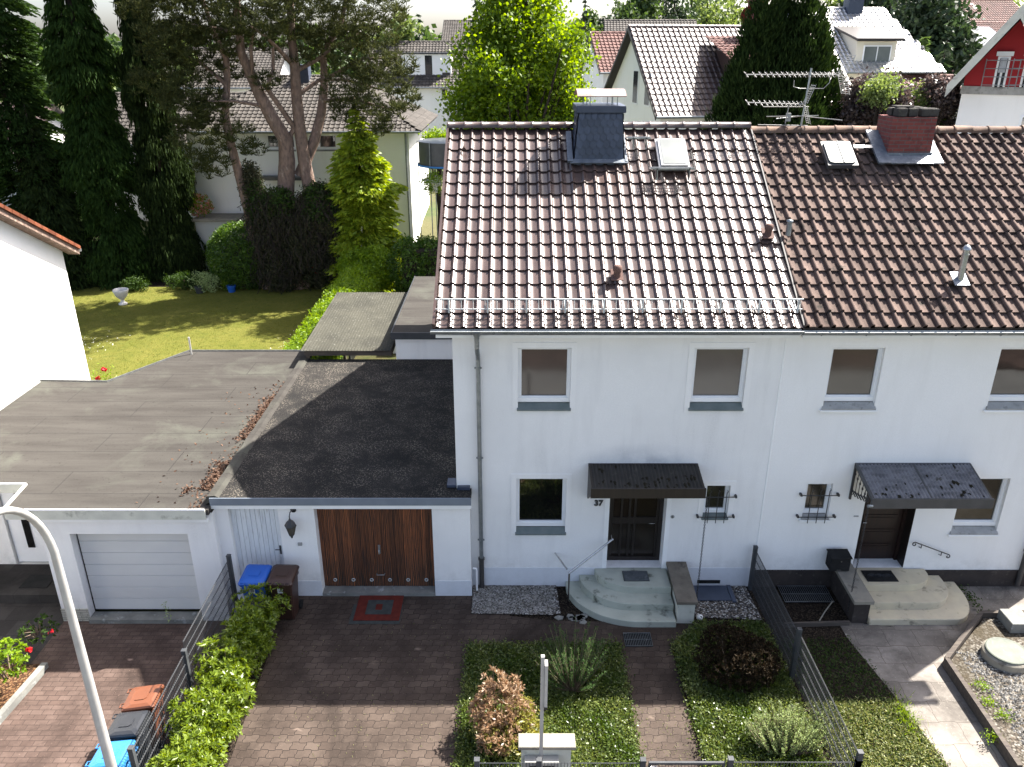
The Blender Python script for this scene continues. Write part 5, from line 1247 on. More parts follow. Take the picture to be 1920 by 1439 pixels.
# timber edge, stray stick by the cellar grate
m = MB(); m.obox((5.75, -1.42, 0), (1.4, .06, 0), (0, .05, 0), (0, 0, .10)); single(m, 'timber_edging', 'timber_grey', 'low timber edging below the pale cellar grate', 'edging', (6.4, -1.4, 0))
m = MB(); m.tube([(6.5, -1.35, .12), (6.7, -1.1, .16), (6.95, -.85, .24)], .014, 6); single(m, 'bent_stick', 'concrete_light', 'pale bent stick lying by the cellar grate', 'stick', (6.7, -1.1, .1))
p = gp(1312, 1158, .05); m = MB(); m.lathe([(.02, 0), (.07, .03), (.06, .09), (.01, .12)], (p.x, p.y, 0), 10); single(m, 'white_stone', 'trim_paint', 'small white stone at the foot of the left side wall', 'stone', (p.x, p.y, 0))
m = MB()
for i in range(9): x, y = 1.0 + random.uniform(0, .6), -1.15 + random.uniform(-.12, .14); m.prism([(x + .10 * math.cos(k * 1.26 + i) * random.uniform(.6, 1.2), y + .08 * math.sin(k * 1.26 + i), 0) for k in range(5)], (0, 0, .02))
o = m.build('stone_fragments', 'concrete_rough'); tag(o, 'flat broken stone pieces at the foot of the handrail post', 'stones', None, 'stuff')
# ================================================================ VEGETATION NEAR THE CAMERA
leafmat('leaf_side_lit', (.06, .085, .015), (.24, .25, .095), trans=.3, rough=.5, spec=.3)
def boxpts(poly, n, z0, z1):
    """points spread over a polygon footprint"""
    xs = [p[0] for p in poly]; ys = [p[1] for p in poly]; out = []
    def inside(x, y):
        c = False; j = len(poly) - 1
        for i in range(len(poly)):
            if (poly[i][1] > y) != (poly[j][1] > y) and x < (poly[j][0] - poly[i][0]) * (y - poly[i][1]) / (poly[j][1] - poly[i][1]) + poly[i][0]: c = not c
            j = i
        return c
    while len(out) < n:
        x, y = random.uniform(min(xs), max(xs)), random.uniform(min(ys), max(ys))
        if inside(x, y): out.append((x, y, random.uniform(z0, z1)))
    return np.array(out)
def cover(name, poly, n, mat, label, zmax=.2, L=.058, W=.030, extra=None):
    P = boxpts(poly, n, .0, 1.0); hump = .5 + .5 * np.sin(P[:, 0] * 5.1 + 1) * np.sin(P[:, 1] * 4.3) * .6 + rng.normal(size=n) * .12
    P[:, 2] = .02 + zmax * np.clip(hump, .25, 1.2) * np.sqrt(P[:, 2])
    P[:, :2] += rng.normal(size=(n, 2)) * .055
    o = leaves(name, P, L, W, mat, None, flat=.35); tag(o, label, 'ground cover', None, 'stuff'); return o
bed1 = [(-.90, -2.0), (2.2, -2.0), (2.2, -5.75), (-.98, -5.75)]
bed2 = [(3.28, -2.0), (3.9, -1.35), (5.35, -1.35), (5.35, -5.75), (3.28, -5.75)]
cover('ground_cover', bed1, 52000, 'leaf_cover', 'glossy small leaved ground cover left of the paved path')
cover('ground_cover', bed2, 40000, 'leaf_cover', 'glossy small leaved ground cover right of the paved path')
cover('ground_cover', [(5.5, -1.85), (6.95, -1.8), (7.25, -3.5), (7.5, -5.7), (5.5, -5.7)], 6500, 'leaf_hedge_dark', 'patchy weeds and grass between the mesh fence and the pale stone path', .09, .07, .018)
cover('ground_cover', [(5.5, -3.5), (7.2, -3.5), (7.5, -5.8), (5.5, -5.8)], 13000, 'leaf_side_lit', 'weeds and dry grass in the lower side lawn, coloured pale as sunlit', .10, .06, .026)  # paler leaves only beyond the house shadow: sunlight put into the colour
# stray straw and debris on the path
def whorl_shrub(name, label, cat, blobs, nwh, mat, L, W, per=9, stems=None, stemmat='twig_brown', base=None, loc=None, up=.6, cmat=None):
    """shrub of leaf rosettes: each whorl is a star of leaves facing outwards"""
    P, D, C = blob_pts(blobs, nwh, per, L * .10, .62)
    ax = D + np.array([0, 0, up]); ax /= np.linalg.norm(ax, axis=1, keepdims=True)
    r = unit(len(P)); side = np.cross(ax, r); side /= np.linalg.norm(side, axis=1, keepdims=True)
    dirs = side + ax * rng.uniform(.1, 1.0, (len(P), 1)); dirs /= np.linalg.norm(dirs, axis=1, keepdims=True)
    P = P + dirs * L * .45; P[:, 2] = np.maximum(P[:, 2], .02 + (base or 0))
    t = thing(name, label, cat, loc or (float(C[:, 0].mean()), float(C[:, 1].mean()), base or 0))
    leaves('foliage', P, L, W, mat, t, D=dirs, jit=.12)
    m = MB(); o = Vector(t.location)
    for i in range(stems or 14):
        c = Vector(C[rng.integers(len(C))]); b = Vector((o.x + (c.x - o.x) * .35, o.y + (c.y - o.y) * .35, base or 0)); mid = b.lerp(c, .5) + Vector((random.uniform(-.05, .05), random.uniform(-.05, .05), .05)); m.tube([b, mid, c], [.018, .012, .005], 5)
    m.build('stem', stemmat, t); return t
# bright hedge along the fence (three bushes grown together, each its own shrub)
for (y0, y1, lab, n) in ((-1.1, -2.5, 'bright green hedge shrub nearest the garages along the mesh fence', 760), (-2.5, -4.05, 'bright green hedge shrub in the middle of the row along the mesh fence', 900), (-4.05, -5.9, 'bright green hedge shrub nearest the street beside the fence', 1100)):
    bl = []
    for i in range(8):
        y = y0 + (y1 - y0) * random.random(); wd = .38 + .12 * (-y / 5); bl.append((-5.36 + random.uniform(-.2, .28) - .05 * y * .0, y, .42 + random.uniform(-.05, .28), wd, .42, .44))
    whorl_shrub('hedge_shrub', lab, 'shrub', bl, n, 'leaf_bright', .11, .034, 10, loc=(-5.4, (y0 + y1) / 2, 0))
P_ = boxpts([(-5.95, -1.3), (-5.1, -1.4), (-4.95, -5.8), (-5.95, -5.8)], 7000, .02, .22); o = leaves('hedge_undergrowth', P_, .08, .03, 'leaf_hedge_dark', None); tag(o, 'dark leafy undergrowth at the foot of the bright hedge', 'undergrowth', None, 'stuff')
c = gp(942, 1345, .5)
whorl_shrub('rust_shrub', 'loose shrub with orange-brown spring leaves at the driveway corner', 'shrub', [(c.x - .05, c.y + .15, .62, .5, .45, .42), (c.x - .1, c.y - .3, .4, .42, .3, .35), (c.x + .3, c.y + .1, .45, .3, .3, .3), (c.x - .32, c.y, .5, .28, .35, .35), (c.x - .15, c.y + .3, 1.0, .22, .18, .28), (c.x + .15, c.y + .3, .85, .2, .2, .25)], 380, 'leaf_rust', .10, .030, 10, loc=(c.x, c.y, 0))
RS = bpy.data.objects['rust_shrub']
P, D, C = blob_pts([(c.x + .1, c.y - .15, .32, .6, .5, .3), (c.x + .3, c.y + .1, .5, .3, .3, .3)], 170, 12, .05, .3)
leaves('lower_foliage', P, .09, .03, 'leaf_rust_green', RS)
c = gp(1385, 1250, .4)
whorl_shrub('barberry_shrub', 'dark red rounded barberry shrub in the shade of the right house', 'shrub', [(c.x, c.y + .1, .45, .85, .62, .5), (c.x - .2, c.y + .3, .75, .5, .4, .3), (c.x + .25, c.y, .6, .5, .45, .35)], 1500, 'leaf_barberry', .065, .022, 10, loc=(c.x, c.y, 0))
# tall bushy rosemary-like plant
def spike_plant(name, label, spikes, mat, loc, per=60, L=.05, W=.010, out=.35, mats=None, rad=.035):
    t = thing(name, label, 'plant', loc); P = []; D = []; m = MB()
    for (bx, by, tx, ty, tz) in spikes:
        b = Vector((bx, by, .05)); e = Vector((tx, ty, tz)); mid = b.lerp(e, .55) + Vector((0, 0, -.06)); m.tube([b, mid, e], [.010, .007, .003], 4)
        for k in range(per):
            s = random.uniform(.35, 1.0); p = (b.lerp(mid, s / .55) if s < .55 else mid.lerp(e, (s - .55) / .45)); an = random.uniform(0, 6.28); r = rad * (1.15 - s * .7)
            d = Vector((math.cos(an), math.sin(an), .9)).normalized(); P.append(p + d * r); D.append(d)
    leaves('foliage', P, L, W, mat, t, D=np.array([tuple(d) for d in D]), jit=.3); m.build('stem', 'twig_brown', t); return t
c = gp(1075, 1290, .1); sp_l = []
for i in range(95):
    an = random.uniform(0, 6.28); r = random.uniform(.2, .95) ** .8; sp_l.append((c.x + .06 * math.cos(an), c.y + .06 * math.sin(an), c.x + r * math.cos(an) * .9, c.y + .12 + r * math.sin(an) * .75, random.uniform(.85, 1.5) - r * .4))
spike_plant('rosemary_bush', 'tall loose grey-green bush of upright shoots beside the white sign post', sp_l, 'leaf_rosemary', (c.x, c.y, 0), 70, .07, .012, rad=.04)
c = gp(1475, 1400, .1); sp_l = []
for i in range(260):
    an = random.uniform(0, 6.28); r = random.uniform(.05, .68); sp_l.append((c.x + r * .5 * math.cos(an), c.y + r * .3 * math.sin(an), c.x + r * math.cos(an) * 1.2, c.y + .12 + r * math.sin(an) * .7, random.uniform(.5, .85) - r * .3))
spike_plant('lavender_bush', 'pale silvery green lavender clump near the lower fence', sp_l, 'leaf_sage', (c.x, c.y, 0), 46, .055, .014, rad=.035)
def flowers(t, pts, mat, r=.035, name='flower', n=10):
    P = []; 
    for p in pts:
        for k in range(n): P.append((p[0] + random.gauss(0, r * .45), p[1] + random.gauss(0, r * .45), p[2] + random.gauss(0, r * .35)))
    return leaves(name, P, r * 1.5, r * 1.2, mat, t)
c = gp(10, 1240, .4); t = whorl_shrub('rose_bush', 'bright green rose bush with red blooms at the lower left edge', 'shrub', [(c.x - .15, c.y + .1, .35, .5, .45, .4), (c.x - .5, c.y - .1, .45, .5, .5, .45)], 260, 'leaf_hedge', .09, .05, 7, loc=(c.x, c.y, -.25))
q = gp(53, 1219, .3); flowers(t, [(q.x, q.y, .3)], 'petal_red', .06, n=26)
c = gp(75, 1185, .1); t = whorl_shrub('rose_bush', 'small shaded rose bush with a red bloom by the neighbour path', 'shrub', [(c.x, c.y, .15, .4, .3, .3)], 70, 'leaf_hedge_dark', .07, .04, 6, loc=(c.x, c.y, -.25)); q = gp(97, 1185, .2); flowers(t, [(q.x, q.y, .2)], 'petal_red', .045)
# weed by the left garage threshold
c = gp(325, 1160, -.3); t = thing('weed', 'lone pale weed leaning out at the corner of the garage threshold', 'plant', (c.x, c.y, -.37)); P = [(c.x - .04 + random.gauss(0, .03), c.y - .12 + random.gauss(0, .03), -.3 + k * .011) for k in range(50)]; leaves('foliage', P, .07, .02, 'leaf_sage', t)
# plants on the pebble bed
pts = [gp(1840, 1290, .12), gp(1850, 1320, .12), gp(1880, 1345, .12), gp(1860, 1385, .12), gp(1900, 1400, .12), gp(1815, 1330, .12)]
for i, p in enumerate(pts[:4]):
    lab = ['feathery weed just below the manhole', 'small leafy weed among pebbles left of centre in the bed', 'leafy weed among pebbles at the right edge', 'low weed near the bottom of the pebble bed'][i]
    t = thing('weed', lab, 'plant', (p.x, p.y, .12), 'weeds in the pebble bed'); leaves('foliage', rng.normal(size=(120, 3)) * [.09, .07, .03] + np.array([p.x, p.y, .18]), .06, .022, 'leaf_hedge', t)
pebbles('bed_pebbles', a.x + .35, 10.6, -5.6, -2.3, .125, 2600, 'pebble_mix', 'loose grey pebbles scattered over the bed on the right', .018, .04)
# ivy strand and grass tufts at path edge
t = thing('grass_tuft', 'green grass tuft at the edge of the pale stone path', 'grass', (7.2, -3.9, 0)); leaves('foliage', rng.normal(size=(260, 3)) * [.12, .25, .04] + np.array([7.2, -3.9, .08]), .16, .010, 'leaf_hedge', t, D=np.tile([0, 0, 1.0], (260, 1)), jit=.7)
t = thing('climbing_weed', 'dark weed growing from the corner beside the cream steps', 'plant', (10.15, -.5, 0)); leaves('foliage', rng.normal(size=(160, 3)) * [.08, .3, .04] + np.array([10.15, -.55, .07]), .08, .03, 'leaf_hedge_dark', t)
# path litter
P = boxpts([(2.15, -5.8), (3.3, -5.8), (3.3, -3.6), (2.15, -3.6)], 330, .008, .014); o = leaves('path_litter', P, .06, .008, 'leaf_cover_dry', None, flat=.9); tag(o, 'straw and dry bits scattered over the sunny pavers', 'litter', None, 'stuff')
P = boxpts([(-4.3, -5.8), (-.8, -5.8), (-.8, -1.2), (-4.3, -1.2)], 260, .008, .014); o = leaves('drive_litter', P, .035, .014, 'leaf_cover_dry', None, flat=.9); tag(o, 'small dry leaves scattered over the driveway pavers', 'litter', None, 'stuff')

# ================================================================ GARDEN BEHIND
HG = -6.75
bl = []
for i in range(30):
    y = 8.9 + i * .46; bl.append((-7.15 + random.uniform(-.06, .06), y, 1.1 + random.uniform(-.05, .08), .92, .5, .95))
P, D, C = blob_pts(bl, 4200, 14, .07, .8); t = thing('clipped_hedge', 'long clipped bright green hedge between the lawn and the carport', 'hedge', (-7.35, 14, 0)); leaves('foliage', P, .11, .05, 'leaf_hedge', t)
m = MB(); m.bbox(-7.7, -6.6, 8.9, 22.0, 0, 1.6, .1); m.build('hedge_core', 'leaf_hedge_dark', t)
bl = [(-7.3, 22.4, 1.6, 1.0, .8, 1.0), (-6.4, 22.3, 1.6, .9, .8, 1.0)]; P, D, C = blob_pts(bl, 600, 14, .1, .7); t = thing('garden_shrub', 'loose light green shrub at the far end of the clipped hedge', 'shrub', (-6.5, 20, 0)); leaves('foliage', P, .13, .06, 'leaf_hedge', t); m = MB(); m.tube([(-6.5, 20, 0), (-6.5, 20, 1.2)], .05, 6); m.build('stem', 'bark_dark', t)
def conifer(name, label, x, y, z0, zt, R, mat, lv=.32, nb=14, per=30, L=.34, W=.075, droop=.35, weep=0.0, prof=None, bark='bark_dark', tr=.22, group=None, lean=0, start=0.3, upturn=0):
    t = thing(name, label, 'tree', (x, y, z0), group); P = []; D = []
    z = z0 + start; H = zt - z0
    while z < zt:
        f = (z - z0) / H; r = (prof(f) if prof else (1 - f) ** .8) * R
        k = max(4, int(nb * (r / R) ** .6))
        for b in range(k):
            an = random.uniform(0, 6.28); rr = r * random.uniform(.72, 1.10); zb = z + random.uniform(-lv, lv)
            n = max(4, int(per * rr / R)); s = rng.uniform(.12, 1, n) ** .6
            w_ = rng.normal(size=n) * .16 * rr * s * .9
            px = x + rr * s * math.cos(an) - w_ * math.sin(an); py = y + rr * s * math.sin(an) + w_ * math.cos(an)
            pz = zb + .12 * rr * s - droop * rr * s ** 2 + upturn * s ** 3 * rr - np.abs(w_) * .3 - rng.uniform(0, 1, n) * weep * .8
            P.append(np.stack([px, py, pz], 1)); d = np.tile([math.cos(an) * (1 - weep), math.sin(an) * (1 - weep), -.35 - weep * 1.5 + upturn], (n, 1)); D.append(d)
        z += lv
    P = np.concatenate(P); D = np.concatenate(D); leaves('crown', P, L, W, mat, t, D=D, jit=.35)
    m = MB(); m.tube([(x, y, z0 - .1), (x, y, z0 + H * .5), (x, y, zt - .2)], [tr, tr * .6, .02], 8); m.build('trunk', bark, t); return t
full = lambda f: (1 - f ** 2.2) * (.85 + .15 * math.sin(f * 30))
conifer('spruce_tree', 'tall dense spruce at the far left edge of the garden', -24.6, 26.2, 0, 27, 2.9, 'leaf_spruce', per=150, nb=24, prof=full, L=.30, W=.085)
conifer('spruce_tree', 'tall dark spruce with drooping twigs second from the left', -20.5, 26.0, 0, 24, 2.0, 'leaf_spruce', per=140, nb=20, prof=full, weep=.45, L=.30, W=.075)
conifer('spruce_tree', 'slim dark weeping spruce third from the left', -17.9, 26.8, 0, 22, 1.6, 'leaf_spruce_dark', per=130, nb=18, prof=full, weep=.8, L=.34, W=.07)
conifer('spruce_tree', 'dark spruce behind the orange verge with dense lower skirt', -23.2, 25.2, 0, 9, 2.5, 'leaf_spruce_dark', per=140, nb=24, weep=.3, L=.30, W=.08)
# golden conifer with layered sprays
conifer('golden_conifer', 'golden green layered conifer behind the hedge', -7.35, 24.6, 0, 8.8, 1.95, 'leaf_gold', lv=.20, per=120, nb=34, L=.30, W=.11, droop=.30, prof=lambda f: min(1, (1 - f) * 2.5) ** .8 * (.84 + .16 * math.sin(f * 46) + random.uniform(-.08, .08)), tr=.12, upturn=.05)
# clipped dome
bl = [(-13.6, 25.0, 1.5, 1.75, 1.5, 1.7)]; P, D, C = blob_pts(bl, 2400, 14, .08, .93); t = thing('dome_shrub', 'round clipped dark green shrub under the pine', 'shrub', (-13.6, 25, 0)); leaves('foliage', P, .14, .05, 'leaf_laurel', t)
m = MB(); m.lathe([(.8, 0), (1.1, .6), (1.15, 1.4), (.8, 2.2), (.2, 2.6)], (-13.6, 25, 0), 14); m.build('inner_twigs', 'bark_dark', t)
# dark laurel hedge right of the golden conifer
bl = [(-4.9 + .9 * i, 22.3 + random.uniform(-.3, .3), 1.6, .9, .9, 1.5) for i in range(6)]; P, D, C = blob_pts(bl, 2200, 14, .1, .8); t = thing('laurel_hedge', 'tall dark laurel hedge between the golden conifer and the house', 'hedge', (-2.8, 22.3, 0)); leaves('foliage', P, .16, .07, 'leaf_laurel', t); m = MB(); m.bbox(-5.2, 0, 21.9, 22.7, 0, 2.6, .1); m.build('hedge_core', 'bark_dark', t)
# ivy-clad stump mass
bl = [(-11.3, 24.0, 3.4, 1.1, .7, 1.6), (-9.3, 23.9, 3.9, 1.1, .8, 1.4), (-10.3, 24.0, 2.6, 1.3, .8, 1.6), (-11.6, 24.3, 1.4, 1.4, 1.0, 1.7), (-9.6, 24.4, 2.0, 1.4, 1.0, 2.0), (-9.0, 24.2, 3.3, .8, .8, 1.2), (-12.3, 24.4, 3.2, .7, .7, 1.7), (-12.6, 24.4, 5.2, .45, .5, 1.0)]
P, D, C = blob_pts(bl, 8200, 13, .12, .6); t = thing('ivy_thicket', 'brown dry ivy thicket around the foot of the pine', 'shrub', (-10.6, 24.3, 0)); leaves('foliage', P, .15, .06, 'leaf_ivy_dry', t)
P, D, C = blob_pts([(-9.2, 23.8, 4.3, 1.0, .8, 1.0), (-12.4, 24.2, 4.3, .5, .5, 1.2), (-11.2, 23.8, 4.4, .8, .6, .7)], 520, 12, .1, .8); leaves('ivy_leaves', P, .14, .08, 'leaf_hedge_dark', t)
m = MB()
for i in range(420):
    b = bl[random.randrange(7)]; an = random.uniform(0, 6.28); p0 = Vector((b[0] + b[3] * math.cos(an), b[1] - abs(b[4] * math.sin(an)) - .1, b[2] + b[5] * random.uniform(-.3, .9))); p = p0; pts = [p0.copy()]
    for k in range(4): p = p + Vector((random.uniform(-.25, .25), random.uniform(-.1, .1), random.uniform(-.45, .0))); pts.append(p.copy())
    m.tube(pts, .018, 3, cap=False)
m.build('dead_twigs', 'bark_dark', t)
# ---- multi-stemmed pine
PT = thing('pine_tree', 'large old pine with several bare reddish stems and dark spreading crown', 'tree', (-10.8, 24.5, 0))
def W_(u, v, dy=0): p = fp(u, v, 24.5 + dy); return (p.x, p.y, p.z)
stems = [
 ([(535, 380, 0), (538, 300, .1), (535, 262, 0), (512, 225, -.3), (488, 180, -.5), (468, 135, -.6), (452, 100, -.8), (446, 40, -1), (440, -60, -1)], .42, .12),
 ([(585, 372, .4), (572, 310, .3), (562, 240, .3), (556, 180, .2), (552, 120, .2), (546, 60, 0), (544, 0, 0), (540, -90, 0)], .34, .12),
 ([(562, 330, .5), (590, 262, .7), (602, 215, 1.0), (608, 160, 1.2), (606, 100, 1.4), (640, 40, 1.5), (660, -60, 1.6)], .30, .08),
 ([(536, 268, .1), (552, 240, .2), (500, 165, -.8), (512, 130, -.8), (512, 90, -1)], .16, .06),
 ([(432, 265, -.4), (422, 215, -.5), (426, 150, -.6), (424, 110, -.7), (400, 60, -1), (380, 0, -1)], .20, .08),
 ([(462, 140, -.5), (476, 160, -.9), (470, 90, -1.2), (480, 30, -1.4)], .12, .06),
 ([(552, 125, .2), (530, 100, -.6), (500, 70, -1.4), (470, 50, -2)], .13, .04), ([(552, 135, .2), (590, 115, .6), (625, 90, 1), (680, 60, 1)], .12, .04),
 ([(556, 180, .2), (600, 150, 1), (650, 150, 1), (720, 170, .6)], .11, .03), ([(604, 190, 1), (660, 185, .4), (730, 205, -.3)], .10, .03),
 ([(608, 150, 1.2), (680, 110, .6), (745, 110, 0)], .10, .03), ([(500, 200, -.4), (440, 190, -1.2), (390, 190, -1.6)], .09, .03),
 ([(424, 160, -.6), (380, 120, -1.2), (340, 100, -1)], .10, .03), ([(440, 60, -1), (380, 50, -1.4), (320, 40, -.6)], .10, .03)]
m = MB()
for pts, r0, r1 in stems[:3] + stems[4:5]:
    q = [W_(*p) for p in pts]; m.tube(q, [r0 + (r1 - r0) * i / (len(q) - 1) for i in range(len(q))], 10)
q = W_(535, 380); m.tube([(-10.9, 24.5, -.1), (q[0], q[1], q[2])], [.5, .42], 10); q = W_(585, 372, .4); m.tube([(-10.6, 24.6, -.1), q], [.42, .34], 10); q = W_(432, 265, -.4); m.tube([(-12.4, 24.4, -.1), q], [.3, .2], 8)
m.build('trunk', 'bark_pine', PT)
m = MB()
for pts, r0, r1 in stems[3:4] + stems[5:]:
    q = [W_(*p) for p in pts]; m.tube(q, [r0 + (r1 - r0) * i / (len(q) - 1) for i in range(len(q))], 7)
m.build('limb', 'bark_pine', PT)
pb = [(300, 20, 60, 0), (360, 10, 80, -1), (430, 20, 90, 0), (520, 15, 95, 0), (600, 20, 95, 1), (680, 25, 75, 1), (725, 20, 40, .5), (330, 90, 55, -1), (390, 95, 50, -1), (560, 85, 55, .8), (640, 90, 65, 1), (690, 105, 65, .5), (745, 130, 38, 0),
      (660, 165, 55, .5), (715, 175, 60, .3), (760, 195, 36, 0), (690, 225, 42, .2), (715, 240, 22, .2), (640, 215, 22, .5), (365, 170, 50, -1), (350, 215, 42, -1), (400, 210, 36, -1), (380, 265, 50, -.5), (400, 310, 34, -.5), (300, 160, 45, -.5), (480, 30, 60, -2), (450, 255, 28, -.6), (475, 285, 24, -.6), (440, 130, 30, .5), (505, 155, 24, -.8), (300, 90, 45, -.5), (620, -60, 90, 0), (480, -60, 110, 0), (350, -60, 90, 0)]
P = []; D = []
for (u, v, r, dy) in pb:
    c = np.array(W_(u, v, dy)); rw = r / 1500 * 42.0
    n = int((54 if u < 420 else 35) * rw * rw) + 8
    C = c + unit(n) * rng.uniform(.25, 1, (n, 1)) ** .5 * rw * np.array([1, 1.25, .72])
    for k in C:
        nn = 26; d = unit(nn); d[:, 2] = np.abs(d[:, 2]) * .9 + .15; d /= np.linalg.norm(d, axis=1, keepdims=True)
        P.append(k + d * rng.uniform(.03, .30, (nn, 1))); D.append(d)
leaves('crown', np.concatenate(P), .27, .042, 'leaf_pine', PT, D=np.concatenate(D), jit=.25)
# ---- ginkgo
def broadleaf(name, label, x, y, z0, blobs, n, per, spread, L, W, mat, tr=.2, bark='bark_dark', group=None, top=None, fold=0, cat='tree', shell=.35, nl=14):
    t = thing(name, label, cat, (x, y, z0), group); P, D, C = blob_pts(blobs, n, per, spread, shell); leaves('crown', P, L, W, mat, t)
    zt = top or max(b[2] for b in blobs); m = MB(); m.tube([(x, y, z0 - .2), (x + .1, y, z0 + (zt - z0) * .5), (x, y, zt)], [tr, tr * .7, tr * .2], 8)
    m.build('trunk', bark, t); m = MB()
    for i in range(nl):
        c = Vector(C[rng.integers(len(C))]); h = random.uniform(.25, .75); b = Vector((x, y, z0 + (c.z - z0) * h)); m.tube([b, b.lerp(c, .5) + Vector((0, 0, .2)), c], [tr * .35, tr * .22, tr * .08], 5)
    m.build('limb', bark, t); return t
def at(u, v, Y): d = ray(u, v); t = (Y) / d.y; return Vector(CAM) + d * t
gx = []
for (u, v, r) in ((975, -30, 45), (935, 15, 38), (1015, 20, 42), (915, 65, 42), (970, 70, 65), (1045, 78, 38), (890, 115, 45), (950, 130, 70), (1030, 130, 60), (1075, 105, 30), (880, 175, 36), (940, 190, 65), (1020, 190, 60), (1065, 175, 30), (870, 205, 25), (960, 240, 70), (1040, 240, 50), (1085, 62, 16), (1062, 45, 14), (905, 240, 40), (985, 300, 80), (1060, 215, 25)):
    p = at(u, v, 39); rw = r / 1500 * 41; gx.append((p.x, p.y + random.uniform(-1, 1), p.z, rw, rw * 1.1, rw * .85))
g0 = at(985, 240, 39); broadleaf('ginkgo_tree', 'bright yellow-green tree rising behind the ridge of the left half', g0.x, g0.y, 1, gx, 950, 40, .27, .20, .14, 'leaf_ginkgo', .28, top=13.5, shell=.1, nl=30)
# ---- cypress behind the aerial
cy = []
for (u, v, r) in ((1438, 5, 28), (1440, -40, 20), (1500, 0, 26), (1500, -30, 18), (1432, 50, 36), (1508, 50, 36), (1470, 60, 40), (1422, 92, 40), (1500, 98, 48), (1540, 110, 24), (1408, 132, 42), (1470, 140, 60), (1540, 150, 32), (1394, 168, 40), (1460, 190, 75), (1545, 190, 36), (1375, 205, 34), (1565, 225, 26), (1450, 245, 90), (1355, 242, 30), (1450, 310, 100)):
    p = at(u, v, 31); rw = r / 1500 * 32; cy.append((p.x, p.y + random.uniform(-.3, .3), p.z, rw * .95, rw, rw * 1.1))
P, D, C = blob_pts(cy, 5200, 16, .09, .8); c0 = at(1460, 240, 31); t = thing('cypress_tree', 'broad dark cypress behind the roof aerial', 'tree', (c0.x, c0.y, 1)); D2 = D * .5 + np.array([0, 0, .9]); leaves('crown', P, .22, .055, 'leaf_cypress', t, D=D2, jit=.3)
m = MB(); m.tube([(c0.x, c0.y, .5), (c0.x, c0.y, 13)], [.3, .05], 8); m.build('trunk', 'bark_dark', t)
# ---- copper bushes
def bush(u0, u1, v0, v1, Y, name, label, mat, L=.16, W=.10, n=500, cat='tree', z0=1.2, per=14, spread=.18):
    bl = []; 
    for i in range(9):
        u = random.uniform(u0, u1); v = random.uniform(v0 + 10, v1); p = at(u, v, Y); rw = (u1 - u0) * .24 / 1500 * Y; bl.append((p.x, p.y + random.uniform(-.5, .5), p.z, rw, rw, rw * .8))
    p = at((u0 + u1) / 2, v1, Y); return broadleaf(name, label, p.x, p.y, z0, bl, n, per, spread, L, W, mat, .14, nl=10, cat=cat)
bush(1600, 1690, 135, 250, 30, 'copper_tree', 'bronze leaved bush in front of the shining roof', 'leaf_copper', .15, .09, 700)
bush(1690, 1760, 165, 250, 31, 'green_bush', 'light green bush behind the brick chimney', 'leaf_far_light', .14, .08, 500)
bush(1750, 1795, 150, 240, 30, 'copper_tree', 'dark bronze bush beside the red gable house', 'leaf_copper', .15, .09, 420)
bush(1640, 1680, 140, 190, 29, 'green_bush', 'yellow green bush amid the bronze foliage', 'leaf_far_light', .14, .08, 160)
bush(1580, 1630, 180, 260, 31, 'copper_tree', 'bronze bush directly right of the cypress', 'leaf_copper', .15, .09, 350)
# background garden shrubs along the lawn end
specs = [(150, 175, 522, 'leaf_hedge_dark', 'dark shrub right beside the white gable wall beyond the lawn', .6), (330, 360, 530, 'leaf_hedge_dark', 'small dark shrub behind the lawn near the dome', .5), (375, 405, 535, 'leaf_sage', 'grey green potted shrub in front of the dome shrub', .6), (425, 445, 532, 'leaf_hedge', 'small light shrub right of the dome shrub', .5), (240, 260, 535, 'leaf_hedge_dark', 'low shrub behind the white urn', .4), (585, 600, 530, 'leaf_hedge_dark', 'rose shrub with red blooms at the hedge end', .6), (470, 500, 530, 'leaf_hedge_dark', 'low dark shrub under the ivy thicket', .5)]
for (u0, u1, v, mt, lab, r) in specs:
    p = gp((u0 + u1) / 2, v, .3); bl = [(p.x + random.uniform(-.4, .4), p.y + random.uniform(-.3, .3), r * .8, r, r, r * .8) for _ in range(3)]; P, D, C = blob_pts(bl, 130, 12, .08, .5)
    t = thing('garden_shrub', lab, 'shrub', (p.x, p.y, 0)); leaves('foliage', P, .12, .05, mt, t); m = MB(); m.tube([(p.x, p.y, 0), (p.x, p.y, r)], .03, 5); m.build('stem', 'twig_brown', t)
    if 'red blooms' in lab: flowers(t, [(p.x, p.y - .5, 1.2), (p.x + .2, p.y - .4, .9), (p.x - .3, p.y - .4, .7)], 'petal_red', .07)
bush(350, 400, 335, 400, 46, 'pink_shrub', 'light green shrub with pink blossom beyond the garden wall', 'leaf_hedge', .16, .1, 420, 'shrub', 2.0)
o = bpy.data.objects[-1] if 0 else None
p = at(370, 385, 43); t = thing('blossom_shrub', 'salmon pink flowering shrub above the flat grey roof', 'shrub', (p.x, p.y, 1.4)); P, D, C = blob_pts([(p.x, p.y, p.z, .8, .6, .6)], 90, 10, .08, .5); leaves('foliage', P, .14, .06, 'leaf_hedge', t); flowers(t, [tuple(c) for c in C[:60]], 'petal_pink', .09)
q = gp(190, 706, .6); t = thing('rose_bush', 'small red rose by the corner of the white gable wall', 'shrub', (q.x, q.y + .3, 0)); flowers(t, [(q.x, q.y + .3, .75), (q.x - .25, q.y + .2, .45)], 'petal_red', .09, n=24); leaves('foliage', rng.normal(size=(160, 3)) * [.25, .2, .25] + np.array([q.x - .1, q.y + .3, .35]), .10, .04, 'leaf_hedge', t)
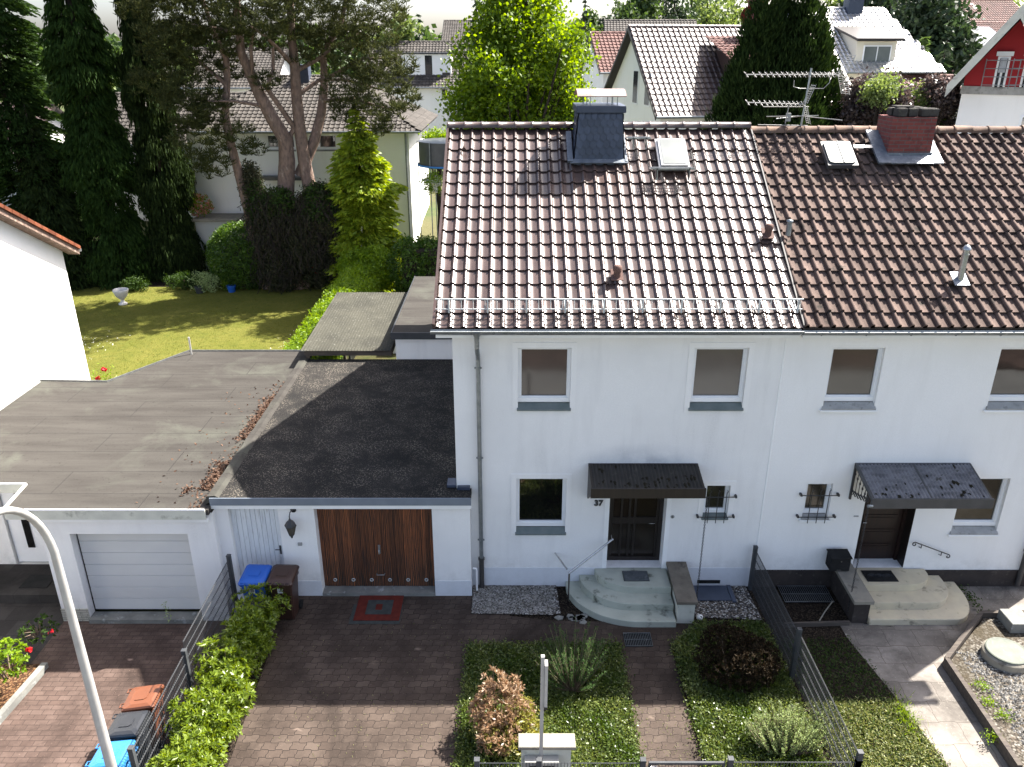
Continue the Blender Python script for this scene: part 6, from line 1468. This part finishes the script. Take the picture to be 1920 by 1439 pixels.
# grass blades on lawn edges + white clover
P = boxpts([(-23, 6.5), (-7.9, 8.6), (-7.9, 24.3), (-23, 24.3)], 26000, .0, .05); o = leaves('lawn_grass', P, .10, .012, 'leaf_cover_dry', None, D=np.tile([0, 0, 1.0], (26000, 1)), jit=.9); mm_ = MATS['leaf_cover_dry'].copy(); tag(o, 'yellowish short grass blades over the sunlit back lawn', 'grass', None, 'stuff')
leafmat('leaf_lawn', (.085, .10, .014), (.15, .14, .03), trans=.3, rough=.9, spec=.05); o.data.materials[0] = MATS['leaf_lawn']
P = np.concatenate([rng.normal(size=(260, 3)) * [.8, .8, .01] + np.array([-18.2, 15.5, .05]), rng.normal(size=(160, 3)) * [.5, 1.2, .01] + np.array([-8.6, 16.5, .05])]); o = leaves('daisies', P, .06, .05, 'petal_white', None, flat=.8); tag(o, 'white daisies in two patches on the back lawn', 'flowers', None, 'stuff')
# urn
p = gp(231, 571, 0); t = thing('garden_urn', 'white classical garden urn at the far edge of the lawn', 'urn', (p.x, p.y, 0))
m = MB(); m.lathe([(.20, 0), (.20, .06), (.10, .12), (.07, .22), (.12, .27), (.26, .42), (.33, .62), (.36, .70), (.34, .74), (.30, .72), (.26, .6), (.02, .55)], (p.x, p.y, 0), 24); m.build('bowl', 'urn_white', t)
m = MB(); m.lathe([(.28, 0), (.1, .03)], (p.x, p.y, .60), 12); m.build('earth', 'soil', t)
# flower pots by the lawn
for (u, v, lab, mt) in ((375, 550, 'dark flower pot at the lawn edge', 'anthracite'), (435, 548, 'blue flower pot at the lawn edge', 'plastic_blue')):
    p = gp(u, v, 0); m = MB(); m.lathe([(.16, 0), (.22, .30), (.24, .34), (.20, .34), (.18, .28), (.02, .26)], (p.x, p.y, 0), 16); t = thing('flower_pot', lab, 'flower pot', (p.x, p.y, 0)); m.build('pot', mt, t); leaves('plant', rng.normal(size=(150, 3)) * [.2, .2, .18] + np.array([p.x, p.y, .6]), .12, .04, 'leaf_hedge_dark', t)
m = MB(); p = gp(357, 655, 0); m.tube([(p.x, p.y + .2, 0), (p.x, p.y + .2, 3.0)], .02, 6) if 0 else m.tube([(-10.1, 8.6, 0), (-10.1, 8.6, 2.95)], .03, 8); single(m, 'garden_pole', 'alu_white', 'short white pole standing behind the corner of the felt roof', 'pole', (-10.1, 8.6, 0))
# brush heap, wire fence behind the hedge
t = thing('brush_heap', 'heap of cut brown branches behind the carport', 'branches', (-4.6, 20, 0)); m = MB()
for i in range(170):
    an = random.uniform(0, 6.28); c = Vector((-4.7 + random.gauss(0, .6), 19.2 + random.gauss(0, .6), random.uniform(.05, .7))); d = Vector((math.cos(an), math.sin(an), random.uniform(-.2, .35))) * random.uniform(.4, .9); m.tube([c - d, c + Vector((0, 0, .08)), c + d], [.02, .015, .006], 4, cap=False)
m.build('twigs', 'twig_brown', t)
mesh_fence('wire_fence', 'thin green wire fence behind the clipped hedge', [(-6.2, 13.6), (-6.1, 16.3), (-6.0, 19.0)], 1.2, 0)
m = MB(); m.bbox(-4.75, -4.15, 14.9, 16.2, .02, .9, .02); single(m, 'white_box', 'pvc_white', 'white crate behind the grey felt annex roof', 'box', (-4.4, 15.5, 0))
# trampoline
p = at(815, 305, 40); t = thing('trampoline', 'trampoline with black safety net behind the laurel hedge', 'trampoline', (p.x, p.y, 1.4))
zc = at(815, 308, 40).z; zt_ = at(815, 264, 40).z; R_ = 1.4; cx, cy_ = at(830, 300, 40).x + .2, p.y
m = MB(); m.tube([(cx + R_ * math.cos(k * math.pi / 12), cy_ + R_ * math.sin(k * math.pi / 12), zc) for k in range(25)], .05, 6, cap=False); m.build('frame_pad', 'plastic_blue_light', t)
m = MB(); m.lathe([(R_ - .05, 0), (R_ - .05, zt_ - zc)], (cx, cy_, zc), 24); m.build('safety_net', 'anthracite', t)
m = MB()
for k in range(6): an = k * math.pi / 3; m.tube([(cx + R_ * math.cos(an), cy_ + R_ * math.sin(an), 1.3), (cx + R_ * math.cos(an), cy_ + R_ * math.sin(an), zt_)], .025, 6)
m.build('leg', 'zinc', t)
bush(800, 835, 247, 262, 42, 'green_bush', 'low green bush above the trampoline', 'leaf_hedge', .14, .08, 120, 'shrub', 1.5)
q = at(812, 330, 38); t = thing('rose_bush', 'white flowering rose bush beside the pale house wall', 'shrub', (q.x, q.y, .5)); P, D, C = blob_pts([(q.x, q.y, q.z - .3, .5, .5, .5)], 90, 10, .08, .4); leaves('foliage', P, .12, .06, 'leaf_hedge', t); flowers(t, [tuple(c) for c in C[:24]], 'petal_white', .09)

# ================================================================ HOUSES BEHIND
def bghouse(name, label, N, ang, w, d, ze, zr, roofmat, wallmat, z0=1.0, wins=(), hip=0.0, over=.4, ze_back=None, gable_wins=(), seg=(0, .12, .22, .32, .45, 1.0), tw=.27, tl=.36, gside='left', rmat2=None, chim=None):
    """N = near-left corner; ang = rotation; ridge runs along local x"""
    M = Matrix.Translation((N[0], N[1], 0)) @ Matrix.Rotation(ang, 4, 'Z'); zb = ze_back or ze
    t = thing(name, label, 'house', (N[0], N[1], z0)); m = MB()
    ry = d * .5 if zb == ze else d * (zr - ze) / ((zr - ze) + (zr - zb))
    wallgrid(m, (0, 0, z0), (1, 0, 0), (0, 1, 0), w, ze - z0, [(a, b, c - z0, e - z0, .12) for a, b, c, e in wins])
    m.add([(0, d, z0), (w, d, z0), (w, d, zb), (0, d, zb)], [(3, 2, 1, 0)])
    if hip > 0:
        for x in (0, w): m.add([(x, 0, z0), (x, d, z0), (x, d, ze), (x, 0, ze)], [(0, 1, 2, 3)])
    else:
        for x in (0, w): m.add([(x, 0, z0), (x, d, z0), (x, d, zb), (x, ry, zr - .1), (x, 0, ze)], [(0, 1, 2, 3, 4)])
    xform(m, M).build('wall', wallmat, t)
    m = MB(); UF = Vector((0, ry + over, (zr - ze) * (ry + over) / ry)); l = UF.length; UF.normalize(); o = Vector((-over, -over, ze - (zr - ze) * over / ry + .03))
    kf = (lambda x, s: hip * s / l < x < w + 2 * over - hip * s / l) if hip else None
    tiles(m, o, (1, 0, 0), UF, w + 2 * over, l, tw, tl, roll_soft, seg, .004, kf)
    db = d - ry; UB = Vector((0, -(db + over), (zr - zb) * (db + over) / db)); lb = UB.length; UB.normalize(); ob = Vector((-over, d + over, zb - (zr - zb) * over / db + .03))
    tiles(m, ob, (1, 0, 0), UB, w + 2 * over, lb, tw, tl, roll_soft, (0, .22, .45, 1.0), .004, (lambda x, s: hip * s / lb < x < w + 2 * over - hip * s / lb) if hip else None)
    if hip:
        for x, sx in ((-over, 1), (w + over, -1)):
            UH = Vector((sx * hip, 0, zr - o.z)); lh = UH.length; UH.normalize()
            tiles(m, (x, -over, o.z), (0, 1, 0), UH, d + 2 * over, lh, tw, tl, roll_soft, (0, .22, .45, 1.0), 0, lambda y, s, lh=lh: (d / 2 + over) * s / lh < y < d + 2 * over - (d / 2 + over) * s / lh)
    rf = xform(m, M).build('roof', roofmat, t)
    dk = MB(); 
    A = [(-over + .02, -over + .1, o.z - .08), (-over + .02 + hip, ry, zr - .12), (w + over - .02 - hip, ry, zr - .12), (w + over - .02, -over + .1, o.z - .08)]
    Bk = [(-over + .02, d + over - .1, ob.z - .08), (-over + .02 + hip, ry, zr - .12), (w + over - .02 - hip, ry, zr - .12), (w + over - .02, d + over - .1, ob.z - .08)]
    dk.add(A, [(0, 3, 2, 1)]); dk.add(Bk, [(0, 1, 2, 3)])
    if hip: dk.add([A[0], A[1], Bk[0]], [(0, 1, 2)]); dk.add([A[3], A[2], Bk[3]], [(0, 2, 1)])
    dk.add([(-over + .05, -over + .1, o.z - .09), (w + over - .05, -over + .1, o.z - .09), (w + over - .05, 0, o.z - .07), (-over + .05, 0, o.z - .07)], [(0, 1, 2, 3)])
    xform(dk, M).build('roof_deck', 'brown_wood_dark', rf)
    g = MB(); g.tube([(-over, -over - .05, o.z - .02), (w + over, -over - .05, o.z - .02)], .065, 6); xform(g, M).build('gutter', 'zinc', rf)
    g = MB(); ridge_caps(g, -over + hip, w + over - hip, ry, zr + .04, max(3, int(w / .4)), .12); xform(g, M).build('ridge_tile_row', roofmat, rf)
    if not hip:
        for x in (-over - .03, w + over):
            g = MB(); g.prism([(x, -over, o.z - .14), (x, -over, o.z + .03), (x, ry, zr + .03), (x, d + over, ob.z + .03), (x, d + over, ob.z - .14), (x, ry, zr - .16)], (.035, 0, 0)); xform(g, M).build('verge_board', 'brown_wood_dark', rf)
    for a, b, c, e in wins: window(t, a, b, c, e, 0, .12, 'glass_far', 'sill_stone', M=M, sillh=.08)
    for (a, b, c, e) in gable_wins:      # on the left gable: a,b along depth
        M2 = M @ Matrix.Rotation(-math.pi / 2, 4, 'Z')
        fr = MB(); fr.box(-b, -a, -.035, -.002, c, e); f_ = xform(fr, M2).build('window', 'pvc_white', t); gl = MB(); gl.box(-b + .07, -a - .07, -.045, -.036, c + .08, e - .07); xform(gl, M2).build('glass', 'glass_far', f_)
    if chim:
        for (x, y, zlo, zhi, sx, sy, cm) in chim:
            g = MB(); g.box(x, x + sx, y, y + sy, zlo, zhi); g.bbox(x - .05, x + sx + .05, y - .05, y + sy + .05, zhi + .002, zhi + .08, .01); xform(g, M).build('chimney', cm, rf)
    return t, M, rf
# house behind the pine
nb, M, rf = bghouse('villa', 'cream house with hipped brown-grey roof standing behind the pine', (-17.2, 29.0), 0, 11.74, 9.5, 7.55, 9.75, 'tile_grey', 'white_render_clean', 1.0,
    wins=[(4.2, 5.7, 6.2, 7.05), (6.4, 7.9, 6.2, 7.05), (4.5, 5.3, 3.3, 4.6)], hip=4.6, over=.7)
m = MB(); m.box(-13.4, -11.1, 28.3, 28.99, 4.78, 4.95); m.build('door_canopy', 'anthracite', nb)
m = MB(); m.tube([(-5.62, 28.88, 7.35), (-5.62, 28.90, 1.0)], .05, 8); m.build('downpipe', 'zinc', nb)
m = MB(); m.box(-12.0, -11.4, 33.0, 33.7, 8.8, 10.4); m.build('chimney', 'slate_dark', rf)
# garden wall / flat-roofed shed
t = thing('garden_shed', 'low grey flat roofed shed behind the dome shrub', 'shed', (-14, 28.5, 0)); m = MB(); m.box(-16.8, -11.2, 27.6, 30.6, 0, 2.8) if 0 else m.box(-16.8, -11.2, 27.4, 28.8, 0, 2.80); m.build('wall', 'grey_render', t); m = MB(); m.bbox(-16.95, -11.0, 27.2, 28.95, 2.803, 2.93, .01); m.build('roof', 'concrete_light', t)
# modern white house with dormer
p = at(790, 165, 70); t, M, rf = bghouse('modern_house', 'white house with box dormer and grey roof left of the yellow-green tree', (at(690, 165, 70).x, 55.0), 0, 12.5, 10, 8.5, 11.7, 'tile_grey', 'white_render_clean', 3.0, wins=[(10.2, 11.9, 5.3, 6.6), (6.0, 6.6, 7.3, 8.2)], over=.4)
a_, b_2 = at(755, 152, 71), at(845, 102, 71); m = MB(); wallgrid(m, (a_.x, 56.0, a_.z), (1, 0, 0), (0, 1, 0), b_2.x - a_.x, b_2.z - a_.z, [(1.9, 2.5, .4, 1.95, .12), (3.3, 3.95, .3, .65, .12)]); m.add([(b_2.x, 56, a_.z), (b_2.x, 60, a_.z), (b_2.x, 60, b_2.z), (b_2.x, 56, b_2.z)], [(0, 1, 2, 3)]); m.add([(a_.x, 56, a_.z), (a_.x, 60, a_.z), (a_.x, 60, b_2.z), (a_.x, 56, b_2.z)], [(3, 2, 1, 0)])
dm = m.build('dormer', 'white_render_clean', t); m = MB(); m.bbox(a_.x - .15, b_2.x + .15, 55.85, 60.2, b_2.z + .003, b_2.z + .14, .01); m.build('dormer_roof', 'anthracite', dm)
m = MB(); m.box(a_.x + 1.93, a_.x + 2.47, 56.05, 56.08, a_.z + .45, a_.z + 1.9); m.box(a_.x + 3.3, a_.x + 3.95, 56.05, 56.08, a_.z + .3, a_.z + .65); m.build('dormer_glass', 'glass_far', dm)
p = at(862, 124, 73.5); m = MB(); m.obox((p.x - .55, p.y - 15 + 15, p.z - .6), (1.1, 0, 0), (0, .7, .55 * 1.3), (0, -.05, .06)); m.build('roof_window', 'glass_sky', rf)
# gabled house with dark glossy tiles behind the ridge
n_ = at(1240, 208, 38); t, M, rf = bghouse('gabled_house', 'white gabled house with steep brown roof right of the slate chimney', (n_.x, n_.y), math.radians(10), 9.5, 8.0, 8.67, 12.2, 'tile_brown_far', 'white_render_clean', 1.0, ze_back=9.3, over=.35,
    gable_wins=[(1.6, 2.4, 8.7, 10.2), (3.4, 4.2, 8.7, 10.3)], chim=[(5.3, 3.0, 10.5, 13.3, .75, .6, 'brick_red')])
# its roof dormer and satellite dish
m = MB(); q = M @ Vector((4.0, 1.2, 0)); Mq = M
mm = MB(); mm.prism([(3.6, .6, 9.3), (3.6, .6, 10.9), (3.6, 3.0, 11.2), (3.6, 3.0, 9.3)], (2.2, 0, 0)); xform(mm, M).build('dormer', 'tile_brown_far', rf)
mm = MB(); tiles(mm, (3.2, .2, 10.75), (1, 0, 0), Vector((0, .95, .3)).normalized(), 3.0, 3.4, .27, .36, roll_soft, (0, .22, .45, 1.0), 0); xform(mm, M).build('dormer_roof', 'tile_red_far', rf)
mm = MB(); mm.box(4.0, 4.6, .55, .59, 9.8, 10.6); xform(mm, M).build('dormer_window', 'pvc_white', rf)
p = at(1405, 30, 42); m = MB(); K_ = 20; vs = []
for r_, dy in ((0, .12), (.2, .09), (.35, .03), (.42, 0)):
    for k in range(K_): an = 2 * math.pi * k / K_; vs.append((p.x + r_ * math.cos(an), p.y + dy, p.z + r_ * math.sin(an)))
m.add(vs, [(j * K_ + k, j * K_ + (k + 1) % K_, (j + 1) * K_ + (k + 1) % K_, (j + 1) * K_ + k) for j in range(3) for k in range(K_)], True); m.tube([(p.x, p.y + .1, p.z), (p.x, p.y + .15, p.z - 1.5)], .03, 6); m.build('satellite_dish', 'mat_red', t)
# smaller house left of it
n_ = at(1172, 160, 55); bghouse('gabled_house', 'small white gabled house with reddish roof and round gable window', (at(1128, 148, 58).x, 42.0), math.radians(6), 6.5, 7.5, 9.9, 12.2, 'tile_red_far', 'white_render_clean', 3, over=.3, gable_wins=[(3.2, 3.9, 9.9, 10.7)])
# dark roof barn further back
bghouse('barn', 'long dark grey roof of a barn behind the small gabled house', (at(1145, 90, 75).x, 60.0), math.radians(-4), 7.2, 9.0, 10.9, 13.5, 'tile_grey', 'brown_wood_dark', 3, over=.5)
bghouse('small_house', 'pale tiled roof far behind the yellow-green tree', (at(1085, 110, 85).x, 70.0), 0, 5, 8, 10.2, 12.6, 'tile_brown_far', 'cream_render', 3, over=.3)
# house with the shining roof
n_ = at(1545, 122, 47); 
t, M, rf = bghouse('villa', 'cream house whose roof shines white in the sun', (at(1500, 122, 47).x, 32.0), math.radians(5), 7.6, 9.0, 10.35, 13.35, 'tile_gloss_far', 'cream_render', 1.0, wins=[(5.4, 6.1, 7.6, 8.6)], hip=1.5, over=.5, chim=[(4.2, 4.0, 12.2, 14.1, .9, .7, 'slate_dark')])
mm = MB(); mm.prism([(3.2, .3, 10.0), (3.2, .3, 11.6), (3.2, 3.2, 12.3), (3.2, 3.2, 10.3)], (2.3, 0, 0)); dmr = xform(mm, M).build('dormer', 'cream_render', rf)
mm = MB(); mm.prism([(3.0, -.1, 11.62), (3.0, -.1, 11.74), (3.0, 3.4, 12.5), (3.0, 3.4, 12.38)], (2.7, 0, 0)); xform(mm, M).build('dormer_roof', 'brown_wood_dark', rf)
mm = MB(); mm.box(3.6, 5.2, .24, .29, 10.35, 11.4); xform(mm, M).build('dormer_window', 'pvc_white', rf); mm = MB(); mm.box(3.67, 4.36, .22, .235, 10.42, 11.33); mm.box(4.43, 5.13, .22, .235, 10.42, 11.33); xform(mm, M).build('dormer_glass', 'glass_sky', rf)
# far houses between the shining roof and the red gable
bghouse('small_house', 'far house with brown roof and small dormer at the top right', (at(1800, 45, 80).x, 64.0), math.radians(12), 8, 9, 12.8, 15.4, 'tile_red_far', 'white_render_clean', 4, over=.3)
t, M, rf = bghouse('small_house', 'far house with bluish solar panels left of the red gable', (at(1808, 95, 62).x, 46.0), math.radians(22), 8, 8, 10.8, 13.0, 'tile_red_far', 'white_render_clean', 3, over=.3)
m = MB(); l_ = Vector((0, 4.0, 2.2)); n2 = l_.normalized(); m.obox((.6, .5, 11.22), (4.4, 0, 0), n2 * 3.0, Vector((0, -.48, .87)) * .06); xform(m, M).build('solar_panel', 'solar_panel', rf)
bghouse('small_house', 'red roofed shed behind the bronze bushes', (at(1710, 165, 44).x, 30.0), math.radians(10), 4.0, 4.0, 8.6, 9.8, 'tile_red_far', 'cream_render', 3, over=.3)
# red gabled house at the right edge: gable faces the camera
def red_house():
    Y = 27.5; t = thing('red_gable_house', 'house with red upper gable, white ground storey and metal balconies', 'house', (at(1850, 200, Y).x, 12.5, 1))
    c0_ = at(1790, 240, Y); an_ = math.radians(-31); Xr = Vector((math.cos(an_), math.sin(an_), 0)); Nr = Vector((-Xr.y, Xr.x, 0)); c0_ = Vector((c0_.x, Y - 15, 0)); t.location = (c0_.x, c0_.y, 1)
    def P_(u, v):
        q = pp(u, v, c0_, Nr); return Vector((c0_.x + (q - c0_).dot(Xr), Y - 15, q.z))
    MB.post = Matrix.Translation(c0_) @ Matrix.Rotation(an_, 4, 'Z') @ Matrix.Translation(-c0_)
    xl = P_(1790, 240).x; xr = xl + 9.5; ye = Y - 15; zc = P_(1850, 170).z; ap = P_(1905, 28); apx = ap.x + .15; apz = ap.z; slope_ = (apz - P_(1780, 170).z) / (apx - P_(1780, 170).x)
    xr = 2 * apx - xl
    m = MB(); W = xr - xl
    m.box(xl, xr, ye, ye + 9, .5, zc); m.build('wall', 'white_render_clean', t)
    zl = apz - slope_ * (apx - xl) - .1
    m = MB(); xi = xl + .0
    m.prism([(xi, ye - .02, zc + .003), (xr, ye - .02, zc + .003), (xr, ye - .02, max(zl, zc + .05)), (apx, ye - .02, apz - .15), (xi, ye - .02, max(zl, zc + .05))][::-1], (0, 9, 0)); m.build('upper_wall', 'red_render', t)
    m = MB(); th = .22; ov = .9
    for s in (-1, 1):
        e = Vector((apx + s * (apx - xl + .38) * 1.0, ye - ov, apz - slope_ * (apx - xl + .38))); a = Vector((apx, ye - ov, apz)); m.prism([e, a, a + Vector((0, 0, th)), e + Vector((0, 0, th))] if s < 0 else [a, e, e + Vector((0, 0, th)), a + Vector((0, 0, th))], (0, 11, 0))
    rf = m.build('roof', 'tile_grey', t)
    m = MB()
    for s in (-1, 1):
        e = Vector((apx + s * (apx - xl + .41), ye - ov - .05, apz - .12 - slope_ * (apx - xl + .41))); a = Vector((apx, ye - ov - .05, apz - .12)); m.prism([e, a, a + Vector((0, 0, th + .16)), e + Vector((0, 0, th + .16))] if s < 0 else [a, e, e + Vector((0, 0, th + .16)), a + Vector((0, 0, th + .16))], (0, .05, 0))
    m.build('verge_board', 'wall_cream', rf)
    m = MB(); m.box(xl - .05, xr, ye - .06, ye - .022, zc - .12, zc + .12); m.build('string_course', 'sill_stone', t)
    for (u0, u1) in ((1862, 1893), (1913, 1942)):
        a, b = P_(u0, 172), P_(u1, 102); f = MB(); x0, x1 = a.x, b.x; z0, z1 = P_(u0, 168).z, P_(u0, 106).z
        f.box(x0 - .06, x1 + .06, ye - .06, ye - .025, z0, z1); w = f.build('window', 'pvc_white', t)
        g = MB(); g.box(x0, (x0 + x1) / 2 - .03, ye - .07, ye - .062, z0 + .06, z1 - .06); g.box((x0 + x1) / 2 + .03, x1, ye - .07, ye - .062, z0 + .06, z1 - .06); g.build('glass', 'glass_far', w)
        f = MB(); f.box(x0 - .12, x1 + .12, ye - .12, ye - .02, z1 + .01, z1 + .14); f.build('blind_box', 'pvc_white', w)
        s = MB()
        for k in range(22): z = z0 + .5 + (z1 - z0 - .55) * k / 22; s.box(x0 + .02, x1 - .02, ye - .095, ye - .075, z, z + .018)
        s.build('blind', 'zinc_bright', w)
        r = MB(); xa, xb = x0 - .35, x1 + .35; zb_ = z0 + .02
        for k in range(4): r.tube([(xa, ye - .35, zb_ + .12 + k * .24), (xb, ye - .35, zb_ + .12 + k * .24)], .012, 5)
        for x in (xa, xb): r.tube([(x, ye - .35, zb_), (x, ye - .35, zb_ + .88)], .018, 6); r.tube([(x, ye - .35, zb_ + .84), (x, ye - .02, zb_ + .84)], .012, 5)
        r.build('balcony_rail', 'zinc', t)
    a = P_(1908, 240); f = MB(); f.box(a.x, a.x + 1.2, ye - .04, ye - .002, P_(1900, 258).z, P_(1900, 216).z); w = f.build('window', 'pvc_white', t); g = MB(); g.box(a.x + .08, a.x + 1.1, ye - .05, ye - .042, P_(1900, 258).z + .06, P_(1900, 216).z - .06); g.build('glass', 'glass_far', w)
red_house(); MB.post = None
# pale houses glimpsed through the conifers
bghouse('small_house', 'white house partly hidden between the spruces and the pine', (-24.5, 34.0), 0, 8.6, 8, 6.3, 8.6, 'tile_grey', 'white_render_clean', 1, wins=[(5.6, 7.2, 4.6, 5.8)], over=.5)
bghouse('small_house', 'white house with brown roof at the far left behind the first spruce', (-36, 30.0), 0, 9.0, 8, 5.8, 8.2, 'tile_brown_far', 'white_render_clean', 1, wins=[(6, 7.5, 3.5, 4.8)], over=.5)
bghouse('small_house', 'grey roofed house seen through the upper stems of the pine', (-28.5, 50.0), 0, 10, 9, 8.7, 11.2, 'tile_grey', 'white_render_clean', 2, over=.5)
bghouse('small_house', 'far brown tiled roof left of the yellow-green tree', (at(835, 100, 100).x, 85.0), 0, 7, 9, 12.0, 14.2, 'tile_grey', 'cream_render', 3, over=.4)
# ================================================================ FAR TREES
bl = []
for i in range(150):
    x = -110 + 225 * i / 149 + random.uniform(-2, 2); y = 118 + random.uniform(-6, 22); h = 11.2 + random.uniform(-1, 2.6) + (2.5 if x > 20 else 0); bl.append((x, y, h - 2.2, 3.2, 3, 3.4))
    bl.append((x + 1, y - 2, 5, 3.5, 3, 4.0))
P, D, C = blob_pts(bl, 5200, 11, .5, .6); o = leaves('far_wood', P, 1.1, .8, 'leaf_far', None); tag(o, 'band of hazy green trees closing the horizon behind the roofs', 'trees', None, 'stuff')
def far_tree(u, v, Y, wpx, name, label, mat, conif=False, n=320, L=.5, group='trees on the horizon'):
    top = at(u, v, Y); R = wpx / 1500 * Y / 2; zg = 2.5
    if conif: return conifer(name, label, top.x, top.y, zg, top.z, R, mat, lv=.55, nb=12, per=22, L=.7, W=.28, group=group, prof=lambda f: (1 - f) ** .7)
    H = top.z - zg; bl = [(top.x + random.uniform(-.45, .45) * R, top.y + random.uniform(-.4, .4) * R, top.z - R * .5 - random.uniform(0, 1) * max(1, H - R) * .75, R * .62, R * .62, R * .5) for _ in range(11)] + [(top.x, top.y, top.z - R * .42, R * .45, R * .45, R * .42)]
    return broadleaf(name, label, top.x, top.y, zg, bl, n, 16, R * .09, L, L * .62, mat, .3, group=group)
FT = [(785, 38, 88, 70, 'far_conifer', 'dark far conifer right of the pine crown', 'leaf_far_dark', True), (745, 25, 76, 90, 'far_tree', 'pale green far tree behind the pine crown', 'leaf_far_light', False), (820, 78, 110, 60, 'far_tree', 'hazy far tree in the gap beside the box dormer', 'leaf_far', False),
 (893, -25, 66, 70, 'far_conifer', 'dark conifer standing just left behind the yellow-green tree', 'leaf_far_dark', True), (1098, -15, 78, 66, 'far_conifer', 'tall dark conifer above the barn roof', 'leaf_far_dark', True), (1105, 20, 82, 70, 'far_tree', 'round green tree left of the barn roof', 'leaf_far', False), (1135, 30, 90, 60, 'far_tree', 'green tree directly behind the barn ridge', 'leaf_far_dark', False),
 (1215, -22, 92, 110, 'far_tree', 'bushy green tree behind the right end of the barn', 'leaf_far', False, 600), (1268, -40, 96, 120, 'far_tree', 'dark broad tree above the steep brown roof', 'leaf_far_dark', False), (1330, -25, 90, 110, 'far_tree', 'light green tree behind the brick chimney of the gabled house', 'leaf_far_light', False), (1380, -30, 96, 110, 'far_tree', 'light tree beside the satellite dish', 'leaf_far_light', False), (1300, -30, 104, 110, 'far_tree', 'tall dark green tree in the row right of centre', 'leaf_far', False),
 (1570, -5, 74, 70, 'far_tree', 'light green tree left above the shining roof', 'leaf_far_light', False), (1640, -60, 70, 170, 'cedar_tree', 'dark wide tree directly above the shining roof', 'leaf_far_dark', False, 700), (1730, -50, 62, 190, 'cedar_tree', 'dark cedar mass right of the shining roof', 'leaf_far_dark', False, 800), (1775, -30, 90, 90, 'far_tree', 'dark tree at the top right behind the far roofs', 'leaf_far_dark', False), (1765, 20, 60, 120, 'cedar_tree', 'lower dark tree beside the right edge of the shining roof', 'leaf_far_dark', False, 500),
 (1780, 58, 50, 70, 'small_conifer', 'small dark conifer left of the solar panel roof', 'leaf_far_dark', True), (1735, 75, 50, 40, 'small_conifer', 'light green small conifer by the shining roof', 'leaf_far', True), (1890, -10, 110, 90, 'far_tree', 'light green tree behind the peak of the red gable', 'leaf_far_light', False), (1840, 0, 120, 80, 'far_tree', 'hazy tree behind the far right roofs', 'leaf_far', False),
 (150, 5, 70, 60, 'far_tree', 'light green tree glimpsed between the first two spruces', 'leaf_far_light', False), (160, 70, 62, 50, 'far_tree', 'yellow green foliage between the first two spruces', 'leaf_far_light', False), (560, 70, 85, 70, 'far_conifer', 'dark far conifer seen through the pine stems', 'leaf_far_dark', True), (330, 60, 66, 60, 'far_tree', 'light green tree glimpsed right of the weeping spruce', 'leaf_far_light', False), (1070, 170, 50, 40, 'far_tree', 'dark green tree low behind the slate chimney cowl', 'leaf_far', False), (1220, 225, 40, 40, 'far_tree', 'bush behind the ridge', 'leaf_far_light', False)]
for a in FT[:-1]: far_tree(*a)
